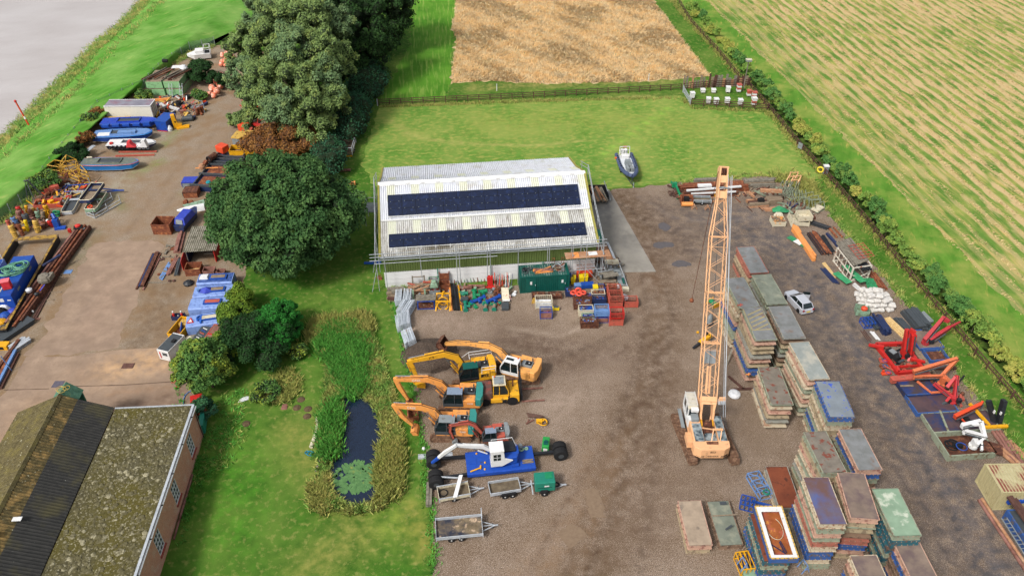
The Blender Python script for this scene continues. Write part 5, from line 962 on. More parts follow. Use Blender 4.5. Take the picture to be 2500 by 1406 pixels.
def trailer(label,loc,hd,L,W,zb,side,axles,bed,frm=mgv,wr=.3,posts=True,drawbar=1.2,guard=False,front_high=0,cat_='trailer',grp='trailers'):
 t=thg('flatbed_trailer',label,cat_,loc,hd,grp)
 pt(t,'bed',MB().box(-L/2,-W/2,zb,L/2,W/2,zb+.05),bed);pt(t,'chassis',MB().bar((-L/2,-.4,zb-.08),(L/2,-.4,zb-.08),.1).bar((-L/2,.4,zb-.08),(L/2,.4,zb-.08),.1),frm)
 for s_ in(-1,1):
  pt(t,'side_board',MB().box(-L/2,s_*W/2-.02,zb,L/2,s_*W/2+.02,zb+side),frm);pt(t,'top_rail',MB().bar((-L/2,s_*W/2,zb+side),(L/2,s_*W/2,zb+side),.07),mgv)
 pt(t,'tail_board',MB().box(-L/2-.02,-W/2,zb,-L/2+.02,W/2,zb+side),frm);pt(t,'head_board',MB().box(L/2-.02,-W/2,zb,L/2+.02,W/2,zb+side+front_high),frm)
 if posts:
  for x in(-L/2,0,L/2):
   for s_ in(-1,1):pt(t,'post',MB().cb(x,s_*(W/2+.02),zb-.1,.08,.08,side+.14),mgv)
 for x in axles:
  for s_ in(-1,1):wheelp(t,x,s_*(W/2+(.12 if guard else-.1)),wr)
 if guard:
  for s_ in(-1,1):pt(t,'mudguard',MB().prism([(axles[0]-.45,wr*1.1),(axles[0]-.3,wr*2.15),(axles[-1]+.3,wr*2.15),(axles[-1]+.45,wr*1.1),(axles[-1]+.3,wr*2.25),(axles[0]-.3,wr*2.25)],s_*(W/2+.12)-.13,s_*(W/2+.12)+.13,'y'),mbk)
 pt(t,'drawbar',MB().bar((L/2,-.5,zb-.05),(L/2+drawbar,0,zb-.05),.07).bar((L/2,.5,zb-.05),(L/2+drawbar,0,zb-.05),.07).bar((L/2,-.0,zb),(L/2+drawbar,0,zb),.06),mgv)
 pt(t,'jockey_wheel',MB().lat([(.1,-.04),(.1,.04)],10,(L/2+drawbar*.8,.1,.12),'y').tube((L/2+drawbar*.8,.1,.15),(L/2+drawbar*.8,.1,.75),.03),mgy);pt(t,'coupling',MB().cb(L/2+drawbar+.1,0,zb-.1,.3,.1,.1),mgv);return t
c_,l_,h_=span('C9',(275,1190),(735,1145))
t1=trailer('large flat trailer with dark stained bed at the front edge of the gravel',c_+Vc((-.08,1.0,0)),h_,4.15,2.05,.6,.34,[-.75,.15],m_tbed)
pt(t1,'ladder_rack',MB().bar((2.1,1.0,.6),(2.1,1.0,1.9),.08).bar((2.1,1.0,1.85),(2.1,.2,1.5),.05),mgv)
c_,l_,h_=span('C9',(805,750),(1110,700));t2=trailer('twin axle silver trailer with black mudguards left of the green compressor',c_+Vc((0,.75,0)),h_,2.9,1.4,.55,.35,[-.1,.62],m_tbed2,guard=True,wr=.3,posts=False)
c_,l_,h_=span('C9',(290,800),(595,745));t3=trailer('timber sided single axle trailer with a white board leaning across it',c_+Vc((.0,.75,0)),h_,2.9,1.45,.5,.4,[-.05],m_tbed2,frm=mcr,wr=.27)
sol('white_board','long white panel leaning across the timber sided trailer','panel',MB().plate([(-.2,-.9,.95),(.2,-.9,.95),(1.1,1.2,1.35),(.75,1.25,1.35)],.06),mwt,t3.location,h_)
sol('aluminium_beam','silver metal channel lying from the trailer up to the black wheels','beam',MB().bar((-1.6,1.9,1.0),(.6,1.0,1.3),.12,.08),mgv,t3.location,h_)
sol('cable_coil','coil of dark cable in the left end of the timber sided trailer','cable',MB().ring((0,0,.05),.42,.04,16).ring((0.05,0,.12),.38,.04,16),mbk,t3.location+Vc((-1.0,-.1,.55)))
cp=thg('compressor','teal towable compressor with spare wheel beside the silver trailer','compressor',G(1360,640,0,'C9'),6)
pt(cp,'canopy',MB().box(-.95,-.6,.5,.95,.75,1.75),m_teal,bev=.08);pt(cp,'roof_panel',MB().box(.05,-.1,1.75,.75,.6,1.79),m_grn);pt(cp,'side_stripe',MB().box(-.7,-.62,1.05,.6,-.605,1.1),mbk);pt(cp,'label_plate',MB().box(-.1,-.62,1.2,.35,-.6,1.35),mwt)
for s_ in(-1,1):wheelp(cp,-.1,s_*.75+.05,.33,.2);pt(cp,'mudguard',MB().prism([(-.6,.45),(-.4,.75),(.2,.75),(.4,.45),(.2,.68),(-.4,.68)],s_*.75-.1,s_*.75+.15,'y'),mbk)
pt(cp,'drawbar',MB().bar((.9,-.3,.5),(1.9,0,.5),.07).bar((.9,.3,.5),(1.9,0,.5),.07).cb(1.95,0,.45,.3,.12,.12),mgv);pt(cp,'spare_wheel',MB().ring((1.15,0,.62),.24,.1,14),mbk);pt(cp,'rear_bar',MB().box(-1.25,-.8,.45,-1.15,.8,.6),mgv)
sol('concrete_beam','long pale timber sleeper standing on the grass edge left of the trailers','sleeper',MB().box(-.28,-1.3,0,-.02,1.3,.4).box(.02,-1.3,0,.26,1.3,.36),mwg,G(200,700,0,'C9'),3)
sol('steel_channel','galvanised channel section lying under the left black wheels','channel',MB().box(-1.6,-.25,0,1.8,-.2,.2).box(-1.6,.2,0,1.8,.25,.2).box(-1.6,-.2,0,1.8,.2,.04),mgv,G(250,305,0,'C9'),5)
sol('white_float','small white round float on gravel by the front excavator track','float',MB().lat([(.02,0),(.16,.06),(.18,.2),(.1,.32),(.02,.34)],10),mwt,G(143,235,0,'C9'))
sol('white_bag','crumpled white bulk bag lying on the gravel right of the crane','bag',MB().lat([(.55,0),(.68,.15),(.62,.35),(.3,.5),(.02,.46)],12),m_plast,G(1792,965))
wp=thg('soil_heap','dark mound of soil and gravel under the stretched excavator boom','soil heap',G(440,270,0,'C7'));wp['kind']='stuff'
g_=[];n=26
for i in range(n):
 for j in range(n):
  x,y=-3.4+6.8*i/(n-1),-3+6*j/(n-1);r_=math.hypot(x/3.4,y/3.0);z=max(-.02,.95*(1-r_**1.6))*(1+.25*noise.noise(Vc((x,y,2))))+.06*noise.noise(Vc((x*3,y*3,4)))-.02;g_.append((x,y,z if r_<1 else-.05))
pt(wp,'mound',MB().add(g_,[(i*n+j,(i+1)*n+j,(i+1)*n+j+1,i*n+j+1)for i in range(n-1)for j in range(n-1)]),mat('dark soil','5e4f43','3f342c',sc=5,rough=1,bump=.8,c4='a59585',sc4=16,th4=.64),kind='stuff')
# ================================================================ pontoon stacks
m_dk1=mat('pontoon deck grey','87898a','70726f',sc=1.2,rough=.75,c3='7a6a60',sc3=.9,th=.62,soft=.05,c4='5f6264',sc4=3,th4=.68)
m_dk2=mat('pontoon deck green grey','858b7c','6d7366',sc=1.2,rough=.8,c3='9a9a86',sc3=.8,th=.6,soft=.08)
m_dk3=mat('pontoon deck rust spotted','857c70','6d665c',sc=1.4,rough=.85,c3='7c4436',sc3=1.3,th=.58,soft=.02)
m_dk4=mat('pontoon deck brown','8c7a6c','75665c',sc=1.0,rough=.85,c3='6a5a58',sc3=.7,th=.54,soft=.1)
m_dk5=mat('pontoon deck red brown','8a4a30','6a3624',sc=.8,rough=.9,c3='4f2c22',sc3=1.6,th=.6,soft=.06)
m_dk6=mat('pontoon deck beige','b3a08a','978673',sc=1.2,rough=.9,c3='5c5350',sc3=.8,th=.66,soft=.08)
m_dkb=mat('pontoon deck worn blue','4f5f96','6a6470',sc=.6,rough=.7,c3='6a4f4a',sc3=.5,th=.5,soft=.12)
m_dkg=mat('pontoon deck pale green','8fa88e','7d967d',sc=1,rough=.8,c3='c5cbb8',sc3=.6,th=.6,soft=.04,c4='8a6248',sc4=1.4,th4=.72)
m_dks=mat('pontoon deck blue spots','868f96','757d84',sc=1,rough=.7,c3='2f55c0',sc3=2.0,th=.62,soft=.03)
m_dkl=mat('pontoon deck light grey','9aa09c','858a84',sc=1,rough=.8,c3='b5b0a0',sc3=.5,th=.6,soft=.1)
HU={'cream':painted('hull cream','cdbfa4',.85,'a57f66',.58,rough=.7),'pink':painted('hull pinkish','c9a28c',.85,'94665a',.58,rough=.7),'green':painted('hull grey green','98a08a',.82,'7a6f58',.58,rough=.7),'tan':painted('hull tan','b3a283',.85,'857560',.56,rough=.75),'red':painted('hull red','b5705f',.82,'84604e',.58,rough=.6),'blue':painted('hull blue','3a60a0',.82,'6a6258',.58,rough=.6),'teal':painted('hull teal','2c6470',.8,'6a5448',.56,rough=.6),'grey':painted('hull grey','9a9a90',.85,'7f6f60',.58,rough=.7),'brown':painted('hull brown','8f7560',.82,'5f4a3e',.55,rough=.8)}
LH=.64
def pontoon_meshes():
 out={}
 W,L,H=2.36,5.24,.58
 for rk in(0,1):
  a=[(-L/2,0),(L/2,0),(L/2,H),(-L/2,H)]if not rk else[(-L/2+.12,0),(L/2-.95,0),(L/2-.35,.14),(L/2,H-.1),(L/2,H),(-L/2,H),(-L/2,H-.1)]
  hull=MB().prism(a,-W/2+.06,W/2-.06,'y')
  fl=MB()
  for s in(-1,1):
   fl.box(-L/2,s*(W/2)-.05,H-.06,L/2,s*(W/2)+.05,H)
   if not rk:fl.box(-L/2,s*(W/2)-.05,.0,L/2,s*(W/2)+.05,.06)
  for s in(-1,1):
   if s<0 or not rk:fl.box(s*L/2-.04,-W/2,H-.06,s*L/2+.04,W/2,H);fl.box(s*L/2-.04,-W/2,0.0,s*L/2+.04,W/2,.05)
   else:fl.box(s*L/2-.04,-W/2,H-.06,s*L/2+.04,W/2,H)
  cl=MB()
  for i in range(10):
   x=-L/2+.3+i*(L-.6)/9
   for s in(-1,1):cl.cb(x,s*(W/2+.045),H-.08,.08,.05,.09)
  for i in range(5):
   y=-W/2+.3+i*(W-.6)/4
   for s in(-1,1):
    if s<0 or not rk:cl.cb(s*(L/2+.045),y,H-.08,.05,.08,.09)
  lw=MB()
  if not rk:
   for i in range(8):
    x=-L/2+.35+i*(L-.7)/7
    for s in(-1,1):lw.cb(x,s*(W/2+.03),.04,.08,.06,.07)
   for i in range(4):
    for s in(-1,1):lw.cb(s*(L/2+.03),-W/2+.4+i*(W-.8)/3,.04,.06,.08,.07)
  dk=MB().box(-L/2+.05,-W/2+.05,H+.001,L/2-.05,W/2-.05,H+.018)
  out[rk]=(hull,fl,cl,dk,lw)
 return out
PM=pontoon_meshes();PC={}
m_clt=painted('fitting paint','b0977f',.8,'6a463a',.55)
def pont_me(rk,hull,deck):
 k=(rk,hull,deck.name)
 if k not in PC:
  h,f,c,d,l=PM[rk];PC[k]=(h.mesh('hull',HU[hull]),f.mesh('flange',HU[hull]),c.mesh('edge_fittings',m_clt),d.mesh('deck_plate',deck),l.mesh('lower_fittings',m_clt)if l.v else None)
 return PC[k]
def stack(corners,c,n,hulls,deck,desc,rakes=None,sc_=None,grp='steel pontoons stacked in the yard',where='',jit=.07):
 """corners: surveyed top corners FL FR NR NL at the height of the stack top"""
 h=n*LH;P=[G(*p,h-.05,c)for p in corners];cen=sum(P,Vector())/4;d=(P[3]-P[0])+(P[2]-P[1]);hd=math.degrees(math.atan2(d.y,d.x));w_=((P[1]-P[0]).length+(P[2]-P[3]).length)/2;l_=d.length/2
 sx,sy=min(1.05,max(.9,l_/5.3)),min(1.06,max(.86,w_/2.46))
 for i in range(n):
  top=i==n-1;hl=hulls[(n-1-i)%len(hulls)];dk=deck if top else m_dk4;rk=(rakes[(n-1-i)%len(rakes)]if rakes else 0)
  pos='topmost' if top else 'lowest' if i==0 else ORD[n-1-i]+' down'
  lb=f'{desc}, {pos} {where}' if top else f'{hl} sided steel pontoon, {pos} {where}'
  t=thg('pontoon',lb,'pontoon',(cen.x+(0 if top else ru(-jit,jit)),cen.y+(0 if top else ru(-jit,jit)),i*LH),hd+(0 if top else ru(-.5,.5)),grp)
  t.scale=(sx,sy,1)
  me=pont_me(rk,hl,dk)
  for nm,m_ in zip(('hull','flange','edge_fittings','deck_plate','lower_fittings'),me):
   if m_ and not(nm=='deck_plate' and not top):o=link(nm,m_,t);
   if nm=='edge_fittings' or nm=='lower_fittings':o['kind']='stuff'
 return cen,hd,h
stack([(1797,603),(1841,600),(1879,667),(1831,668)],'',5,['red','red','tan','brown','red'],m_dk1,'blue grey decked red sided pontoon',[1,1,0,1,1],where='in the farthest stack')
stack([(1768,678),(1818,678),(1857,749),(1806,752)],'',10,['green','tan','cream','tan','pink','blue','green'],m_dk1,'grey decked pontoon',[1],where='in the stack left of the striped one')
stack([(1834,671),(1882,668),(1924,742),(1873.5,745)],'',8,['green','green','grey'],m_dk2,'green grey decked pontoon',[1],where='in the stack beside the silver car')
st1=stack([(1809.6,750.7),(1859,748),(1899,829),(1845,832)],'',10,['green','pink','tan','tan','grey','pink','tan','blue'],m_dk1,'pontoon with yellow hazard stripes',[1,1,1,1,1,1,1,0],where='in the hazard striped stack')
stack([(1876,748),(1926,746),(1969,826),(1913,827.5)],'',9,['grey','brown','tan','green'],m_dk1,'blue grey decked pontoon',[1],where='in the stack right of the striped one')
stack([(1925,834.6),(1974.6,833),(2028.7,925.7),(1974.6,928.5)],'',9,['cream','pink','cream','green'],m_dkl,'pale grey decked pontoon',[1],where='in the stack behind the blue rimmed one')
stack([(1849,895.5),(1903,895.5),(1938,988.5),(1883,988.5)],'',6,['green','cream','pink','tan','grey','cream'],m_dk3,'rust spotted decked pontoon',[1],where='in the left stack nearest the white bag')
stack([(1986,929),(2053,931),(2087,1020),(2027.5,1018)],'',9,['blue','green','cream','tan','cream','green'],m_dks,'bright blue rimmed pontoon with blue spots',[0],where='in the blue rimmed stack')
stack([(1960,1053.7),(2017.5,1051.7),(2069,1152.6),(2009.6,1154.6)],'',9,['green','tan','pink','cream','green','cream','grey'],m_dk3,'grey deck pontoon with red rust flecks',[0],where='in the stack behind the purple decked one')
stack([(2045,1047.7),(2104,1044.8),(2154.6,1147),(2097,1148.7)],'',8,['pink','blue','green','brown'],m_dk1,'smooth grey decked pontoon with pink rim',[0],where='in the stack beside the right lane')
stack([(1960,1165),(2022,1163),(2071,1280),(1999,1280)],'',10,['cream','green','pink','green','red','cream','blue','blue'],m_dkb,'purple blue decked pontoon',[0],where='in the tall purple decked stack')
stack([(2043.4,1150),(2111,1156),(2150,1268.6),(2075,1264)],'',9,['pink','tan','green','tan','brown','red','blue'],m_dk4,'brown grey decked pontoon',[0,0,1,1,1,0,0],where='in the stack between purple and green decks')
stack([(2128.6,1193.5),(2192,1189),(2251,1306),(2183.5,1310.5)],'',8,['green','teal','teal','teal','green','teal'],m_dkg,'pale green decked pontoon',[0],where='in the teal sided stack')
stack([(2185,1334),(2251,1331),(2305,1440),(2240,1444)],'',6,['pink','blue','brown','brown'],m_dk4,'grey brown decked pontoon',[0],where='in the low stack below the green one')
stack([(2078,1365),(2144.5,1362.5),(2196,1475),(2124,1478)],'',7,['cream','pink','brown','blue','brown'],m_dk4,'rusty brown decked pontoon',[0],where='in the stack cut by the lower edge')
stack([(1868,1141),(1924,1140),(1957,1236),(1901,1237.6)],'',2,['grey','cream'],m_dk5,'red brown rusty decked pontoon',[0],where='in the low pair beside the blue frames')
stack([(1653.6,1222),(1711,1220),(1740.6,1330.6),(1681,1332.6)],'',2,['pink','tan'],m_dk6,'beige decked pontoon with sooty stain',[0],where='in the low pair left of the grey decks')
cen,hd,h=stack([(1723.6,1222),(1780,1222),(1816,1330.6),(1757,1330.6)],'',1,['brown'],m_dk2,'flat green grey pontoon with seam',[0],where='beside the beige one')
dv=Matrix.Rotation(R(hd),3,'Z')
sol('timber_strip','pale timber strip laid across the middle of the flat green grey pontoon','timber',MB().box(-.05,-1.15,0,.05,1.15,.06),m_wood,cen+Vc((0,.3,.65)),hd)
sol('dark_plate','small dark steel plate near the far end of the flat pontoon','plate',MB().box(-.3,-.16,0,.3,.16,.05),mgy,cen+dv@Vc((-1.6,.2,0))+Vc((0,0,.65)),5)
sol('dark_bar','dark timber bar lying on the near half of the flat pontoon','bar',MB().box(-.4,-.09,0,.4,.09,.06),mgy,cen+dv@Vc((1.0,0,0))+Vc((0,0,.65)),35)
cen,hd,h=st1;hz=thg('hazard_marking','worn yellow diagonal stripes painted on the striped pontoon deck','deck marking',(cen.x,cen.y,h-.038),hd)
m_hz=mat('worn yellow line','b8a468','9a8c60',sc=5,rough=.8)
for i in range(5):pt(hz,'stripe',MB().box(-.0,-.06,0,2.0,.06,.006),m_hz,loc=(-2.3+i*.62,.95-.0*i,.001*i),rz=-58 if False else-62)
pt(hz,'border',MB().box(-2.4,-1.05,0,1.1,-.97,.008),m_hz);pt(hz,'border',MB().box(1.0,-.96,.0,1.1,1.0,.008),m_hz)
sol('orange_glove_pile','small orange bracket lying on the deck edge beside the striped pontoon','bracket',MB().bar((-.3,0,.05),(.3,.1,.05),.12).bar((0,-.2,.05),(.1,.25,.1),.1),mrf,G(375,655,6.3,'CC'))
sol('orange_bracket','orange painted bracket on the lower pontoon end above the blue hull','bracket',MB().bar((-.25,0,.05),(.25,.1,.05),.12).bar((0,-.15,.05),(.1,.2,.1),.1),m_orgd,G(1225,190,1.9,'E7'))
cen,hd,h=stack([(1829,1254),(1892,1251),(1932,1368),(1864,1372)],'',5,['teal','green','teal','blue','teal'],m_dk5,'rusty teal pontoon under the open tank',[0],where='in the stack below the white rimmed tank')
P=[G(*p,h+.6)for p in[(1844,1239),(1909.5,1239),(1950,1358),(1879,1359)]];cen=sum(P,Vector())/4;d=(P[3]-P[0])+(P[2]-P[1]);hd=math.degrees(math.atan2(d.y,d.x))
t=thg('open_tank','open steel tank with wide white rim and rusty orange floor on top of a stack','tank',(cen.x,cen.y,h),hd,'steel pontoons stacked in the yard')
pt(t,'wall',MB().box(-2.6,-1.2,0,2.6,-1.12,.6).box(-2.6,1.12,0,2.6,1.2,.6).box(-2.6,-1.12,0,-2.52,1.12,.6).box(2.52,-1.12,0,2.6,1.12,.6),HU['blue'])
pt(t,'floor',MB().box(-2.52,-1.12,0,2.52,1.12,.08),mat('rusty orange tank floor','b06a34','8f4a28',sc=.9,rough=.6,c3='b5604c',sc3=.5,th=.5,soft=.04,c4='d08a3a',sc4=2,th4=.6))
rim=pt(t,'rim',MB().box(-2.5,-1.1,.6,2.5,-.78,.64).box(-2.5,.78,.6,2.5,1.1,.64).box(-2.5,-.78,.6,-2.0,.78,.64).box(2.25,-.78,.6,2.5,.78,.64),mwt)
for i in range(14):
 for s in(-1,1):pt(rim,'yellow_edge',MB().box(-2.6+i*.37,s*1.16-.06,.6,-2.6+i*.37+.3,s*1.16+.06,.645),m_yelf)
for i in range(6):
 for s in(-1,1):pt(rim,'yellow_edge',MB().box(s*2.56-.06,-1.1+i*.37,.6,s*2.56+.06,-1.1+i*.37+.3,.646),m_yelf)
o_=t.matrix_world;rm=MT(Vc((cen.x,cen.y,h)))@Matrix.Rotation(R(hd),4,'Z')
sol('cable_loop','pale cable looped on the rusty floor of the open tank','cable',MB().path([(-1.2+1.1*cos(a),.1+.7*sin(a),.1)for a in np.linspace(-1.9,2.6,18)],.025,5),mcr,rm@Vc((.6,0,.08)),hd)
sol('ladder_parts','blue and grey struts lying at the near end inside the open tank','struts',MB().bar((.9,-.7,.15),(2.0,.3,.3),.06).bar((.8,.1,.2),(2.0,.2,.35),.06).bar((.7,.2,.2),(1.9,.4,.3),.06),mnv,rm@Vc((0,0,.08)),hd)
def frame3(name,label,cat_,c,pts,w_,h_,m_,mx=None):
 a,b=G(*pts[0],0,c),G(*pts[1],0,c);d=b-a;L=d.length;t=thg(name,label,cat_,(a+b)/2,math.degrees(math.atan2(d.y,d.x)))
 r=.05
 for y in(-w_/2,w_/2):
  for z in(r,h_):pt(t,'rail',MB().bar((-L/2,y,z),(L/2,y,z),.08),m_)
 for x in np.linspace(-L/2,L/2,4):
  for y in(-w_/2,w_/2):pt(t,'post',MB().bar((x,y,r),(x,y,h_),.07),m_)
  for z in(r,h_):pt(t,'cross_bar',MB().bar((x,-w_/2,z),(x,w_/2,z),.07),m_)
 for i in range(3):pt(t,'brace',MB().bar((-L/2+i*L/3,-w_/2,h_),(-L/2+(i+1)*L/3,w_/2,h_),.05),mx or m_)
 return t
frame3('steel_truss','long faded blue braced steel frame standing behind the red brown pontoon','frame','E3',[(255,290),(410,545)],1.2,.7,m_bluel)
frame3('steel_truss','bright blue bent steel frame behind the white rimmed tank','frame','E3',[(120,600),(270,640)],1.1,.8,m_blue)
sol('hose_reel','small green hose coil at the near end of the faded blue frame','hose',MB().ring((0,0,.75),.3,.05,14).ring((0,0,.85),.26,.05,14),m_teal,G(400,520,0,'E3'))
sol('blue_beam','blue steel beam lying between the bright blue frame and the tank','beam',MB().bar((-.9,.1,.2),(.9,-.1,.3),.18),m_blue,G(360,610,0,'E3'),-15)
t=frame3('drum_cage','yellow square frame holding a dark blue drum at the bottom edge','cage','E3',[(90,1310),(230,1290)],1.7,1.0,m_yel)
sol('blue_drum','dark blue round drum inside the yellow frame','drum',MB().lat([(.5,0),(.55,.1),(.55,.85),(.5,.95)],18),mnv,G(165,1310,0,'E3')+Vc((.05,.2,0)))
sol('grey_tank_lid','pale grey green panel lying flat at the bottom edge','panel',MB().box(-1.1,-.7,0,1.1,.7,.5),m_pgrn,G(290,1400,0,'E3'))
for i,(x,y,z)in enumerate([(1818,1392,.8),(1886,1390,1.2),(1902,1396,1.2),(1966,1398,1.2)]):
 sol('steel_trestle',f'{nth(i, 4)} pale blue A shaped trestle standing at the bottom edge','trestle',MB().bar((-.35,0,0),(0,.0,1.0),.06).bar((.35,0,0),(0,0,1.0),.06).bar((-.35,.7,0),(0,.7,1.0),.06).bar((.35,.7,0),(0,.7,1.0),.06).bar((0,0,1.0),(0,.7,1.0),.06).bar((-.2,0,.5),(.2,0,.5),.05),m_bluel,G(x,y,z)+Vc((0,0,0)),15,grp='pale blue trestles')
sol('timber_plank','grey plank leaning against the striped pontoon stack','plank',MB().bar((-.5,-.9,.05),(.3,.6,1.2),.22,.06),mwg,G(280,1120,0,'CC'))
sol('timber_bearer','brown timber bearer lying under the blue hull beside the white bag','timber',MB().bar((-.9,1.0,.1),(.3,-1.0,.1),.25,.15).bar((-.8,-1.0,.1),(1.4,-.9,.1),.25,.15),m_brown,G(1100,300,0,'E7'))
t=thg('rock_breaker','yellow and black hydraulic breaker lying behind the crane boom','breaker',G(1722,840),20)
pt(t,'body',MB().bar((-.8,0,.4),(.9,.4,.9),.45),m_yel);pt(t,'frame',MB().bar((-1.8,-.3,.2),(-.6,0,.5),.25).bar((.3,.2,.1),(.4,.6,1.2),.2),mbp);pt(t,'hose',MB().ring((.2,.2,.9),.35,.04,12,'y'),mbk)
t=thg('ground_auger','grey cone shaped auger head standing behind the crane boom','auger',G(1731,790),0);pt(t,'cone',MB().lat([(.35,0),(.3,1.0),(.05,1.5)],10),m_grey);pt(t,'base',MB().lat([(.5,0),(.5,.15)],12),mbk)
sol('yellow_ball','yellow round marker lying left of the crane boom','marker',MB().lat([(.02,0),(.16,.08),(.16,.22),(.02,.3)],10),m_yel,G(1703,813))
t=thg('green_winch','small green and yellow winch partly hidden by the crane boom','winch',G(1740,745),30);pt(t,'drum',MB().lat([(.3,-.5),(.3,.5)],12,(0,0,.4),'y'),m_grn);pt(t,'frame',MB().box(-.5,-.6,0,.5,-.5,.7).box(-.5,.5,0,.5,.6,.7),m_yel)
# ================================================================ containers
def container(parent,L,W,H,m_,ribs=True,pitch=.3,roofm=None,rib_roof=True,doors=None):
 b=MB().box(-L/2+.03,-W/2+.03,.1,L/2-.03,W/2-.03,H-.04);pt(parent,'body',b,m_)
 f=MB()
 for x in(-L/2,L/2):
  for y in(-W/2,W/2):f.cb(x,y,0,.13,.13,H)
 for y in(-W/2,W/2):f.bar((-L/2,y,.08),(L/2,y,.08),.12).bar((-L/2,y,H-.04),(L/2,y,H-.04),.1)
 for x in(-L/2,L/2):f.bar((x,-W/2,.08),(x,W/2,.08),.12).bar((x,-W/2,H-.04),(x,W/2,H-.04),.1)
 pt(parent,'frame',f,m_)
 if ribs:
  r=MB();n=int(L/pitch)
  for i in range(1,n):
   for s in(-1,1):r.box(-L/2+i*pitch-.07,s*(W/2-.0)-.03,.15,-L/2+i*pitch+.07,s*(W/2-.0)+.03,H-.1)
  pt(parent,'side_ribs',r,m_)
  r=MB();n=int(W/pitch)
  for i in range(1,n):
   for s in(-1,1):r.box(s*L/2-.03,-W/2+i*pitch-.07,.15,s*L/2+.03,-W/2+i*pitch+.07,H-.1)
  pt(parent,'end_ribs',r,m_)
 if rib_roof:
  r=MB();n=int(L/.3)
  for i in range(1,n):r.box(-L/2+i*.3-.08,-W/2+.1,H-.04,-L/2+i*.3+.08,W/2-.1,H)
  pt(parent,'roof_ribs',r,roofm or m_)
 else:pt(parent,'roof',MB().box(-L/2,-W/2,H-.02,L/2,W/2,H+.02),roofm or m_)
c_,l_,h_=span('',(1270,716),(1389,708));hd=h_
t=thg('green_container','dark green corrugated site container with two doors in front of the barn','container',c_+Vc((-.15,1.2,0)),hd)
container(t,6.05,2.4,2.45,m_dgrn,pitch=.24,roofm=mat('stained green roof','3d6a62','2c4f4a',sc=2,c3='8a9690',sc3=1.2,th=.56,rough=.6))
for x,w_ in((-1.7,1.3),(2.2,.95)):
 dd=pt(t,'door',MB().box(x-w_/2,-1.27,.2,x+w_/2,-1.22,2.25),m_dgrn);pt(dd,'notice',MB().box(x-.12,-1.285,1.3,x+.12,-1.27,1.75),mwt);pt(dd,'handle',MB().cb(x+w_/2-.12,-1.3,1.1,.06,.06,.16),mgv)
def on(t_,x,y,z=0):r_=t_.rotation_euler[2];return Vector(t_.location)+Vc((x*cos(r_)-y*sin(r_),x*sin(r_)+y*cos(r_),z))
lg=thg('log_pile','pile of reddish timber and rods on the green container roof','timber pile',on(t,-.2,-.1,2.46),hd)
for i in range(14):pt(lg,'timber',MB().bar((ru(-1.2,-.8),ru(-.6,.3),.05+.06*(i%4)),(ru(.8,1.4),ru(-.5,.5),.08+.06*(i%4)),.12),m_rustp if i%3 else m_orgd)
hp_=thg('hose_pile','grey and black coiled hoses on the left of the green container roof','hose pile',on(t,-2.0,.0,2.46),hd)
for i in range(7):pt(hp_,'hose',MB().ring((ru(-.5,.5),ru(-.4,.5),.05+.05*i),ru(.18,.35),.05,12),mgy if i%3 else mbk)
fp=thg('scrap_fittings','cluttered rack of metal fittings on the right of the green container roof','fittings',on(t,1.9,.2,2.46),hd)
for i in range(26):pt(fp,'fitting',MB().bar((ru(-.9,.9),ru(-.8,.8),.05),(ru(-.9,.9),ru(-.8,.8),ru(.1,.45)),ru(.05,.12)),rc([mgv,mru,m_grey,m_wood,mrd]))
for x in(1.2,1.5,2.4,2.7):pt(fp,'post',MB().bar((x-1.9,.9,0),(x-1.9,.9,1.0),.05),mru)
pt(fp,'rail',MB().bar((-.7,.9,.9),(-.4,.9,.9),.05).bar((.5,.9,.9),(.8,.9,.9),.05),mru)
m_beige=painted('beige container paint','c0b58a',.88,'9a8f68',.68);m_beiger=mat('beige container roof','c4bb94','a99f78',sc=2,rough=.7,c3='8a4a40',sc3=.35,th=.5,soft=.04)
a,b=G(2380,1172),G(2423,1247);d=(b-a);hd=math.degrees(math.atan2(d.y,d.x))+90;u=Vc((cos(R(hd)),sin(R(hd)),0));L=6.0
t=thg('beige_container','beige ribbed container with rust patch on roof at the right edge','container',(a+b)/2+u*L/2,hd);container(t,L,d.length-.3,2.6,m_beige,pitch=.28,roofm=m_beiger)
pt(t,'notice',MB().box(-L/2+1.1,-(d.length-.3)/2-.05,1.5,-L/2+1.7,-(d.length-.3)/2-.03,1.8),mwt);pt(t,'lamp',MB().lat([(.1,0),(.12,.1),(.05,.15)],8,(-L/2+1.3,-(d.length-.3)/2-.12,1.2)),mwt)
# ================================================================ silver car
car=thg('silver_hatchback','silver hatchback car with its right door open beside the pontoon stacks','car',G(1946,757),118-5)
car.location=G(1947,744);car.rotation_euler=(0,0,R(107))
m_silver=mat('silver car paint','d4d7de','c9ccd4',sc=.5,rough=.3,metal=.25,coat=.6)
def sec(x,z0,z1,w_,n=1):return[(x,-w_,z0),(x,-w_*1.0,z0+.28),(x,-w_*.97,z1-.07),(x,-w_*.82,z1),(x,w_*.82,z1),(x,w_*.97,z1-.07),(x,w_,z0+.28),(x,w_,z0)]
bd=MB();bd.smooth=False
bd.loft([sec(-2.08,.35,.72,.66),sec(-2.0,.25,.9,.8),sec(-1.5,.2,.96,.86),sec(0,.18,.93,.87),sec(.85,.2,.92,.87),sec(1.5,.22,.84,.84),sec(1.95,.28,.72,.74),sec(2.1,.38,.6,.6)])
body=pt(car,'body',bd,m_silver,bev=.03)
gh=MB().loft([[(x,-w_,z),(x,w_,z)][0:2]+[(x,w_,z),(x,-w_,z)]for x,w_,z in((0,0,0),)])if False else MB()
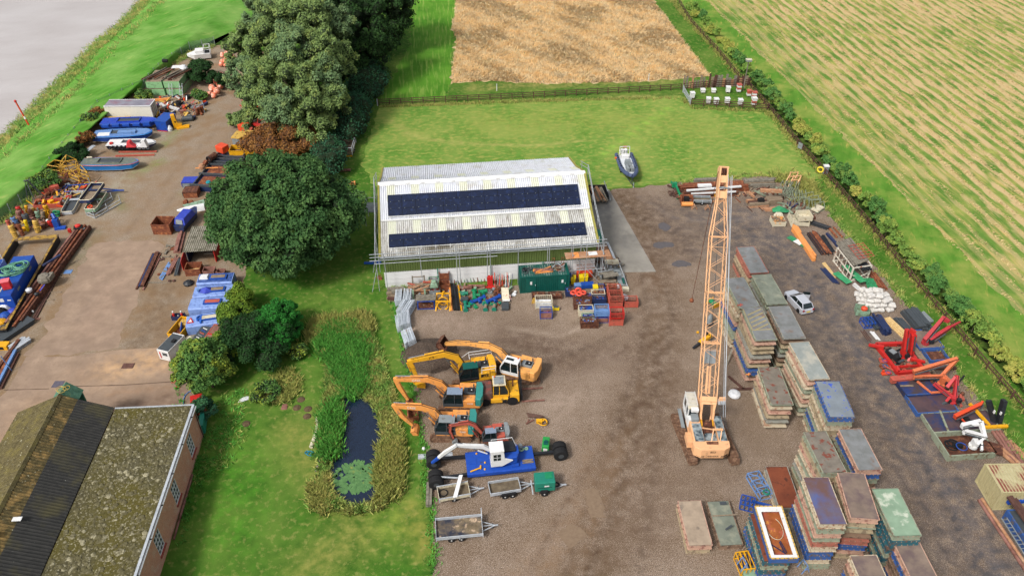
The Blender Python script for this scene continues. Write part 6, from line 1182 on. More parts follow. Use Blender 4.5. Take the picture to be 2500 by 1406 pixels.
gh.loft([[(-1.92,-.74,.9),(-1.92,.74,.9),(1.05,.74,.9),(1.05,-.74,.9)],[(-1.5,-.6,1.4),(-1.5,.6,1.4),(.2,.6,1.42),(.2,-.6,1.42)]]);pt(car,'window',gh,m_glass,bev=.03)
pt(car,'roof',MB().loft([[(-1.5,-.62,1.4),(-1.5,.62,1.4),(.2,.62,1.42),(.2,-.62,1.42)],[(-1.35,-.52,1.47),(-1.35,.52,1.47),(.05,.52,1.48),(.05,-.52,1.48)]]),m_silver,bev=.02)
pl_=MB()
for s in(-1,1):pl_.bar((-1.93,s*.73,.9),(-1.48,s*.6,1.42),.08).bar((1.06,s*.74,.9),(.18,s*.6,1.44),.06).bar((-.55,s*.74,.9),(-.55,s*.61,1.42),.06)
pt(car,'pillar',pl_,m_silver)
for s in(-1,1):
 pt(car,'tail_light',MB().cb(-2.03,s*.66,.68,.12,.22,.2),mat('tail lamp red','b02028','8a1820',rough=.2));pt(car,'headlight',MB().cb(1.93,s*.55,.55,.14,.3,.13),m_glass)
 for x in(-1.3,1.35):wh=pt(car,'wheel',MB().lat([(.16,-.1),(.3,-.1),(.32,-.05),(.32,.05),(.3,.1),(.16,.1)],16,(x,s*.78,.32),'y'),mbk);pt(wh,'rim',MB().lat([(.03,-.1),(.19,-.09),(.19,.09),(.03,.1)],12,(x,s*.78,.32),'y'),mgv)
pt(car,'number_plate',MB().box(-2.13,-.25,.5,-2.09,.25,.62),m_yelplastic);pt(car,'bumper',MB().box(-2.12,-.7,.32,-1.95,.7,.48),m_silver,bev=.03)
dr=pt(car,'door',MB().box(0,-.03,.28,1.0,.03,.92).bar((.02,0,.92),(.12,-.0,1.0),.05),m_silver,loc=(.75,-.85,0),rz=180+62);pt(dr,'door_window',MB().box(.1,-.015,.92,.95,.015,1.3),m_glass);pt(car,'mirror',MB().cb(.72,.95,.9,.15,.2,.12),m_silver)
# ================================================================ RIB boat on trailer
rb=thg('rigid_inflatable_boat','grey inflatable boat with white roll bar standing on a trailer on the grass','boat',G(1535,440),-90);rb.location=G(1533,432)+Vc((0,1.0,0));rb.rotation_euler=(0,0,R(-86))
m_tubes=mat('boat tube fabric','4f5c7c','434f6c',sc=2,rough=.55);m_tubel=mat('boat hull white','dfe3e6','c9ced2',rough=.4)
zt=1.35;tp=[(-3.6,1.15),(-1,1.2),(1.0,1.12),(2.2,.85),(3.1,.42),(3.45,0)];full=[(x,y)for x,y in tp]+[(x,-y)for x,y in tp[-2::-1]]
pt(rb,'tube',MB().path([(x,y,zt+max(0,x-1)*.1)for x,y in full],.3,10),m_tubes)
pt(rb,'hull',MB().loft([[(-3.3,-.95,zt-.05),(-3.3,0,zt-.75),(-3.3,.95,zt-.05)],[(1.5,-.9,zt-.05),(1.5,0,zt-.75),(1.5,.9,zt-.05)],[(3.1,-.2,zt+.15),(3.1,0,zt-.1),(3.1,.2,zt+.15)]]),m_tubel)
pt(rb,'deck',MB().prism([(-3.3,-.95),(1.5,-.9),(3.0,0),(1.5,.9),(-3.3,.95)],zt-.15,zt-.1),mgy)
for i in range(8):
 for s in(-1,1):pt(rb,'rubbing_patch',MB().cb(-2.6+i*.62,s*(1.17 if i<6 else.95),zt+.27,.3,.2,.05),mbk)
cn=pt(rb,'console',MB().prism([(-.9,zt-.1),(.1,zt-.1),(-.15,zt+.8),(-.7,zt+.8)],-.42,.42,'y'),m_grey,bev=.06)
for s in(-.28,.28):pt(rb,'jockey_seat',MB().box(.35,s-.2,zt-.1,2.0,s+.2,zt+.55).box(1.8,s-.18,zt+.5,2.05,s+.18,zt+.8),m_grey,bev=.08)
pt(rb,'engine',MB().cb(-3.6,-.25,zt+.1,.6,.45,.8).cb(-3.6,.3,zt+.1,.6,.45,.8),mwt,bev=.08);pt(rb,'stern_locker',MB().box(-2.9,-.6,zt-.1,-2.2,.6,zt+.5),mwt,bev=.05)
pt(rb,'roll_bar',MB().path([(-3.1,-.8,zt),(-3.25,-.75,zt+1.5),(-3.25,.75,zt+1.5),(-3.1,.8,zt)],.05,6).path([(-3.2,-.78,zt+.9),(-3.2,.78,zt+.9)],.04,6).path([(-2.5,-.75,zt),(-3.25,-.75,zt+1.3)],.04,6).path([(-2.5,.75,zt),(-3.25,.75,zt+1.3)],.04,6),mwt)
pt(rb,'radar_dome',MB().lat([(.25,0),(.28,.1),(.15,.25)],12,(-2.9,.1,zt+1.1)),mwt);pt(rb,'orange_float',MB().lat([(.02,0),(.18,.1),(.18,.25),(.02,.36)],8,(-2.2,-1.5,zt)),m_orange)
pt(rb,'flag',MB().box(-3.4,-.3,zt+1.25,-3.35,.3,zt+1.55),m_orr)
tr_=thg('boat_trailer','black boat trailer under the grey inflatable boat','trailer',rb.location,-86);pt(tr_,'chassis',MB().bar((-3,-.6,.5),(1.8,-.5,.5),.1).bar((-3,.6,.5),(1.8,.5,.5),.1).bar((1.8,-.5,.5),(4.4,0,.5),.09).bar((1.8,.5,.5),(4.4,0,.5),.09).bar((3.4,0,.5),(3.4,0,1.5),.1),mgy)
for x in(-1.2,-.4):
 for s in(-1,1):wheelp(tr_,x,s*.95,.3)
pt(tr_,'jockey_wheel',MB().lat([(.12,-.05),(.12,.05)],10,(4.2,.15,.12),'y').tube((4.2,.15,.1),(4.2,.15,.9),.04),mgv)
# ================================================================ timber, steel and pipe piles
def pile(name,label,cat_,c,a,b,rows,w_,h_,m_,gap=1.1,z=0,jit=.15,item='',grp=None,nmz=None,L=None,ragged=.25,shape='bar',solos=True,parts_name='beam',rot=0):
 """beams laid side by side in layers; every beam is a thing"""
 p,q=G(*a,z,c),G(*b,z,c);d=q-p;LL=L or d.length;hd=math.degrees(math.atan2(d.y,d.x))+rot;cen=(p+q)/2;k=0;tot=sum(rows);ux_=Vc((cos(R(hd)),sin(R(hd)),0));uy=Vc((-ux_.y,ux_.x,0))
 for r_,n in enumerate(rows):
  for i in range(n):
   dx=ru(-ragged,ragged);l2=LL/2*ru(.9,1.02);mb=MB()
   if shape=='bar':mb.box(-l2,-w_/2,0,l2,w_/2,h_)
   elif shape=='tube':mb.tube((-l2,0,w_/2),(l2,0,w_/2),w_/2,10)
   elif shape=='hollow':mb.lat([(w_*.38,-l2),(w_/2,-l2),(w_/2,l2),(w_*.38,l2)],12,(0,0,w_/2),'x')
   elif shape=='sheet':mb.prism([(-w_/2,0),(-w_*.35,0),(-w_*.22,h_),(w_*.22,h_),(w_*.35,0),(w_/2,0),(w_/2,.02),(w_*.37,.02),(w_*.24,h_+.02),(-w_*.24,h_+.02),(-w_*.37,.02),(-w_/2,.02)],-l2,l2,'x')
   elif shape=='H':mb.box(-l2,-w_/2,0,l2,w_/2,.03).box(-l2,-w_/2,h_-.03,l2,w_/2,h_).box(-l2,-.02,.03,l2,.02,h_-.03)
   off=(i-(n-1)/2)*w_*gap+ru(-.02,.02);pos=cen+ux_*dx+uy*off+Vc((0,0,z+r_*h_*1.02))
   rowtxt='' if len(rows)==1 else(['lower','upper'][r_]if len(rows)==2 else['bottom','middle','top'][min(2,r_*3//len(rows))])+' '
   lb=(f'{label}, {rowtxt}{nth(n-1-i, n, "left" if abs(cos(R(hd))) < .7 else "back")}' if tot>1 else label)
   m__=rc(m_)if isinstance(m_,list)else m_
   sol(name,lb,cat_,mb,m__,pos,hd+ru(-1,1)*jit*4,grp=grp or(label if tot>1 else None));k+=1
 return cen,hd
WD=[m_wood,mwg,mwp]
pile('sleeper','grey sleeper in the back row behind the crane head','timber','E1',(410,385),(790,370),[2,2],.3,.28,mwg)
pile('sleeper','weathered plank in the long stack right of crane head','timber','E1',(1120,420),(1560,400),[3,3,2],.35,.28,[mwg,m_wood],z=0)
pile('sleeper','mossy sleeper below the long plank stack','timber','E1',(1250,460),(1600,450),[2,1],.3,.3,[m_wood,mwg])
pile('steel_beam','rusty red beam in the big pile by the crane head','steel beam','E1',(225,490),(1150,440),[3,3],.38,.36,mru,shape='H')
pile('steel_beam','rust brown box beam in front of the big beam pile','steel beam','E1',(265,560),(1040,560),[3,2],.36,.34,[mru,mrd])
pile('steel_beam','short rusty beam at the right end of the beam pile','steel beam','E1',(900,500),(1200,490),[2,1],.4,.45,mru)
for i,(a,b,lb)in enumerate([((330,500),(1110,440),'longest'),((395,545),(1035,515),'thinner lower')]):
 p,q=G(*a,1.0,'E1'),G(*b,1.0,'E1');sol('white_pipe',f'{lb} white square tube lying across the rusty beams','pipe',MB().bar(p-p,q-p,.3 if i==0 else.16,.2),mwt,p,grp='white tubes on the rusty beams')
sol('white_boards','stack of short white boards on the rusty beams left of the crane','panels',MB().box(-1,-.3,0,1,.3,.3),mwt,G(585,440,1.0,'E1'),4)
pile('timber_baulk','brown baulk on the low stack right of crane','timber','E1',(1190,720),(1465,700),[3,3],.42,.35,[mwp,m_wood,m_brown])
pile('timber_baulk','tan timber in the neat stack before the green frames','timber','E1',(1450,690),(1670,670),[3,3,3],.4,.3,[mwp,m_wood])
pile('timber_baulk','long tan baulk lying on top of the neat timber stack','timber','E1',(1370,590),(1685,605),[1],.5,.4,mwp,z=.9)
pile('timber_plank','reddish plank in the low pile behind the log crate','timber','E1',(1420,780),(1650,765),[3,2],.3,.12,mwp)
pile('timber_baulk','fallen brown post lying on the low baulk stack','timber','E1',(1210,600),(1300,680),[1],.28,.25,mwp,z=.7)
sol('tar_machine','black greasy machine part on the low baulk stack','machine part',MB().cb(0,0,0,.9,.6,.35).ring((0,0,.4),.25,.06,10),mbk,G(1390,650,.75,'E1'))
for i,(x,y)in enumerate([(1060,640),(1380,760),(1230,770)]):sol('loose_post',f'{["rust red", "dark brown", "short brown"][i]} post lying on gravel near the timber stacks','post',MB().bar((-.25,.7,.06),(.25,-.7,.06),.1),[mru,m_brown,m_brown][i],G(x,y,0,'E1'))
t=thg('old_engine','rusty orange and brown engine with drum in front of the beam pile','engine',G(330,720,0,'E1'),0)
pt(t,'frame',MB().box(-.9,-.2,.3,.9,1.2,.5).box(-.9,1.0,.5,.9,1.2,1.2).box(-.9,.1,.5,-.75,1.1,1.1).box(.75,.1,.5,.9,1.1,1.1),mru);pt(t,'drum',MB().lat([(.32,-.8),(.32,.8)],12,(0,-.15,.4),'x'),m_orgd);pt(t,'black_case',MB().cb(0,.7,.5,.7,.6,.55),mbk);pt(t,'wheel',MB().lat([(.4,-.1),(.4,.1)],12,(1.05,.3,.4),'x'),mbk)
t=trailer('small grey box trailer parked in front of the rusty beams',G(550,715,0,'E1')+Vc((0,.6,0)),178,2.5,1.2,.5,.4,[.0],m_tbed2,frm=m_grey,wr=.28,drawbar=.8)
for i,(x,y,lb)in enumerate([(440,770,'left'),(630,780,'right')]):sol('wooden_trestle',f'{lb} small orange wooden trestle before the grey box trailer','trestle',MB().bar((-.4,0,0),(0,0,.6),.1).bar((.4,0,0),(0,0,.6),.1).bar((0,-.1,.6),(0,.5,.6),.1).bar((-.4,.4,0),(0,.4,.6),.1).bar((.4,.4,0),(0,.4,.6),.1),mwp,G(x,y,0,'E1'),grp='trestles by the box trailer')
pile('pipe_post','tan timber baulk behind the small box trailer','timber','E1',(600,650),(880,640),[3,2],.3,.25,[m_wood,mwp])
t=thg('green_attachment','teal painted machine attachment at the left end of the beam pile','attachment',G(195,560,0,'E1'),0);pt(t,'arm',MB().bar((-.3,.9,1.3),(.4,-.9,.1),.25),m_grn);pt(t,'head',MB().cb(-.4,.9,.8,.7,.5,.7),m_grn)
br=thg('brush_pile','heap of brown sticks beside the teal attachment','brushwood',G(140,560,0,'E1'))
for i in range(22):pt(br,'stick',MB().bar((ru(-.8,.8),ru(-1,1),0),(ru(-.8,.8),ru(-1,1),ru(.1,.5)),.05),m_brown)
sol('yellow_straps','yellow hoops lying behind the grey box trailer','straps',MB().ring((0,0,.7),.35,.06,12,'x').ring((.25,0,.7),.35,.06,12,'x'),m_yel,G(730,610,0,'E1'))
def crate(label,loc,hd,L,W,H,m_,slats=4,fill=None,grp=None,nm='wooden_crate',cat_='crate'):
 t=thg(nm,label,cat_,loc,hd,grp);pt(t,'floor',MB().box(-L/2,-W/2,.1,L/2,W/2,.14),m_)
 for k in range(slats):
  z=.12+k*(H-.12)/slats;z1=z+(H-.12)/slats-.03
  for s in(-1,1):pt(t,'slat',MB().box(-L/2,s*W/2-.02,z,L/2,s*W/2+.02,z1),m_);pt(t,'slat',MB().box(s*L/2-.02,-W/2+.03,z,s*L/2+.02,W/2-.03,z1),m_)
 for a in(-1,1):
  for s in(-1,1):pt(t,'corner_post',MB().cb(a*(L/2-.06),s*(W/2-.06),0,.09,.09,H),m_)
 return t
c_,l_,h_=span('E1',(1605,1030),(1745,1030));c1=crate('open timber crate full of split logs',c_+Vc((-.25,.9,0)),2,1.8,1.6,.85,m_woodn if False else mcr,grp='timber crates')
lg=thg('split_logs','split pinkish logs filling the timber crate','firewood',c1.location+Vc((0,0,.5)),2)
for i in range(34):a=random.random()*6.28;p=Vc((ru(-.65,.65),ru(-.6,.6),ru(.05,.4)));pt(lg,'log',MB().bar(p,p+Vc((cos(a)*.35,sin(a)*.35,ru(-.1,.2))),.14),rc([mwp,m_wood,m_org]))
sol('green_tarp','crumpled green and white tarpaulin behind the log crate','tarpaulin',MB().add([(-1.3,-.4,.5),(-.5,-.6,.7),(.6,-.5,.5),(1.4,.1,.3),(.9,.5,.5),(-.2,.7,.9),(-1.2,.4,.6),(0,0,1.1)],[(0,1,7),(1,2,7),(2,3,7),(3,4,7),(4,5,7),(5,6,7),(6,0,7)]),m_net,G(1670,830,0,'E1'))
sol('white_sack','dirty white sack between the log crate and green tarpaulin','sack',MB().lat([(.6,0),(.7,.3),(.5,.6),(.02,.65)],12),mcr,G(1640,880,0,'E1'))
c_,l_,h_=span('E1',(1950,1030),(2060,1035));c2=crate('lower pale timber crate under the tilted crate',c_+Vc((-.3,1.2,0)),-4,2.3,1.8,.75,mcr,grp='timber crates')
c3=crate('upper pale timber crate standing on another crate by the black netting',c_+Vc((.1,1.2,.76)),4,1.9,1.7,.85,mcr,grp='timber crates')
sol('crate_side','long pale crate side leaning left of the crate pair','panel',MB().plate([(-.1,-1.3,0),(0,1.3,0),(.1,1.3,.9),(.05,-1.3,.9)],.05),mcr,c2.location+Vc((-1.3,.2,0)))
m_ggf=painted('grey green frame','8f9a84',.85,'77705c',.6)
fm=MB().bar((-.8,0,0),(-.8,0,1.3),.08).bar((.8,0,0),(.8,0,1.3),.08).bar((-.8,0,1.3),(.8,0,1.3),.08).bar((-.8,0,.05),(.8,0,.05),.08).bar((-.8,0,.05),(-.5,1.0,.05),.08).bar((.8,0,.05),(.5,1.0,.05),.08).mesh('barrier_frame',m_ggf)
fi=0
for(a,b,n,hd,s)in[((1660,590),(1900,600),8,60,''),((1720,500),(1950,520),7,65,''),((1930,650),(2050,640),4,75,''),((2090,660),(2250,800),4,20,''),((1950,720),(2150,760),4,10,'')]:
 for i in range(n):
  p=G(a[0]+(b[0]-a[0])*i/(n-1),a[1]+(b[1]-a[1])*i/(n-1),0,'E1');o=link('tangled_barrier',fm,None,p,hd+ru(-6,6));o.rotation_euler=(R(-25+ru(-8,8)),0,R(hd+ru(-6,6)))
  tag(o,'bent grey green steel frame in the tangle below the orange stands','steel frame','tangled grey green frames');fi+=1
for i,(x,y)in enumerate([(1830,400),(1870,450)]):
 t=thg('orange_stand',['rear','front'][i]+' pale orange H shaped steel stand above the tangled frames','stand',G(x,y,0,'E1'),0,'orange steel stands')
 for s in(-.55,.55):pt(t,'leg',MB().bar((s,0,0),(s,0,2.0),.14),m_crn);pt(t,'brace',MB().bar((s-.9,-.9,0),(s,0,1.6),.09),m_crn);pt(t,'foot',MB().cb(s,0,0,.3,.3,.5),mwt)
 pt(t,'cross_bar',MB().bar((-.55,0,1.2),(.55,0,1.2),.09).bar((-.55,0,1.9),(.55,0,1.9),.07),m_crn)
sol('blue_pipes','blue pipes and grey blocks in a small pile above the crates','pipes',MB().bar((-.8,-.5,.1),(-.4,.8,.2),.15).bar((-.5,-.5,.1),(0,.8,.3),.15).bar((-.2,-.5,.1),(.9,.3,.3),.15),mnv,G(1830,730,0,'E1'))
sol('white_boards','stack of cream boards leaning on grey frames at the yard corner','boards',MB().box(-.9,-.5,.3,.9,.6,.42).box(-.85,-.45,.43,.85,.6,.52),mcr,G(2200,790,0,'E1'),42)
pile('black_pipe','black plastic pipe in the pile beside the crate pair','pipe','CD',(450,215),(590,175),[4,3],.2,.2,mbp,shape='tube',L=3.6,rot=-60)
sol('orange_hull','cut off pale orange steel boom section lying along the lane','boom section',MB().prism([(-.2,0),(.5,-.35),(1.6,-.3),(2.0,-.1),(1.5,.35),(.4,.4)],0,.55).box(1.2,-.3,0,5.4,.25,.5).box(5.4,-.32,0,6.6,.02,.45).box(5.4,.08,0,6.0,.3,.45),m_orgd,G(270,232,0,'CD'),-70,bev=.03)
G_=lambda x,y,z=0:G(x,y,z,'CD')
o=bpy.data.objects['orange_hull'];a,b=G_(300,225),G_(515,540);d=b-a;o.location=a+Vc((-.1,0,0));o.rotation_euler=(0,0,math.atan2(d.y,d.x));o.scale=(d.length/6.6,1.3,1.1)
pile('rusty_pipe','thin rusty tube in the black and rust bundle','tube','CD',(470,270),(620,480),[9,7],.17,.15,[mrd,mru,mbp],shape='tube')
pile('tarred_pipe','black tube in the bundle behind the white pipe rack','tube','CD',(560,300),(670,470),[5],.2,.17,mbp,shape='tube')
pl=thg('pallet_of_sheets','pallet of green and white roof sheets beside the orange boom section','pallet',(G_(350,370)),-55)
for i in range(5):pt(pl,'pallet_board',MB().box(-.9+i*.4,-.5,.1,-.65+i*.4,.5,.14),mwg)
for i,(x0,x1,m_)in enumerate([(-1.7,-.6,m_net),(-.6,.5,mwt),(.5,1.9,m_net)]):pt(pl,'sheet',MB().box(x0,-.45,.15+.03*i,x1,.45,.19+.03*i),m_)
pile('red_pipe','long rust brown pipe beside the fence above the pipe rack','pipe','CD',(625,215),(720,330),[1],.3,.3,mru,shape='hollow',z=0)
pile('red_pipe','shorter rust brown pipe by the weeds at the fence','pipe','CD',(685,225),(770,320),[1],.25,.25,mru,shape='hollow')
pile('navy_beam','dark blue steel beam running under the white pipe rack','steel beam','CD',(640,310),(720,400),[1],.35,.3,mnv,L=4)
rk=thg('pipe_rack','rusty white welded pipe rack holding grey planks and black pipes','rack',(0,0,0),0)
pa,pb_,pc_,pd_=G_(680,540),G_(830,735),G_(1000,710),G_(850,520);m_rk=painted('rusty white rack','ddd6c6',.88,'a0664c',.6)
rk.location=pb_;q=[p-pb_ for p in(pa,pb_,pc_,pd_)];hh=2.2
for p in q:pt(rk,'post',MB().bar(p,p+Vc((0,0,hh)),.17),m_rk)
for i in range(4):
 for z in(.1,hh*.5,hh):
  if z==hh*.5 and i in(1,3):continue
  pt(rk,'rail',MB().bar(q[i]+Vc((0,0,z)),q[(i+1)%4]+Vc((0,0,z)),.12),m_rk)
for z0,z1 in((.1,1.1),(1.1,.1)):pt(rk,'brace',MB().bar(q[1]+Vc((0,0,z0)),q[2]+Vc((0,0,z1)),.09),m_rk)
for i in range(1,5):p=q[0].lerp(q[1],i/5);pt(rk,'upright',MB().bar(p+Vc((0,0,.1)),p+Vc((0,0,2.2)),.07),m_rk)
ux_=(q[1]-q[0]).normalized();hdk=math.degrees(math.atan2(ux_.y,ux_.x));LR=(q[1]-q[0]).length;w_=(q[2]-q[1]).length;mid=pb_+(q[0]+q[2])/2-q[1]*0
for i in range(9):sol('rack_plank',f'grey weathered plank on top of the white pipe rack, {nth(8-i, 9)}','plank',MB().box(-LR/2*1.35,-.12,0,LR/2*.9,.12,.12),mwg,mid+Vc((.25*(i-4),.13*(i-4)+.3,hh+.12+.02*(i%3))),hdk+ru(-2,2),grp='planks on the pipe rack')
for i in range(4):sol('rack_pipe',f'black plastic pipe end poking from the white rack, {nth(i, 4)}','pipe',MB().lat([(.1,-LR*.62),(.14,-LR*.62),(.14,LR*.6),(.1,LR*.6)],10,(0,0,0),'x'),mbp,mid+Vc((.34*(i-1)+.3,.05*i,hh-.25)),hdk,grp='black pipes in the rack')
gd=thg('rebar_grid','rust red steel mesh lying over the planks on the rack','steel mesh',mid+Vc((.9,.5,hh+.4)),hdk)
for i in range(6):pt(gd,'bar',MB().bar((-1.4+i*.56,-1.0,.0),(-1.4+i*.56,1.0,.25),.05),mrf)
for i in range(4):pt(gd,'bar',MB().bar((-1.5,-1+i*.66,.02+.08*i),(1.5,-1+i*.66,.02+.08*i),.05),mrf)
for i,(a,b,z)in enumerate([((670,590),(790,680),.5),((740,500),(900,640),.9),((870,650),(940,690),.3)]):
 c_,l_,h_=span('CD',a,b,z);sol('green_sheet',['near','long','lower'][i]+' green corrugated sheet stored in the white rack','sheet',wave_sheet(1.0,l_*1.1,5,.04),m_net,c_,h_-90,grp='green roof sheets')
c_,l_,h_=span('CD',(985,730),(1050,810));sol('green_sheets','green corrugated sheets on a pallet above the white sacks','sheet',wave_sheet(1.3,2.4,6,.05),m_net,c_+Vc((-.5,-1.1,.25)),h_+75)
pile('white_strip','white plastic strip lying before the sheets on the pallet','strip','CD',(890,770),(970,840),[3],.16,.06,mwt,L=2.4,gap=1.5)
pile('black_sheet','dark blue black folded sheet edge beside the white rack','sheet','CD',(590,620),(700,740),[3],.22,.14,mnv,L=3.4);pile('cream_plank','pale yellow plank left of the white rack','plank','CD',(590,560),(690,690),[2],.22,.12,m_woodn,L=3.4)
pile('loose_pipe','rust brown pipe lying along the grass below the rack','pipe','CD',(1040,650),(1160,810),[3],.3,.3,mru,shape='tube')
k=0
for r_,(cols_,rows_)in enumerate([(4,4),(4,3),(3,3),(2,2)]):
 for i in range(cols_):
  for j in range(rows_):
   c0=G(1110,1010,0,'CD');x=c0.x-1.6+i*.95+r_*.2+ru(-.12,.12)-.12*j*0;y=c0.y+j*.95+r_*.25+ru(-.1,.1)
   mb=MB();mb.T=Matrix.Rotation(ru(-.4,.4),4,'Z');mb.loft([[(-.42,-.36,.05),(.42,-.36,.05),(.42,.36,.05),(-.42,.36,.05)],[(-.47,-.42,.25),(.47,-.42,.25),(.47,.42,.25),(-.47,.42,.25)],[(-.36,-.3,.5),(.36,-.3,.5),(.36,.3,.5),(-.36,.3,.5)]])
   sol('sand_sack',('pale grey full sack in the big heap of sacks' if r_<3 else 'pale grey sack on top of the big heap of sacks'),'sack',mb,mat('sack fabric','dcd9d3','bfbab2',sc=4,rough=.9,bump=.3),(x,y,r_*.5),grp='sacks heaped beside the lane' if r_<3 else 'sacks on top of the heap',bev=.1)
t=crate('white plastic crate with red fuel can beside the sack heap',G(960,1060,0,'CD')+Vc((0,.5,0)),-12,1.5,1.3,.9,m_pgrn,nm='plastic_crate');sol('red_can','round red fuel can inside the white plastic crate','fuel can',MB().lat([(.35,0),(.38,.3),(.2,.45)],12),m_orr,t.location+Vc((.2,0,.55)))
frame3('blue_cage','low bright blue tubular cage below the white crate','cage','CD',[(950,1150),(1050,1140)],1.2,.7,m_blue)
pile('black_box_beam','black plastic beam in the tall neat stack below the sacks','plastic beam','CD',(1080,1090),(1190,1250),[4,4,4],.22,.26,mnv)
pile('black_box_beam','grey plastic beam in the lower stack left of the black ones','plastic beam','CD',(1010,1080),(1110,1200),[3,2],.22,.2,mgy,jit=.6)
pile('sawn_timber','fresh yellow timber length between the plastic beams','timber','CD',(1190,1095),(1370,1260),[4,3],.25,.15,m_woodn)
pile('grey_board','grey plastic board in the loose pile beside the yellow timber','plastic board','CD',(1290,1080),(1420,1230),[4,3],.26,.12,mgy,jit=.8)
pile('plastic_pile','dark grey plastic pile in the large bundle','plastic pile','CD',(1400,1040),(1545,1215),[6,6,5],.3,.3,mgy,shape='bar',ragged=.35)
pile('plastic_pile','blue grey plastic pile in the small bundle by the grass','plastic pile','CD',(1500,1050),(1590,1140),[3,3],.28,.28,m_grey)
pile('loose_lath','brown lath lying at the lane edge below the blue cage','lath','CD',(960,1200),(1040,1310),[3],.1,.06,m_brown,gap=2.2);pile('white_lath','white board lying at the lane edge above the red crane','board','CD',(1050,1215),(1115,1295),[2],.22,.08,mwt)
# ================================================================ loader cranes and the trays they stand in
def tray(label,c,a,b,dep,h_,m_,floor=None,nm='steel_tray',z=0):
 """open topped steel tray; a-b is its near long edge"""
 p,q=G(*a,z,c),G(*b,z,c);d=q-p;hd=math.degrees(math.atan2(d.y,d.x));L=d.length;t=thg(nm,label,'tray',(p.x,p.y,z),hd,None)
 pt(t,'side',MB().box(0,0,0,L,.12,h_),m_);pt(t,'side',MB().box(0,dep-.12,0,L,dep,h_),m_);pt(t,'end',MB().box(0,.12,0,.12,dep-.12,h_),m_);pt(t,'end',MB().box(L-.12,.12,0,L,dep-.12,h_),m_);pt(t,'floor',MB().box(.12,.12,0,L-.12,dep-.12,.12 if not floor else h_-.06),floor or mrd)
 for i in range(6):pt(t,'rib',MB().cb(.3+i*(L-.6)/5,-.03,.05,.09,.06,h_-.1),m_)
 return t
m_deckb=mat('dirty blue deck','2c4480','25335c',sc=1.3,rough=.55,c3='4a3f40',sc3=.7,th=.52,soft=.08);m_deckr=mat('brown wet deck','5f4a4c','463a40',sc=1,rough=.4,c3='2c3a60',sc3=.6,th=.6)
tray('dark blue flat tray in front of the orange folded crane','CE',(545,785),(850,760),3.0,.55,mnv,m_deckb)
tray('brown floored blue tray under the red knuckle crane','CE',(635,930),(1000,905),2.7,.55,HU['blue'],m_deckr)
tray('green grey tray with centre bar holding a red arm','CE',(775,1095),(1370,1060),2.7,.5,HU['green'],m_deckr)
tray('blue and green open tray with white folded crane and hoses','CE',(905,1320),(1325,1290),3.1,.8,HU['green'])
bt_=tray('small square bright blue tray under the upper red crane','CE',(755,460),(930,450),1.9,.45,HU['blue'])
sol('timber_block','brown timber base under the small square blue tray','timber',MB().box(0,-.3,0,3,.1,.25),m_brown,G(745,500,0,'CE'),0)
tray('grey blue tray frame below the dark upper crane','CE',(660,350),(880,335),3.2,.35,HU['blue'],m_dk4)
rt=tray('bright red frame base of the tall red loader crane','CE',(470,560),(695,545),1.0,.45,m_red);fr=MB()
a0,a1,a2,a3=G(275,310,0,'CE'),G(470,560,0,'CE'),G(695,540,0,'CE'),G(520,300,0,'CE')
rf=thg('crane_base','red rectangular steel outrigger frame around the tall red crane','crane base',a0)
for a,b in((a0,a1),(a1,a2),(a2,a3),(a3,a0)):pt(rf,'beam',MB().bar(a-a0+Vc((0,0,.3)),b-a0+Vc((0,0,.3)),.35,.45),m_red)
def ldr(label,base,segs,m_,ws=.4,col=1.5,colm=None,extra=True):
 """folding loader crane: column and box arms through world offsets"""
 t=thg('loader_crane',label,'crane',base,0,'loader cranes along the right side');pt(t,'column',MB().bar((0,0,0),(0,0,col),.5).lat([(.45,0),(.45,.3)],12),colm or m_)
 for i,(a,b,w_)in enumerate(segs):s_=pt(t,'arm',MB().bar(a,b,w_,w_*1.35,w_*.8,w_),m_,bev=.02)
 for a,b,w_ in segs[:2]:a,b=Vector(a),Vector(b);pt(t,'hydraulic_ram',MB().tube(a+Vc((.1,-w_*.7,-.1)),a.lerp(b,.7)+Vc((.1,-w_*.7,-.1)),.08,8),mgy);pt(t,'hose',MB().path([a.lerp(b,k/5)+Vc((0,-w_*.6,.12+.06*sin(k*3)))for k in range(6)],.03,5),mbk)
 pt(t,'control_valve',MB().cb(.4,-.3,.4,.5,.4,.4),mbp);return t
B_=G(500,430,0,'CE')
ldr('tall bright red loader crane folded upright in a red frame',B_+Vc((.2,.4,0)),[((.0,0,1.4),(-.25,.5,3.8),.5),((.3,0,3.6),(.75,-.3,.9),.5),((-.1,.3,3.9),(.5,.1,3.7),.4),((-1.8,1.0,.7),(-3.4,1.3,.8),.3),((.6,-.8,.6),(2.0,-1.3,.6),.28)],m_red,col=1.6)
t=thg('hydraulic_motor','black engine and hoses inside the red crane frame','engine',B_+Vc((-.9,.3,0)),30);pt(t,'block',MB().box(-.4,-.8,.2,.4,.8,.9),mbk);pt(t,'cover',MB().box(-.3,-.2,.9,.3,.5,1.0),m_grey);pt(t,'filter',MB().tube((-.3,-1.1,.5),(.4,-1.1,.5),.15,8).tube((0,-.9,.9),(.3,-.3,1.2),.08),mgy)
ldr('dark red loader crane folded above the grey blue tray by the grass',G(720,320,0,'CE')+Vc((0,.4,.3)),[((-.2,0,.5),(2.0,1.6,2.6),.45),((.3,-.1,.5),(2.7,.9,1.7),.45),((1.8,1.5,2.5),(2.5,1.2,2.3),.4),((2.7,.9,1.7),(4.1,1.6,1.9),.22)],painted('dark red paint','b8383e',.8,'7a3a3c',.64),col=.6)
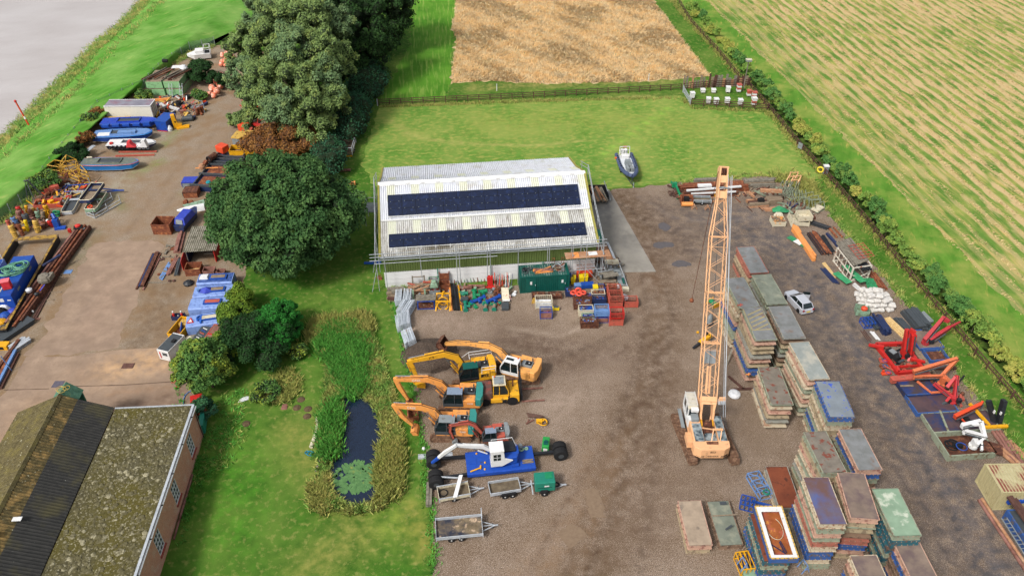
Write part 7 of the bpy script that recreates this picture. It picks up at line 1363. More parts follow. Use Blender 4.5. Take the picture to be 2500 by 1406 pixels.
ldr('pale orange folded loader crane above the blue tray',G(860,690,0,'CE')+Vc((0,.4,.3)),[((-3.4,.3,1.7),(1.2,1.0,3.0),.4),((-3.2,.2,1.0),(.0,.2,1.2),.32),((1.2,1.0,3.0),(-.2,.3,1.0),.36),((-.2,.2,1.4),(1.0,-.7,.6),.3),((-2.6,.2,.4),(-1.8,-1.5,.4),.18),((-1.8,-1.5,.4),(.3,-1.3,.4),.18)],painted('salmon crane paint','e07a50',.85,'9a5a40',.64),col=1.2,ws=.35)
ldr('red knuckle crane with pale blue hose and yellow stripe on the brown floored tray',G(960,860,0,'CE')+Vc((0,.6,.4)),[((.2,0,.3),(.3,1.4,2.6),.38),((.5,-.2,.2),(-1.6,1.6,1.2),.36),((-.6,.8,1.4),(.2,1.4,2.4),.34),((.0,.4,.6),(-.8,-.2,.3),.3)],painted('knuckle crane red','c63c40',.82,'7a3c3a',.66),col=.8)
ldr('bright red single arm crane part lying over the green grey tray',G(1060,1030,0,'CE')+Vc((0,.3,.3)),[((-1.4,-.1,1.2),(1.5,1.0,1.9),.42),((1.3,.8,1.8),(1.8,1.3,2.0),.28),((-.6,.1,.9),(.2,-.8,.3),.12)],m_orr,col=.9,colm=mbk)
wcr=ldr('white folded loader crane piled on the blue and green tray',G(1130,1240,0,'CE')+Vc((0,.3,.5)),[((-1.2,.6,1.6),(1.0,.2,1.2),.4),((-1.4,.9,2.0),(.6,1.4,2.2),.4),((.6,1.4,2.2),(.9,.3,1.2),.36),((-1.2,1.2,1.9),(.2,.9,2.3),.3),((0,-.4,.7),(.8,.2,1.0),.3),((.3,-.9,.5),(.6,0,.8),.22)],mwt,col=1.0)
t=thg('black_outriggers','pair of upright black crane jibs beside the grass','jib',G(1300,990,0,'CE'),0);pt(t,'arm',MB().bar((-.9,.8,2.6),(.2,-.2,.2),.4,.5),mbp);pt(t,'arm',MB().bar((.5,.6,2.9),(.5,-.2,.2),.4,.6),mbp)
for x,z in((-.45,1.7),(.3,1.5)):pt(t,'white_label',MB().cb(x,-.05,z,.1,.2,.35),mwt)
sol('yellow_jib','long yellow crane jib leaning between the trays','jib',MB().bar((-1.1,1.3,1.6),(.5,-.6,.4),.25),m_yel,G(1200,1010,0,'CE')+Vc((.2,.4,0)));sol('yellow_beam','yellow beam lying along the right end of the green grey tray','beam',MB().bar((-1.3,0,.6),(1.3,.1,.7),.3,.25),m_yel,G(1310,1055,0,'CE'))
sol('brown_cover','rusty brown steel cover lying in the right of the blue green tray','cover',MB().box(-1.1,-.7,.7,1.1,.7,.8),mrd,G(1265,1235,0,'CE'),-25);sol('blue_hose','bright blue hose loop beside the white crane','hose',MB().ring((0,0,.9),.5,.05,14,'z'),m_blue,G(1010,1240,0,'CE'));sol('hose_tangle','tangle of black hoses in the left of the blue green tray','hose',MB().ring((0,0,.5),.6,.07,14).ring((.2,.2,.6),.5,.07,14).ring((-.3,.1,.7),.4,.06,14).cb(.6,0,.3,.8,.5,.4),mbk,G(950,1235,0,'CE')+Vc((0,.4,0)))
sol('tray_divider','grey green bar across the green grey tray','bar',MB().bar((0,0,.52),(.35,2.9,.52),.2,.1),HU['green'],G(905,1085,0,'CE'));sol('plank_offcut','short plank lying on the dark blue flat tray','plank',MB().bar((-.7,0,.6),(.7,.05,.6),.2,.08),m_wood,G(540,690,0,'CE'));sol('red_beam','long red H beam lying behind the dark blue tray','steel beam',MB().box(0,-.25,.3,4.6,.25,.8).box(0,-.35,.8,4.6,.35,.86),mrf,G(400,640,0,'CE'),8)
for i,(x,y)in enumerate([(340,450),(370,555),(345,500)]):t=thg('red_bracket',['upper orange red','lower orange red','middle rusty'][i]+' bracket on gravel left of the red crane frame','bracket',G(x,y,0,'CE'),10*i,'brackets left of the red crane');pt(t,'plate',MB().cb(0,0,.1,1.1 if i==1 else.7,.4,.15).cb(-.3,.2,.2,.2,.2,.3),[mrf,m_orr,mru][i]);pt(t,'hose',MB().ring((.2,0,.3),.25,.03,12),m_blue)
pile('long_beam','brown timber rail running under the upper red cranes','timber','CE',(600,330),(770,560),[3],.3,.25,[m_brown,m_wood])
pile('navy_rail','dark blue rail beside the red crane frame','rail','CE',(590,410),(730,545),[2],.2,.25,mnv)
pile('rust_pipe','long pink rusty pipe by the grass above the beige container','pipe','E5',(475,130),(700,460),[3],.35,.35,m_rustp,shape='tube',L=9)
pile('rust_pipe','short pinkish log beside the beige container corner','pipe','E5',(520,280),(600,350),[2],.4,.35,mwp,shape='tube',L=2.2);pile('timber_end','pale plank end at the right edge above the container','timber','E5',(610,210),(700,300),[2],.3,.2,mwp,L=3)
pile('edge_log','long rusty log lying along the lane below the container','log','E5',(405,890),(700,1330),[2],.32,.3,[mwp,m_rustp],shape='tube',L=10)
a=G(470,870,0,'E5');t=tray('blue steel barge section with ladder at the lower right edge','E5',(740,1260),(470,860),2.8,1.3,HU['blue'],mgy)
t.location=G(480,860,0,'E5');d=G(720,1240,0,'E5')-G(480,860,0,'E5');t.rotation_euler=(0,0,math.atan2(d.y,d.x))
ld=thg('ladder','pale metal ladder lying along the blue barge side at the right edge','ladder',G(465,880,1.0,'E5'),math.degrees(math.atan2(d.y,d.x)))
for y in(0,.5):pt(ld,'stile',MB().bar((0,y,.35),(d.length,y,.35),.07),m_grey)
for i in range(14):pt(ld,'rung',MB().bar((.2+i*.42,0,.35),(.2+i*.42,.5,.35),.05),m_grey)
pile('barge_timber','dark timber lying inside the blue barge section','timber','E5',(580,820),(700,990),[3],.25,.2,m_brown,z=1.1,L=4)
sol('blue_crossbeam','bright blue steel end beam of the barge by the container','beam',MB().bar((-1.2,-.1,1.35),(1.6,.2,1.4),.3).tube((.6,0,1.3),(.6,0,1.9),.2,8),m_blub,G(600,790,0,'E5'))
# ================================================================ along the barn front
def E6(x,y,z=0):return G(x,y,z,'E6')
def E2(x,y,z=0):return G(x,y,z,'E2')
bar_me=MB().bar((-.0,-1.1,.05),(0,1.1,.05),.05).bar((0,-1.1,1.0),(0,1.1,1.0),.05).bar((0,-1.1,.05),(0,-1.1,1.0),.05).bar((0,1.1,.05),(0,1.1,1.0),.05)
for i in range(10):bar_me.bar((0,-.95+i*.21,.05),(0,-.95+i*.21,1.0),.025)
bar_me=bar_me.mesh('barrier',mat('bright zinc','dfe6ee','bcc6d0',rough=.5))
for gi,(a,b,n,hd,wh)in enumerate([((175,700),(275,690),8,3,'farthest left'),((305,680),(420,690),8,2,'farthest right'),((200,860),(270,850),6,-14,'second left'),((285,880),(380,860),8,-16,'second right'),((205,1110),(300,1070),7,10,'third left'),((310,1060),(410,1040),7,8,'third right'),((330,1370),(370,1340),5,17,'nearest left'),((385,1340),(500,1290),10,18,'nearest right')]):
 p,q=E6(*a),E6(*b)
 for i in range(n):
  c_=p.lerp(q,i/(n-1));d=Vc((-sin(R(hd)),cos(R(hd)),0));o=link('barrier',bar_me,None,c_+d*1.1+Vc((0,0,0)),hd)
  o.rotation_euler=(0,R(ru(-9,-5)),R(hd+ru(-1,1)));tag(o,f'galvanised crowd barrier in the {wh} bundle along the lawn edge','barrier',f'barriers of the {wh} bundle')
pile('gabion_timber','grey timber block in the stack at the barn corner','timber','E6',(60,520),(330,500),[2,2,2],.4,.32,[mwg,m_wood],ragged=.4)
pile('gabion_timber','brown timber block in front of the corner stack','timber','E6',(50,590),(150,600),[2,2],.35,.3,[m_wood,m_brown])
tg=thg('timber_tangle','tangle of grey timbers held in rusty stakes against the white wall','timber pile',E6(540,470),5)
for i in range(26):pt(tg,'timber',MB().bar((ru(-1.6,-.6),ru(-.8,.6),ru(.1,1.2)),(ru(.4,1.6),ru(-.8,.6),ru(.1,1.3)),ru(.1,.2)),rc(WD))
for x in(-.75,.7):pt(tg,'stake',MB().bar((x,.3,0),(x,.5,2.2),.18),mwg);pt(tg,'stake',MB().bar((x,-1.2,0),(x,-1.0,1.2),.2),m_pgrn)
pt(tg,'red_cap',MB().bar((-1.4,.2,1.4),(-.5,.1,1.1),.15).bar((.5,.3,1.4),(1.5,.2,1.3),.15),mrf);pt(tg,'cross_bar',MB().bar((-.75,.45,2.1),(.7,.45,2.1),.08),m_wood)
def stillage(label,loc,hd,L,W,H,m_,fill=None,mesh=True,z=0,grp='stillages and crates in front of the barn',nm='stillage',fill_h=.7,items=0,side=None,its=None):
 t=thg(nm,label,'stillage',Vector(loc)+Vc((0,0,z)),hd,grp)
 for a in(-1,1):
  for s in(-1,1):pt(t,'post',MB().cb(a*L/2,s*W/2,0,.08,.08,H),m_)
 r=MB()
 for zz in(.12,H-.03):
  for s in(-1,1):pt(t,'rail',MB().bar((-L/2,s*W/2,zz),(L/2,s*W/2,zz),.07),m_);pt(t,'rail',MB().bar((s*L/2,-W/2,zz),(s*L/2,W/2,zz),.07),m_)
 if mesh:
  for i in range(1,8):
   for s in(-1,1):r.bar((-L/2+i*L/8,s*W/2,.12),(-L/2+i*L/8,s*W/2,H),.025);r.bar((s*L/2,-W/2+i*W/8,.12),(s*L/2,-W/2+i*W/8,H),.025)
  for i in range(1,4):
   for s in(-1,1):r.bar((-L/2,s*W/2,i*H/4),(L/2,s*W/2,i*H/4),.025);r.bar((s*L/2,-W/2,i*H/4),(s*L/2,W/2,i*H/4),.025)
  pt(t,'mesh_side',r,m_,kind='stuff')
 if side:pt(t,'side_panel',MB().box(-L/2+.03,-W/2-.02,.15,L/2-.03,-W/2+.02,H*.85).box(-L/2,-W/2+.05,.15,-L/2+.03,W/2-.05,H*.85).box(L/2-.03,-W/2+.05,.15,L/2,W/2-.05,H*.85),side)
 pt(t,'floor',MB().box(-L/2+.03,-W/2+.03,.08,L/2-.03,W/2-.03,.12),m_)
 if fill:
  f=MB();f.box(-L/2+.06,-W/2+.06,.13,L/2-.06,W/2-.06,fill_h*.9)
  pt(t,'contents',f,fill[0])
  for i in range(items or 16):x,y=ru(-L/2+.15,L/2-.15),ru(-W/2+.12,W/2-.12);pt(t,'fitting',MB().cb(x,y,fill_h*.88,ru(.1,.24),ru(.08,.2),ru(.04,.14)),rc(fill))
 return t
RU=[mrd,mru,m_wood];BR=[mrd,mnv,m_blue,m_bluel,mru,m_grey]
t=stillage('blue ended rack of timber and yellow tools left of the yellow frame',E6(640,740)+Vc((0,.6,0)),3,2.0,1.2,1.3,m_blue,RU,mesh=False,fill_h=.4)
for i in range(5):pt(t,'timber',MB().box(-1.2,-.5+i*.22,1.3,1.2,-.32+i*.22,1.42),mwg)
stillage('grey green metal bin against the white barn wall',E6(765,420)+Vc((0,.3,0)),5,1.25,1.1,1.3,m_pgrn,[m_grey,mwg],mesh=False,side=m_pgrn,fill_h=1.2)
sol('grey_cover','pale grey green sacking heaped on the metal bin','cover',MB().loft([[(-.5,-.45,0),(.5,-.45,0),(.5,.45,0),(-.5,.45,0)],[(-.42,-.4,.5),(.35,-.35,.5),(.35,.4,.5),(-.42,.4,.5)],[(-.3,-.2,.8),(.2,-.2,.85),(.2,.3,.8),(-.3,.3,.8)]]),m_pgrn,E6(765,420,1.3)+Vc((0,.6,0)),5,bev=.1)
stillage('low grey crate with red lattice stands below the metal bin',E6(775,510)+Vc((0,.4,0)),3,1.3,.9,.7,m_grey,[mrf,m_grey],side=m_grey,fill_h=.4)
for i in range(2):sol('red_trestle',f'{["left", "right"][i]} small red lattice tripod above the low grey crate','tripod',MB().bar((-.25,0,0),(0,0,.9),.05).bar((.25,0,0),(0,0,.9),.05).bar((0,.3,0),(0,0,.9),.05).bar((-.15,0,.4),(.15,0,.4),.04),mrf,E6(745+i*70,490)+Vc((0,.5,.55)),grp='red tripods')
def skipbox(label,loc,hd,L,W,H,m_,z=0,floor=None,grp=None,nm='steel_skip',back=0):
 t=thg(nm,label,'skip',Vector(loc)+Vc((0,0,z)),hd,grp);pt(t,'side',MB().box(-L/2,-W/2,0,L/2,-W/2+.06,H),m_);pt(t,'side',MB().box(-L/2,W/2-.06,0,L/2,W/2,H+back),m_)
 pt(t,'end',MB().box(-L/2,-W/2+.06,0,-L/2+.06,W/2-.06,H),m_);pt(t,'end',MB().box(L/2-.06,-W/2+.06,0,L/2,W/2-.06,H),m_);pt(t,'floor',MB().box(-L/2+.06,-W/2+.06,.05,L/2-.06,W/2-.06,.1),floor or m_)
 pt(t,'rim',MB().bar((-L/2,-W/2,H),(L/2,-W/2,H),.09).bar((-L/2,-W/2,H),(-L/2,W/2,H),.09).bar((L/2,-W/2,H),(L/2,W/2,H),.09).bar((-L/2,W/2,H+back),(L/2,W/2,H+back),.09),m_);return t
skipbox('lower rusty brown steel box against the white wall',E6(930,450)+Vc((0,.4,0)),5,1.2,1.0,.95,mru);skipbox('upper rusty brown steel box with raised back on the wall side',E6(925,400)+Vc((0,.9,0)),5,1.2,1.0,.95,mru,z=.96,back=.35)
t=thg('yellow_clamp_frame','bright yellow clamp frame with round ring among the barn scrap','frame',E6(905,740),0)
pt(t,'ring',MB().ring((0,.1,.55),.65,.09,16,'y'),m_yel);pt(t,'ring',MB().ring((0,.9,.6),.6,.08,16,'y'),m_yel)
for s in(-1,1):pt(t,'leg',MB().bar((s*.85,-.3,0),(s*.8,1.6,1.3),.16),m_yel)
pt(t,'cross_bar',MB().bar((-.85,.1,1.2),(.85,.1,1.2),.14).bar((-.7,1.4,1.4),(.7,1.4,1.4),.14).bar((-.2,1.2,.8),(.1,1.4,1.7),.2),m_yel)
for i,(x,m_,r_)in enumerate([(1040,m_orgd,.13),(1075,mbk,.17),(1100,mbp,.15),(1128,mbk,.12),(1150,mbp,.1),(1165,m_yel,.06),(1180,m_yel,.06)]):
 nm_={0:'ochre'}.get(i,'yellow' if i>4 else 'black');a,b=E6(x+20 if i else x,760),E6(x-30,400);sol('long_pipe',f'{nm_} pipe laid end on to the barn, {nth(i, 7)}','pipe',MB().tube((0,0,r_),tuple(b-a+Vc((0,0,r_+.35))),r_,10),m_,a,grp='pipes laid towards the barn wall')
def fitting(label,loc,hd,m_,L=1.1,r=.22,tee=True,up=False,grp='pipe fittings and valves in front of the barn',flange=True,m2=None,nm='pipe_fitting'):
 t=thg(nm,label,'pipe fitting',loc,hd,grp);z=r+.05
 pt(t,'barrel',MB().lat([(r*.8,-L/2),(r,-L/2),(r,L/2),(r*.8,L/2)],12,(0,0,z),'x')if not up else MB().lat([(r,0),(r,L)],12),m_)
 if flange:
  for s in(-1,1):pt(t,'flange',MB().lat([(r*1.5,-.04),(r*1.5,.04)],14,(s*L/2,0,z),'x')if not up else MB().lat([(r*1.5,-.04),(r*1.5,.04)],14,(0,0,L if s>0 else.05)),m2 or m_)
 if tee:pt(t,'branch',MB().tube((0,0,z),(0,-r*2.6,z),r*.75,10),m_);pt(t,'branch_flange',MB().lat([(r*1.2,-.04),(r*1.2,.04)],12,(0,-r*2.6,z),'y'),m2 or m_)
 return t
fitting('rusty red T pipe standing below the white wall',E6(1230,440)+Vc((0,.3,0)),0,m_rustp,1.9,.2);fitting('second rusty red T pipe right of the first one',E6(1420,420)+Vc((0,.3,0)),0,m_rustp,2.0,.2)
fitting('small dark green valve with round mouth',E6(1235,510),0,m_teal,.9,.2,m2=m_grn);fitting('bright green flanged pipe pointing at the yard',E6(1395,570)+Vc((0,.3,0)),95,m_grn,1.7,.25);fitting('bright green flange with open round mouth',E6(1525,480),10,m_grn,1.0,.22)
fitting('teal valve with long spout in front',E6(1255,730)+Vc((0,.2,0)),95,m_teal,1.5,.2);sol('pump_motor','black and chrome pump motor above the teal valve','motor',MB().cb(0,0,.1,.9,.6,.5).tube((-.5,0,.35),(.5,0,.35),.22,10),mgy,E6(1240,620))
fitting('left bright blue Y shaped pipe branch on gravel',E6(1450,610),35,m_blue,1.9,.22);fitting('right bright blue Y shaped pipe branch on gravel',E6(1690,600),35,m_blue,1.9,.22)
fitting('left tan pipe stub with green flange',E6(1570,730),88,m_wood,.9,.2,False,m2=m_teal);fitting('right tan pipe stub with green flange',E6(1705,725),88,m_wood,.9,.2,False,m2=m_teal)
for i,(x,y)in enumerate([(1740,350),(1790,340),(1840,360),(1735,420),(1790,425),(1760,490),(1720,500),(1850,410)]):fitting(f'rusty pipe elbow in the brown heap, {ORD[i]} from its back left',E6(x,y),90+ru(-30,30),mru if i%2 else mrd,.7,.16,False)
rk=thg('frame_heap','grey and rusty steel frames leaning on the white wall','frames',E6(1300,350)+Vc((0,.3,0)),6)
for i in range(12):x=-2.2+i*.42;pt(rk,'frame_piece',MB().bar((x,0,0),(x+ru(-.3,.3),.5,ru(.8,1.6)),.08).bar((x-.3,.3,ru(.5,1)),(x+.5,.4,ru(.8,1.5)),.07),rc([m_pgrn,m_grey,mru,mwg]))
t=thg('red_jack_stand','bright red steel stand by the white wall','stand',E6(1640,390),0);pt(t,'post',MB().box(-.35,0,0,.35,.5,1.5),m_red);pt(t,'base',MB().box(-.6,-.3,0,.8,.2,.15),m_red)
rh=thg('rod_heap','bundle of red and white rods and poles leaning beside the green container','rods',E6(1880,400),0)
for i in range(20):x=ru(-1.4,.7);pt(rh,'rod',MB().bar((x,ru(-.5,.2),0),(x+ru(-.3,.3),.8,ru(1.0,1.9)),.06),[m_red,m_orr,mwt,m_grey,mru,mnv][i%6])
sol('board_bundle','bundle of pale boards leaning over the traffic cones','boards',MB().plate([(-.5,-.7,.2),(.4,-.8,.2),(.3,.7,.9),(-.6,.7,.9)],.2),mcr,E6(1890,550))
for i,(x,y)in enumerate([(1900,575),(1950,575)]):sol('traffic_cone',['left plain orange','right orange and white'][i]+' traffic cone below the leaning boards','traffic cone',MB().cb(0,0,0,.4,.4,.05).lat([(.16,.05),(.04,.7)],12),m_orr if i==0 else painted('cone white','f0d8d0',.9,'e0502c',.5),E6(x,y),grp='traffic cones')
sol('black_bin_box','dark grey plastic tub on its side on the gravel','tub',MB().box(-.45,-.6,0,.45,.6,.45),mgy,E6(1875,745)+Vc((0,.4,0)),bev=.05);sol('white_tray','small white lid resting behind the dark tub','lid',MB().box(-.45,-.25,.3,.45,.2,.38),mwt,E6(1890,620))
sol('white_bucket','white plastic bucket by the green container corner','bucket',MB().lat([(.14,0),(.18,.35)],10),mwt,E6(2030,490));sol('plastic_sheet','scrap of white plastic sheet at the container corner','plastic sheet',MB().add([(-.3,0,.02),(.2,-.3,.1),(.4,.2,.05),(0,.4,.2)],[(0,1,2,3)]),m_plast,E6(2000,520));sol('blue_drum_small','small dark blue drum lying near the cones','drum',MB().tube((-.2,0,.2),(.3,.1,.2),.2,10),mnv,E6(1830,540))
stillage('white mesh cage holding a white bag and green rope',G(1327,752)+Vc((0,.5,0)),2,2.0,1.3,1.1,mcr,[m_plast,mwt],fill_h=.5,items=8);stillage('blue cage with brown panels below the white mesh cage',G(1333,779)+Vc((0,.5,0)),1,1.4,1.0,1.1,m_blue,[m_rustp,mrf],side=m_rustp,fill_h=.6)
for i,x in enumerate([1315,1355]):stillage(['left','right'][i]+' low rack of rusty couplings behind the white mesh cage',G(x,725),2,1.6,.9,.5,mrd,RU,fill_h=.4)
t=thg('yellow_pump','small yellow and black pump right of the white cage','pump',G(1357,757),0);pt(t,'body',MB().cb(0,0,.1,.8,.4,.35),m_yelplastic);pt(t,'motor',MB().tube((-.3,0,.5),(.3,0,.5),.16,8),mgy)
sol('yellow_board','leaning yellow panel left of the white mesh cage','panel',MB().plate([(-.2,0,0),(.2,.1,0),(.3,.2,.8),(0,.1,.8)],.05),m_yelf,G(1301,741))
XS=[(215,900,1.9,.9,.9,mnv,BR,'long navy edged bin of rusty couplings under the red buoys'),(340,960,2.3,.9,.9,mrd,BR,'long bin of rusty and blue fittings, second row'),(335,1060,2.1,1.0,.9,mrd,BR,'long bin of multicoloured fittings, third row'),(380,1150,1.7,1.0,1.0,mcr,[m_blue,mnv,mrd,m_grey],'cream edged bin full of blue clamps'),(420,1235,1.6,.8,.8,m_pgrn,[m_blue,m_grey,mnv],'pale green bin of grey blue clamps'),(425,1310,2.0,1.0,1.05,mrd,BR,'nearest dark bin of mixed clamps with slatted brown front'),(540,940,1.6,.9,1.0,mcr,RU,'tan bin of rusty clips beside the tall red cages'),(555,1010,1.6,.9,1.0,mnv,[mnv,m_blue,mrd],'navy bin of dark blue clips'),(565,850,1.2,.9,.8,m_blue,RU,'bright blue crate of rusty and white offcuts'),(700,830,1.4,.9,.8,mru,RU,'rust brown crate of fittings behind the red cages')]
for x,y,L,W,H,m_,f,lb in XS:stillage(lb,E2(x,y)+Vc((0,.5,0)),2,L,W,H,m_,f,mesh=y>1280,side=None if y>1280 else m_,fill_h=H*.92,items=22)
stillage('empty pale blue cage stacked on a blue framed crate',E2(585,1230)+Vc((0,.6,0)),2,1.65,1.3,.9,m_bluel,z=.95);stillage('blue framed crate with brown front under the pale blue cage',E2(585,1235)+Vc((0,.6,0)),2,1.65,1.3,.9,m_blue,[mru],side=m_rustp,fill_h=.5)
for i,(x,y,z,lb)in enumerate([(750,960,.95,'farthest upper red cage behind the others'),(755,965,0,'farthest lower red cage'),(770,1040,.95,'middle upper empty red cage'),(770,1045,0,'middle lower red cage'),(780,1270,.98,'nearest upper red cage with grey bar in front'),(775,1275,0,'nearest lower red cage with long legs'),(975,1035,0,'separate faded red crate right of the red cages')]):
 stillage(lb,E2(x,y)+Vc((0,.6,0)),2,1.6,1.2,.92,mrf if i!=4 else m_red,[mrd],side=mrf if i in(1,3,5,6)else None,z=z,fill_h=.3,items=4)
sol('red_ring_buoys','bright orange red ring buoys tied together on the bins','buoys',MB().ring((-.6,0,.1),.3,.13,14).ring((.0,.25,.3),.3,.14,14,'y').ring((.6,0,.1),.3,.13,14).ring((.1,-.3,.12),.3,.12,14),mat('buoy red','f0604a','d04a3a',rough=.5),E2(280,850,.9)+Vc((0,.1,0)))
sol('offcut_heap','heap of white and tan offcuts beside the ring buoys','offcuts',MB().cb(-.3,0,0,.3,.2,.2).bar((-.4,-.2,.1),(.3,.2,.3),.1).bar((0,-.3,.1),(.4,.2,.35),.1).bar((-.3,.2,.1),(.5,-.1,.2),.12),mcr,E2(430,850,.5))
sol('blue_tank','bright blue lidded chest behind the ring buoys','chest',MB().box(-.8,-.35,0,.8,.35,.6),m_blue,E2(400,800)+Vc((0,.5,.1)),6,bev=.04);sol('pale_blue_box','pale blue box left of the bright blue chest','box',MB().box(-.5,-.3,0,.5,.3,.55),m_bluel,E2(280,800)+Vc((0,.4,.1)),6,bev=.04)
def wbin(label,loc,m_,H=1.05,grp='wheeled bins'):
 t=thg('wheeled_bin',label,'bin',loc,ru(-6,6),grp);pt(t,'body',MB().prism([(-.24,-.28),(.24,-.28),(.24,.28),(-.24,.28)],.08,H,'z',[(-.3,-.36),(.3,-.36),(.3,.36),(-.3,.36)]),m_);pt(t,'lid',MB().box(-.32,-.4,H,.32,.4,H+.07),m_,bev=.03)
 for s in(-1,1):pt(t,'wheel',MB().lat([(.1,-.03),(.1,.03)],10,(s*.25,.3,.1),'x'),mbk)
 return t
wbin('yellow wheeled bin with printed notice right of the green container',E2(210,715),m_yelplastic);wbin('yellow wheeled bin under the scaffold, left of a pair',E2(318,705),m_yelplastic);wbin('yellow wheeled bin under the scaffold, right of a pair',E2(372,695),m_yelplastic);wbin('yellow wheeled bin beside the blue chest',E2(500,840),m_yelplastic)
wbin('blue bin tucked behind the corner of the green container',E2(170,690),m_blue);sol('orange_chest','orange red box behind the two yellow bins','box',MB().box(-1.0,-.3,0,1.0,.3,.8),m_orr,E2(365,680)+Vc((0,.8,.1)),6,bev=.05)
sol('brown_shelf','brown shelving against the wall behind the scaffold','shelf',MB().box(-1.2,-.3,0,1.2,.3,.1).box(-1.2,-.3,.9,1.2,.3,1.0).box(-1.2,-.3,1.5,1.2,.3,1.6),mwp,E2(370,600)+Vc((0,.4,0)),6)
pile('corner_timber','grey timber length in the corner stack below the scaffold','timber','E2',(550,760),(790,745),[4,4,3],.32,.22,[mwg,m_wood],ragged=.2)
pile('angled_plank','grey plank lying askew on the corner timber stack','plank','E2',(580,680),(780,640),[3],.35,.1,mwg,z=.75,jit=2)
stillage('pale pallet carrying a clear jug crate',E2(650,640)+Vc((0,0,0)),5,1.8,1.2,.5,mwg,[mwg],mesh=False,fill_h=.5)
sol('jug_stack','cluster of clear plastic jugs on the corner timber stack','jugs',MB().lat([(.16,0),(.2,.2),(.1,.4)],8,(-.3,0,0)).lat([(.16,0),(.2,.2),(.1,.4)],8,(.1,.15,0)).lat([(.16,0),(.2,.2),(.1,.4)],8,(.4,-.1,0)).lat([(.16,0),(.2,.2),(.1,.4)],8,(0,-.3,0)),m_grey,E2(580,610,.6))
sol('hose_roll','grey coiled hose on the sloping panel by the apron','hose',MB().ring((0,0,.1),.65,.08,18).ring((0,0,.14),.45,.08,16).ring((0,0,.18),.25,.08,14),m_grey,E2(775,580,.4));sol('glass_sheet','grey transparent sheet with green bag leaning at the apron edge','sheet',MB().plate([(-.7,-.9,.1),(.5,-1.0,.1),(.3,1.0,.6),(-.6,.9,.6)],.05),m_grey,E2(860,690));sol('green_bag','dark green bag lying on the grey sheet','bag',MB().loft([[(-.15,-.5,0),(.15,-.5,0),(.15,.5,0),(-.15,.5,0)],[(-.1,-.4,.2),(.1,-.4,.2),(.1,.4,.2),(-.1,.4,.2)]]),m_dgrn,E2(875,680,.5))
sol('tan_block','small tan concrete block at the foot of the grey sheet','block',MB().box(-.4,-.3,0,.4,.3,.35),mcr,E2(905,800));sol('long_tube','silver scaffold tube lying from the planks to the apron corner','tube',MB().tube(E2(800,395,1.2)-E2(950,815),(0,0,.1),.07,8),m_tube,E2(950,815))
sol('white_bag','small crumpled white bag by the timber stack','bag',MB().lat([(.15,0),(.25,.2),(.15,.55),(.02,.6)],8),m_plast,E2(800,780));sol('white_sack','white plastic sack lying right of the red cages','sack',MB().lat([(.6,0),(.65,.25),(.4,.45),(.02,.5)],10),m_plast,E2(875,915));sol('tree_stump','grey brown stump below the white sack','stump',MB().lat([(.3,0),(.26,.5)],10),mwg,E2(855,985))
sol('plywood_sheet','orange plywood sheet with coil resting right of the scaffold','plywood',MB().plate([(-.9,-1.6,0),(.9,-1.6,0),(.5,1.6,0),(-1.3,1.6,0)],.05),mwp,E2(655,300,1.4));sol('metal_strip','long silver strip on the right edge of the plywood sheet','strip',MB().bar((.4,-1.7,.1),(-.2,1.9,.1),.3,.08),mgv,E2(700,290,1.5));sol('cable_coil','brown cable coil on the plywood sheet','cable',MB().ring((0,0,.05),.4,.04,14),m_brown,E2(650,330,1.5))
t=thg('trestle_table','brown trestle table holding the plywood by the barn corner','table',E2(665,500),0);pt(t,'top',MB().box(-2.2,-.15,.9,1.6,.1,1.0),m_brown)
for x in(-2,1.4):pt(t,'leg',MB().cb(x,0,0,.1,.1,.9),m_brown)
for i,(x,y)in enumerate([(680,440),(760,440)]):sol('cement_bags',['left','right'][i]+' pile of pale flat bags on the trestle table','bags',MB().box(-.5,-.4,0,.5,.4,.14).box(-.45,-.4,.14,.5,.4,.28).box(-.5,-.35,.28,.4,.35,.4),mcr,E2(x,y,1.0),8*i,grp='flat bag piles',bev=.04)
lr=thg('log_trailer','black framed rack of long grey and tan logs beside the concrete apron','rack',G(1462,492),3);pt(lr,'frame',MB().box(-1.4,-.5,.3,1.3,2.0,.4).box(-1.4,1.9,.4,1.3,2.0,1.6).box(-1.45,-.5,.4,-1.38,2.0,1.0).box(1.25,-.5,.4,1.32,2.0,1.3),mbp)
for i in range(14):pt(lr,'log',MB().tube((-1.1+.17*i,-1.0+ru(-.2,.3),.55+.1*(i%3)),(-1.6+.16*i+ru(-.4,.4),2.2,1.1+.15*(i%3)),.12,7),[m_wood,mwg,mwp][i%3])
pt(lr,'brace',MB().bar((1.6,-.5,.5),(.9,2.0,2.2),.1),m_grey);stillage('stack of grey pallets between the barn and the log rack',G(1428,505)+Vc((0,.8,0)),3,1.1,1.3,1.8,mwg,[mwg],mesh=False,side=mwg,fill_h=1.6)
sol('covered_tank','dark teal covered machine behind the barn right corner','machine',MB().loft([[(-.6,-1,0),(.6,-1,0),(.6,1,0),(-.6,1,0)],[(-.6,-1,1.2),(.6,-1,1.2),(.6,1,1.3),(-.6,1,1.3)],[(-.4,-.7,1.6),(.3,-.7,1.6),(.3,.8,1.6),(-.4,.8,1.6)]]),m_teal,G(1458,592),6,bev=.1)
t=thg('mobile_tower','small grey mesh platform attached left of the barn','platform',G(915,540),0);pt(t,'deck',MB().box(-1,-1.2,2.2,1,1.2,2.3),m_grey)
for x in(-1,1):
 for y in(-1.2,1.2):pt(t,'leg',MB().tube((x,y,0),(x,y,3.2),.05),mgv)
pt(t,'rail',MB().path([(-1,-1.2,3.1),(1,-1.2,3.1),(1,1.2,3.1),(-1,1.2,3.1)],.04,5,True),mgv)
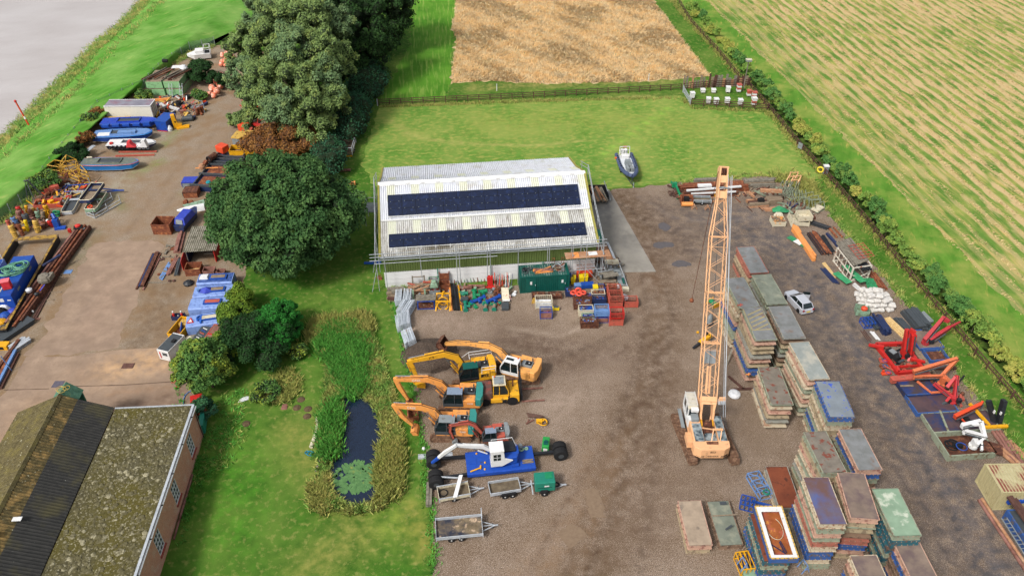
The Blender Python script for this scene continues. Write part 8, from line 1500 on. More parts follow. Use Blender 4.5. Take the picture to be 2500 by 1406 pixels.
sol('blue_beam','bright blue beam lying on grass left of the barn','beam',MB().bar((-1.2,0,.2),(1.0,.1,.2),.25),m_blue,G(912,645));sol('dark_post_bits','small orange and grey scraps by the barn left wall','scraps',MB().cb(0,0,0,.5,.3,.3).bar((-.5,.2,.1),(.1,.4,.4),.1),mru,G(928,682))
t=trailer('rusty floored cage trailer parked on the grass beside the ivy hedge',G(849,375)+Vc((0,.4,0)),91,4.2,2.1,.7,.5,[-.2,.5],m_tbed2,frm=m_wood,wr=.32,drawbar=.9)
pt(t,'cage_frame',MB().path([(-2.1,-1.05,1.9),(2.1,-1.05,1.9),(2.1,1.05,1.9),(-2.1,1.05,1.9)],.05,5,True).tube((2.1,-1.05,.7),(2.1,-1.05,1.9),.05).tube((2.1,1.05,.7),(2.1,1.05,1.9),.05).tube((-2.1,-1.05,.7),(-2.1,-1.05,1.9),.05).tube((-2.1,1.05,.7),(-2.1,1.05,1.9),.05),mgv)
pt(t,'rear_lights',MB().box(-2.2,-1,.4,-2.12,1,.6),m_yel)
sol('orange_drum','rusty orange drum on the grass below the cage trailer','drum',MB().tube((-.6,0,.35),(.5,0,.35),.33,12),m_orgd,G(860,452));sol('brown_pipe','brown steel pipe with white lever beside the grass strip','pipe',MB().tube((-1.2,0,.25),(.8,.2,.25),.22,10).bar((.2,-.4,.4),(-.6,.6,.6),.06),m_rustp,G(843,420))
sol('driftwood_log','long pale driftwood log lying on the lawn beside the pond','log',MB().tube((-.15,-2.1,.2),(.25,0,.2),.2,9,.24).tube((.25,0,.2),(.0,2.1,.2),.24,9,.17),mcr,G(770,1055),4)
sol('blue_rope_heap','small heap of turquoise rope below the driftwood log','rope',MB().ring((0,0,.06),.3,.04,12).ring((.35,-.1,.06),.28,.04,12).ring((-.3,.1,.08),.2,.04,10),mat('turquoise rope','1f8fae','187690'),G(757,1107));sol('white_rag','crumpled pale plastic sheet on the lawn','plastic sheet',MB().add([(-.6,-.4,.03),(0,-.3,.12),(.6,.1,.05),(.3,.5,.1),(-.2,.2,.18),(-.5,.1,.04)],[(0,1,4,5),(1,2,3,4)]),m_plast,G(597,976));sol('paving_slab','square pinkish slab lying in the grass','slab',MB().box(-.3,-.4,0,.3,.4,.06),m_rustp,G(695,993))
for i,(x,y,lb)in enumerate([(601,1034,'round bare soil patch alone on the left lawn'),(735,975,'bare patch on the lawn, topmost of the four by the slab'),(725,995,'bare patch just right of the pinkish slab'),(752,998,'bare patch third of the lawn group'),(750,1016,'lowest bare patch above the driftwood log')]):
 c_=G(x,y);h_=sol('molehill',lb,'molehill',MB().lat([(.45,0),(.35,.08),(.15,.14),(.01,.15)],12),m_soil,c_,grp='molehills')
sol('long_pole','long pinkish pole lying on grass along the brick wall','pole',MB().tube((0,0,0),G(425,1318)-G(471,1160),.11,7),m_rustp,G(471,1160)+Vc((0,0,.15)))
sol('rotten_plank','rotten dark plank edging the left side of the pond','plank',MB().bar((0,-1.1,.1),(.1,1.1,.1),.2,.1),mwg,G(777,1130));sol('wall_bracket','white enamel bath lying in grass at the top of the paddock','bath',MB().prism([(-.5,-.8),(.5,-.8),(.5,.8),(-.5,.8)],0,.7,'z',[(-.6,-.95),(.6,-.95),(.6,.95),(-.6,.95)]),mwt,G(984,42),bev=.1)
sol('green_tank','tall teal oil tank leaning against the end of the brick wall','tank',MB().box(-.22,-1.0,.3,.22,1.0,1.5),m_teal,G(498,1045)+Vc((.1,0,0)),12);sol('red_box','faded red steel box at the corner of the brick building','box',MB().box(-.5,-.5,0,.5,.5,1.0),mrf,G(489,1010));sol('red_bin','dark red open bin above the brick building corner','bin',MB().box(-.6,-.5,0,.6,.5,1.0),m_red,G(482,992)+Vc((0,.3,0)),20)
sol('blue_ring','blue round drum beside the red bin','drum',MB().lat([(.3,0),(.35,.4),(.25,.6)],12),m_blue,G(498,988));sol('white_drum','cream plastic drum behind the blue round drum','drum',MB().lat([(.3,0),(.35,.4),(.25,.7)],12),mcr,G(494,977));sol('blue_hose','blue hose curving over the concrete to the building','hose',MB().path([G(*p)-G(448,985)for p in[(448,985),(448,975),(452,965),(460,957),(470,952)]],.06,6),m_bluel,G(448,985,.08))
sol('lean_rails','two thin grey rails leaning beside the teal tank','rails',MB().bar((0,.9,0),(.4,-.8,1.4),.06).bar((.25,.9,0),(.65,-.8,1.4),.06),mwg,G(507,1020))
# ================================================================ left yard, right hand side
def D3(x,y,z=0):return G(x,y,z,'D3')
m_bt=painted('faded blue tank','8aa6e0',.88,'6c86c0',.56,rough=.6);m_bt2=painted('darker blue tank top','4a68a8',.8,'2f4a86',.5,rough=.6)
for i,(a,b,top,opn,lb)in enumerate([((665,395),(1130,370),m_bt2,m_wood,'farthest pale blue tank, dark topped with a white box'),((610,570),(1130,530),m_bt,m_wood,'second pale blue tank, crumpled blue sheet on its end'),((555,730),(1085,700),m_bt,mrf,'third pale blue tank with red framed hatch'),((510,970),(1045,890),m_bt,mcr,'nearest pale blue tank with folded sign and blue rags')]):
 c_,l_,h_=span('D3',a,b);t=thg('mooring_tank',lb,'tank',c_+Vc((0,1.05,0)),h_,'row of pale blue steel tanks');W=2.1;L=l_
 pt(t,'hull',MB().prism([(-W/2,0),(W/2,0),(W/2,1.15),(W/2-.15,1.3),(-W/2+.15,1.3),(-W/2,1.15)],-L/2,L/2,'x'),m_bt);pt(t,'deck_panel',MB().box(-L/2+.1,-W/2+.2,1.3,L/2-.1,W/2-.2,1.33),top)
 hc=pt(t,'hatch',MB().box(-.7,-.45,1.33,1.4,.45,1.5),m_blue);pt(hc,'hatch_cover',MB().box(-.5,-.28,1.5,1.2,.28,1.54),opn);pt(t,'weld_rib',MB().box(-L/2+.9,-W/2-.02,.1,-L/2+.98,-W/2,1.1).box(L/2-.98,-W/2-.02,.1,L/2-.9,-W/2,1.1),m_bt)
 if i==3:pt(t,'end_flap',MB().box(-L/2-.7,-W/2,0,-L/2-.6,W/2-.6,1.0),m_blue)
 if i==0:sol('white_box','white plastic box lid on the farthest pale blue tank','box',MB().loft([[(-.6,-.4,0),(.5,-.4,0),(.6,.4,0),(-.5,.4,0)],[(-.5,-.3,.3),(.4,-.3,.3),(.5,.3,.3),(-.4,.3,.3)]]),mwt,on(t,-L/2+.8,.1,1.34),h_)
 if i==1:sol('blue_sheet','crumpled dark blue tarpaulin on the second tank','tarpaulin',MB().add([(-.8,-.5,.05),(0,-.8,.1),(.8,-.3,.05),(.6,.5,.1),(-.3,.7,.05),(-.9,.2,.08),(0,0,.5),(-.4,-.1,.4)],[(0,1,7),(1,6,7),(1,2,6),(2,3,6),(3,4,6),(4,5,7),(4,7,6),(5,0,7)]),m_tarp,on(t,-L/2+1.6,0,1.34));sol('bucket','small white bucket beside the blue tarpaulin','bucket',MB().lat([(.16,0),(.2,.35)],10),m_bluel,on(t,-L/2+.6,-.1,1.34))
 if i==3:sol('road_sign','folded red and white triangular road sign on the nearest tank','sign',MB().prism([(-.4,0),(.4,0),(0,1.0)],0,.06).m(1).prism([(-.22,.12),(.22,.12),(0,.7)],.06,.075),[m_red,mwt],on(t,-L/2+.5,-.5,1.34),h_);sol('blue_rags','bright blue rags and rope on the nearest tank','rags',MB().ring((0,0,.1),.4,.1,9).bar((0,.5,.1),(.3,-.9,.1),.2).bar((.2,.2,.1),(-.2,-.6,.2),.15),mat('rag blue','2a6ad0','1f50a0'),on(t,-L/2+1.6,.1,1.34))
ys_=skipbox('yellow open skip with rusty tray beside the white generator',D3(390,1030)+Vc((.1,1.5,0)),78,3.1,1.5,.9,m_yel,floor=mru,nm='yellow_skip');pt(ys_,'inner_box',MB().box(.4,-.5,.1,1.3,.5,.8),m_yelf)
gn=thg('generator','white cased generator with dark roof standing on the concrete','generator',D3(325,1240)+Vc((.05,.6,0)),72);pt(gn,'case',MB().box(-1.5,-.75,.15,1.5,.75,1.6),mwt,bev=.03);pt(gn,'roof',MB().box(-1.4,-.68,1.6,1.3,.68,1.64),mgy);pt(gn,'exhaust',MB().cb(.2,-.3,1.64,.5,.4,.15),mbk)
pt(gn,'control_panel',MB().box(-1.53,-.5,.9,-1.5,.1,1.3),mgy);pt(gn,'red_panel',MB().box(-1.53,.35,.4,-1.5,.5,1.3),m_red);pt(gn,'wheel',MB().lat([(.2,-.8),(.2,.8)],10,(-1.0,0,.15),'y'),mbk)
cy=thg('gas_cylinders','blue frame rack of red and grey gas cylinders behind the yellow skip','cylinder rack',D3(420,745),3);pt(cy,'frame',MB().box(-.75,-.35,0,.75,-.3,.6).box(-.75,.3,0,.75,.35,.6).box(-.75,-.3,0,-.7,.3,.6).box(.7,-.3,0,.75,.3,.6),mnv)
for x in(-.5,.0,.45):pt(cy,'cylinder',MB().lat([(.14,.05),(.14,.8 if x else.5),(.05,.95 if x else.6)],10,(x,0,0)),m_red if x else m_grey)
for x in(-.5,.45):pt(cy,'valve_cap',MB().lat([(.09,.95),(.1,1.15),(.04,1.2)],8,(x,0,0)),mwt)
rs=skipbox('rusty red closed skip half hidden by the bushes',D3(850,1180)+Vc((.15,1.3,0)),80,3.4,1.5,1.4,mrf,nm='red_skip');pt(rs,'cover',MB().box(-1.6,-.7,1.36,1.6,.7,1.42),m_rustp);pt(rs,'cross_bar',MB().box(-.05,-.72,1.42,.08,.72,1.5),m_red)
bt_=thg('workbench_box','dark topped metal chest with tools between the tank and the red skip','chest',D3(710,1110)+Vc((.1,.9,0)),80);pt(bt_,'body',MB().box(-1.2,-.6,0,1.2,.6,1.1),m_pgrn);pt(bt_,'top',MB().box(-1.25,-.65,1.1,1.25,.65,1.15),mgy)
for i in range(5):pt(bt_,'tool',MB().bar((-.9+i*.4,-.3,1.18),(-.7+i*.4,.3,1.22),.08),[mwt,m_grey,mrf,m_blue,mwt][i])
sol('cream_sheeting','crumpled cream sheeting beside the dark topped chest','sheeting',MB().loft([[(-.9,-1,0),(.6,-1.1,0),(.8,1,0),(-.5,1.1,0)],[(-.7,-.8,.8),(.5,-.9,.7),(.6,.9,.9),(-.4,.9,.8)],[(-.3,-.4,1.1),(.2,-.4,1.0),(.3,.5,1.2),(-.1,.5,1.1)]]),mcr,D3(560,1110),5,bev=.1);sol('white_chair','grey white plastic chair by the feathery tree','chair',MB().box(-.35,-.35,.4,.35,.35,.45).box(-.35,.3,.45,.35,.35,1.0).cb(-.3,-.3,0,.05,.05,.4).cb(.3,-.3,0,.05,.05,.4).cb(-.3,.3,0,.05,.05,.4).cb(.3,.3,0,.05,.05,.4),mwt,D3(470,1260))
t=thg('red_hand_pump','small red hand pump on legs at the edge of the concrete','pump',G(433,940),0);pt(t,'table',MB().box(-.4,-.3,.6,.4,.3,.7),mrf);pt(t,'leg',MB().cb(.2,0,0,.2,.2,.6),m_red);pt(t,'handle',MB().bar((-.6,.3,.8),(.1,.2,1.0),.1),mbk);pt(t,'foot',MB().cb(.2,-.3,0,.5,.2,.06),m_orr)
sol('black_sack','black plastic sack lying on the gravel above the blue tanks','sack',MB().lat([(.6,0),(.65,.25),(.3,.5),(.02,.52)],9),mbp,D3(545,290),0)
pile('dark_rail','dark steel rail in the bundle beside the concrete','rail','C2',(1030,970),(1150,710),[5,3],.22,.16,[mrd,mrd,mnv],shape='H',gap=1.05,grp='rails beside the concrete road')
pile('tan_rail','lighter brown rail right of the dark bundle','rail','C2',(1045,985),(1170,745),[1],.2,.16,m_rustp);pile('zinc_channel','bluish steel channel in front of the shed','channel','C2',(1175,905),(1245,790),[3],.2,.15,m_bluel);pile('rust_channel','rusty channel beside the bluish ones','channel','C2',(1235,870),(1300,750),[4,3],.16,.16,m_rustp);pile('grey_channel','dark grey timber by the shed door','timber','C2',(1290,880),(1320,760),[3,2],.18,.2,mgy)
pile('red_channel','long red brown steel channel above the shed roof','channel','C2',(1295,715),(1330,570),[3,1],.3,.25,m_rustp)
pile('bearer','short timber bearer under the rails','bearer','C2',(1060,930),(1180,930),[1],.12,.1,mwg);pile('bearer','loose batten on gravel below the rails','bearer','C2',(1165,940),(1240,925),[3],.1,.06,m_wood,jit=3);pile('bearer','timber batten across the top of the rails','bearer','C2',(1150,745),(1250,740),[1],.12,.1,mwg)
_s=G(1435,690,2.05,'C2');sh=thg('open_shed','small open fronted shed with grey roof under the round tree','shed',(_s.x+.3,_s.y,0),6)
pt(sh,'wall',MB().box(-1.7,0,0,-1.6,5.5,2.0).box(-1.6,5.4,0,1.8,5.5,2.0),mnv);pt(sh,'wall',MB().box(1.7,0,0,1.8,5.4,2.0),m_red);pt(sh,'roof',wave_sheet(4.2,6,16,.05),mat('mossy grey shed roof','a8a294','7f7a68',sc=3,rough=.95,c3='5f5c48',sc3=1,th=.58),loc=(-2.0,-.3,2.05));pt(sh,'shelf',MB().box(.2,1.0,.6,1.6,1.4,.7),mwg)
sol('red_sheet','dark red and blue panel forming the shed left side','panel',MB().plate([(-.1,-.2,0),(.1,1.9,0),(.1,1.9,1.9),(-.1,-.2,1.5)],.05),m_red,(_s.x-1.6,_s.y-1.5,0),8)
skipbox('large tan wooden floored steel box before the shed',G(1410,880,0,'C2')+Vc((0,.8,0)),6,1.9,1.6,1.0,mru,floor=m_woodn);skipbox('small rusty red box right of the large tan one',G(1525,890,0,'C2')+Vc((0,.7,0)),4,1.4,1.0,.8,m_rustp);skipbox('little rusty box against the round tree',G(1610,890,0,'C2')+Vc((0,.6,0)),-4,1.0,.8,.6,m_rustp)
skipbox('large empty rusty tipping skip with brown inside',G(1190,580,0,'C2')+Vc((0,1.1,0)),-2,2.5,2.1,1.6,mru,nm='rusty_skip')
cbt=thg('cabin_boat','small boat under a blue canopy with clear window','boat',G(1350,545,0,'C2')+Vc((0,1.4,0)),80);pt(cbt,'hull',MB().loft([[(-2.2,-.6,.3),(-2.2,.6,.3),(-2.2,.8,1.1),(-2.2,-.8,1.1)],[(1.5,-.7,.3),(1.5,.7,.3),(1.5,.9,1.1),(1.5,-.9,1.1)],[(2.8,-.1,.8),(2.8,.1,.8),(2.8,.2,1.2),(2.8,-.2,1.2)]]),mnv)
pt(cbt,'canopy',MB().loft([[(-1.8,-.85,1.1),(-1.8,.85,1.1),(1.2,.85,1.1),(1.2,-.85,1.1)],[(-1.5,-.65,2.0),(-1.5,.65,2.0),(.9,.65,2.0),(.9,-.65,2.0)]]),m_tarp,bev=.08);pt(cbt,'canopy_window',MB().plate([(-1.87,-.5,1.25),(-1.87,.5,1.25),(-1.66,.45,1.85),(-1.66,-.45,1.85)],.03),m_grey)
sol('white_dinghy','upturned white dinghy with green edge beside the round tree','dinghy',MB().loft([[(-1.9,-.1,.3),(-1.9,.1,.3),(-1.9,.05,.5),(-1.9,-.05,.5)],[(-.6,-.6,0),(-.6,.6,0),(-.6,.3,.6),(-.6,-.3,.6)],[(1.8,-.7,0),(1.8,.7,0),(1.8,.4,.6),(1.8,-.4,.6)]]),mwt,G(1400,400,0,'C2'),20);sol('green_dinghy','pale green dinghy upturned behind the white one','dinghy',MB().loft([[(-1.6,-.1,.3),(-1.6,.1,.3),(-1.6,.05,.5),(-1.6,-.05,.5)],[(1.4,-.6,0),(1.4,.6,0),(1.4,.3,.6),(1.4,-.3,.6)]]),m_pgrn,G(1420,375,0,'C2')+Vc((0,.3,0)),22)
bg=thg('steel_barge','dark navy open steel barge full of rusty machinery beside the tree','barge',G(548,415),84)
pt(bg,'hull',MB().prism([(-6.5,-2.2),(3.6,-2.2),(5.2,-1.2),(5.2,1.2),(3.6,2.2),(-6.5,2.2)],0,.7),mnv);pt(bg,'hold',MB().box(-5.6,-1.7,.7,-3.3,1.7,.74).box(-2.8,-1.7,.7,.3,1.7,.74),mru)
for x in(-6.4,-3.1,-.2,.6,1.6,2.4):pt(bg,'beam',MB().bar((x,-2.5,1.0),(x,2.5,1.0),.22,.3),mgy)
pt(bg,'coaming',MB().bar((-6.4,-2.1,.9),(3.6,-2.1,.9),.16,.4).bar((-6.4,2.1,.9),(3.6,2.1,.9),.16,.4),mgy)
t=thg('auger_engine','rusty hydraulic grab head with round timber end lying on the barge','machine',G(600,640,1.0,'D6'),60);pt(t,'drum',MB().tube((.5,0,.6),(-1.0,-.2,.6),.45,12),mrd);pt(t,'wheel',MB().ring((-1.2,-.3,.6),.45,.1,14,'x'),mbk);pt(t,'grab',MB().bar((-1.6,-.2,.5),(-2.8,-.6,.2),.5),mru);pt(t,'tip',MB().lat([(.1,0),(.45,.2),(.5,.6),(.3,.9)],9,(-3.0,-.7,-.1)),mwp)
sol('orange_hood','bright orange red engine hood above the rusty machine','hood',MB().box(-.7,-.8,0,.7,.8,1.1),m_orr,G(710,560,1.0,'D6')+Vc((0,.8,0)),60,bev=.1);sol('orange_pipe','thin orange pipe lying across the navy barge','pipe',MB().bar((-1.7,0,1.15),(1.7,.1,1.15),.12),m_orgd,G(520,860,0,'D6'));sol('teal_glove','turquoise tarpaulin scrap on the near end of the barge','tarpaulin',MB().lat([(.4,0),(.3,.2),(.02,.25)],7),mat('turquoise scrap','1fa0a8','188088'),G(520,970,.9,'D6'))
for i,(x,y,tp_,lb)in enumerate([(950,430,m_yelf,'grey box with pale yellow lid, left of a pair beyond the yellow skip'),(1100,420,m_yelf,'yellow box with worn lid, right of a pair beyond the yellow skip')]):t=thg('grit_box',lb,'box',G(x,y,0,'D6')+Vc((0,1.0,0)),82,'boxes by the yellow skip');pt(t,'body',MB().box(-1.1,-.75,0,1.1,.75,1.1),m_grey if i==0 else m_yel);pt(t,'lid',MB().box(-1.15,-.8,1.1,1.15,.8,1.35),tp_,bev=.04)
t=skipbox('bright yellow open skip with sloping ends beside the dead hedge',G(1000,610,.5,'D6')+Vc((0,1.2,0)),4,3.9,2.0,1.0,m_yel,nm='yellow_skip');sol('yellow_stand','yellow brown steel base under the bright yellow skip','base',MB().box(-2,-1,0,2,1,.45),m_yelf,G(1000,640,0,'D6')+Vc((0,1.2,0)),4)
sol('blue_crate','small violet blue crate between the two yellow topped boxes','crate',MB().box(-.45,-.4,0,.45,.4,.6),m_tarp,G(1075,435,0,'D6'));sol('red_tank','bright red tank under the tall pale tree','tank',MB().box(-.6,-.8,0,.6,.8,1.5),m_orr,G(1030,265,0,'D6')+Vc((0,.5,0)),80,bev=.08);sol('salmon_box','salmon coloured box under the tall pale tree','box',MB().box(-.6,-.6,0,.6,.6,.9),mrf,G(1105,275,0,'D6'),0);sol('red_girder','long red steel frame half hidden by the tall tree','frame',MB().bar((-2.5,1.5,.6),(1.5,-1.5,.8),.35).bar((-2,2,.5),(2,-1,.6),.2),m_red,G(1190,180,0,'D6'))
for i,(x,y,m_,lb)in enumerate([(250,1060,m_tarp,'pale blue sheeted crate beside the navy barge'),(265,1200,mgy,'dark tarped crate on rusty legs below the blue sheeted one')]):t=thg('sheeted_crate',lb,'crate',G(x,y,0,'D6')+Vc((0,.9,0)),3);pt(t,'crate',MB().box(-1.0,-.8,0,1.0,.8,.9),m_grey if i==0 else mru);pt(t,'sheet',MB().box(-1.05,-.85,.9,1.05,.85,1.05),m_tarp if i==0 else mrd);pt(t,'sheet_edge',MB().box(-1.06,-.86,.3,-1.0,.85,.95),m_)
for i,(x,y)in enumerate([(200,1270),(280,1280)]):sol('rusty_fitting',['left','right'][i]+' rusty lump on the verge below the tarped crate','scrap',MB().cb(0,0,0,.6,.5,.4).cb(.1,.1,.4,.3,.2,.2),mru,G(x,y,0,'D6'),grp='rusty lumps')
# ================================================================ left yard, fence side
def C1(x,y,z=0):return G(x,y,z,'C1')
def C2(x,y,z=0):return G(x,y,z,'C2')
def D5(x,y,z=0):return G(x,y,z,'D5')
c_,l_,h_=span('C1',(780,875),(1080,880));t=thg('white_container','long white insulated container body with stained grey roof','container',c_+Vc((.6,1.3,0)),1)
pt(t,'body',MB().box(-3.9,-1.25,.3,3.9,1.25,2.5),mcr if False else painted('off white panel','e9e4d2',.93,'c9c0a2',.66));pt(t,'roof',MB().box(-3.85,-1.2,2.5,3.85,1.2,2.54),mat('stained white roof','8f8e98','7a7884',sc=.6,c3='8a5f6c',sc3=.4,th=.56));pt(t,'frame',MB().bar((-3.9,-1.27,2.52),(3.9,-1.27,2.52),.12).bar((3.92,-1.25,2.52),(3.92,1.25,2.52),.12).bar((-3.9,1.27,2.52),(3.9,1.27,2.52),.1).bar((3.92,-1.25,.3),(3.92,-1.25,2.5),.1),mwt)
for y in(-.6,0,.6):pt(t,'door_bar',MB().bar((3.93,y,.4),(3.93,y,2.4),.05),m_grey)
sol('yellow_beam','pale yellow tank lying below the white container','tank',MB().box(-2.2,-.4,0,1.4,.4,.9).cb(2.0,0,.1,1.0,.8,.9),m_yelf,C1(850,900)+Vc((0,.2,0)),0,bev=.05)
def workboat(label,c,hd,L,W,H,hull,deck,rub,z=.35,grp='boats in the left yard',tyres=False,hold=True,keel=None,cab=None,items=()):
 t=thg('workboat',label,'boat',c,hd,grp);S=[]
 for x,w_,zk in((-L/2,.82,.1),(-L/4,1,0),(L/6,1,0),(L/2-.9,.75,.12),(L/2-.2,.32,.45),(L/2,.06,.7)):
  S.append([(x,-W/2*w_,z+H),(x,-W/2*w_*.8,z+zk*H),(x,0,z+zk*H-.08),(x,W/2*w_*.8,z+zk*H),(x,W/2*w_,z+H)])
 pt(t,'hull',MB().loft(S),hull)
 for s in(-1,1):pt(t,'rubbing_strake',MB().path([(x,s*abs(q[0][1])+s*.02,z+H-.05)for q in S for x in[q[0][0]]],.07,5),rub)
 if keel:pt(t,'lower_hull',MB().loft([[(q[1][0],q[1][1]*1.03,q[1][2]+.0),(q[1][0],q[1][1]*.9,q[1][2]-.1),(q[3][0],q[3][1]*.9,q[3][2]-.1),(q[3][0],q[3][1]*1.03,q[3][2]+.22)]for q in S[:-1]]),keel)
 pt(t,'deck',MB().prism([(S[0][0][0]+.05,-W/2*.78),(L/6,-W/2*.95),(L/2-.9,-W/2*.7),(L/2-.1,0),(L/2-.9,W/2*.7),(L/6,W/2*.95),(S[0][0][0]+.05,W/2*.78)],z+H-.02,z+H+.04),deck)
 if hold:
  pt(t,'hold',MB().box(-L/5,-W/2*.55,z+H+.04,L/5,W/2*.55,z+H+.06),mgy);
  for s in(-1,1):pt(t,'coaming',MB().bar((-L/5,s*W/2*.57,z+H+.12),(L/5,s*W/2*.57,z+H+.12),.08,.2).bar((s*L/5,-W/2*.57,z+H+.12),(s*L/5,W/2*.57,z+H+.12),.08,.2),deck)
 if tyres:
  for i in range(10):pt(t,'fender_tyre',MB().ring((-L/2+.6+i*(L-1.6)/9,-W/2-.06,z+H*.55),.26,.1,12,'y'),mbk if i<7 else m_grey)
 pt(t,'cradle',MB().box(-L/4,-W/2*.7,0,-L/4+.2,W/2*.7,z+.05).box(L/5,-W/2*.7,0,L/5+.2,W/2*.7,z+.05),m_brown);return t
m_hb=painted('boat bright blue','2f8ad8',.85,'4a7aa0',.68);m_gd=painted('boat grey green deck','6d766c',.85,'8f8a7a',.6)
t=workboat('open boat with bright blue and red sides and tan bottom',C1(800,1265)+Vc((0,1.25,0)),2,8.6,2.5,1.0,m_hb,m_gd,mrf,keel=mcr)
sol('yellow_kayak','small cream fender on the bow of the blue and red boat','fender',MB().tube((-.4,0,.1),(.4,.05,.1),.12,8),mcr,C1(655,1155,1.5));fr=thg('silver_poles','bundle of silver poles leaning over the bow of the boat','poles',C1(600,1180))
for i in range(6):pt(fr,'pole',MB().tube((-.6+i*.12,-.8,.8),(1.2+i*.1,2.2,1.6),.06,6),mgv)
workboat('white and grey workboat with tyre fenders and red seats',C1(960,1115)+Vc((0,1.1,.2)),1,7.6,2.3,.7,mnv,mwt,mwt,tyres=True)
sol('red_seat_box','bright red engine box on the tyre fendered workboat','engine box',MB().prism([(-.6,0),(.9,0),(.3,.5),(.2,1.0),(-.2,1.0)],-.4,.4,'y'),mat('seat red','e8484a','c83a40'),C1(955,1070,1.2));sol('white_seat_box','white engine box right of the red one','engine box',MB().prism([(-.9,0),(.8,0),(.6,1.2),(.1,1.2),(0,.5)],-.4,.4,'y'),mwt,C1(1045,1070,1.2));sol('red_cradle','orange red steel cradle under the tyre fendered boat','cradle',MB().bar((-3,-.3,.15),(3,.1,.15),.2).bar((-3,1,.15),(3,1.2,.15),.2),mrf,C1(990,1140));sol('red_can','small red can on the bow of the tyre fendered boat','can',MB().lat([(.3,0),(.3,.3)],10),m_red,C1(815,1055,1.2))
workboat('blue and white slatted barge boat below the royal blue one',C1(890,1055)+Vc((0,1.5,0)),6,9.2,2.7,1.0,m_blue,m_bluel,m_hb,keel=mcr);workboat('royal blue work barge with deck hatches under the white container',C1(940,960)+Vc((0,1.3,0)),4,9.0,2.5,1.0,m_blub,painted('royal blue deck','2347b8',.85,'1a3590',.6),m_blub)
for i in range(5):sol('blue_hatch',f'raised royal blue deck locker, {nth(i, 5)} on the royal blue barge','locker',MB().box(-.55,-.35,0,.55,.35,.35+.2*(i==4)),m_blub,C1(775+i*75,925-i*3,1.4),4,grp='lockers on the royal blue barge')
sol('white_hatch','white deck panel on the left of the slatted barge','panel',MB().box(-1,-.6,0,1,.6,.1),mwt,C1(760,985,1.3),6);sol('white_bench','long pale bench on the right of the slatted barge','bench',MB().box(-1.4,-.4,0,1.4,.4,.4),m_bluel,C1(930,975,1.3),6)
t=thg('blue_store_box','tall bright blue steel box with sloping lid','box',C1(1200,960)+Vc((0,1.6,0)),80);pt(t,'body',MB().box(-1.6,-1.0,.1,1.6,1.0,1.7),m_blub,bev=.04);pt(t,'lid',MB().box(-1.65,-1.05,1.7,1.65,1.05,1.78),m_blue);pt(t,'red_base',MB().box(-1.7,-.9,0,-1.5,.9,.12),m_red);sol('white_sack','black and white sack in front of the bright blue box','sack',MB().lat([(.4,0),(.45,.4),(.2,.9),(.02,1.0)],9),m_plast,C1(1245,955))
t=thg('yellow_swivel','orange yellow machine casting beside the blue box','machine',C1(1310,930),20);pt(t,'body',MB().prism([(-.8,0),(.5,0),(.6,.6),(-.1,1.0),(-.3,2.4),(-.9,2.4)],-.4,.4,'y'),m_yel,bev=.05);pt(t,'foot',MB().box(-.4,-.9,0,1.6,.1,.25).box(.4,-.6,.25,1.7,-.3,.4),m_yel);pt(t,'hole',MB().lat([(.15,-.42),(.15,-.4)],8,(-.4,0,1.2),'y'),mbk)
sol('grey_buoy','dark grey blue drum buoy lying right of the yellow casting','buoy',MB().lat([(.05,-1),(.45,-.8),(.5,.8),(.3,1)],12,(0,0,.45),'x'),mgy,C1(1375,885),15)
for i,(x,y,n)in enumerate([(1310,775,3),(1375,720,2)]):
 for k in range(n):sol('tyre',f'black tyre in the {["left", "right"][i]} stack among the scrap, {ORD[k]} from the ground','tyre',MB().ring((0,0,.16),.38,.16,16,k=7),mbk,C1(x,y)+Vc((0,0,.3*k)),grp='stacked black tyres')
for i in range(3):sol('steel_roll',f'{nth(i, 3)} upright rusty steel tube stub by the scrap heap','tube',MB().lat([(.22,0),(.26,0),(.26,1.2),(.22,1.2)],10),mru,C1(1445+i*20,840-i*8),grp='upright rusty stubs')
sc_=thg('scrap_heap','mixed heap of red, white and rusty scrap beyond the blue box','scrap heap',C1(1290,830));
for i in range(60):
 x,y=ru(-5,5),ru(-2.2,3.2);m_=rc([mru,mrf,mrd,mwt,m_grey,mwp,m_orr,mnv,m_yelf,m_rustp]);l_=ru(.4,1.8);a=random.random()*3.14
 pt(sc_,'scrap_piece',MB().bar((x,y,.1),(x+l_*cos(a),y+l_*sin(a),ru(.1,.8)),ru(.08,.4))if i%3 else MB().cb(x,y,0,ru(.3,.8),ru(.3,.8),ru(.2,.7)),m_)
sol('grey_cage','grey wire cage lying at the right end of the scrap heap','cage',MB().box(-.9,-.7,0,.9,.7,.06).bar((-.9,-.7,.9),(.9,-.7,.9),.07).bar((-.9,.7,.9),(.9,.7,.9),.07).bar((-.9,-.7,0),(-.9,-.7,.9),.07).bar((.9,-.7,0),(.9,-.7,.9),.07).bar((.9,.7,0),(.9,.7,.9),.07).bar((-.9,.7,0),(-.9,.7,.9),.07),mgv,C1(1450,790),25)
sol('orange_beam','orange timber beam lying behind the white container','beam',MB().bar((-2.6,0,.2),(2.2,.3,.4),.35),m_orgd,C1(1150,745),2)
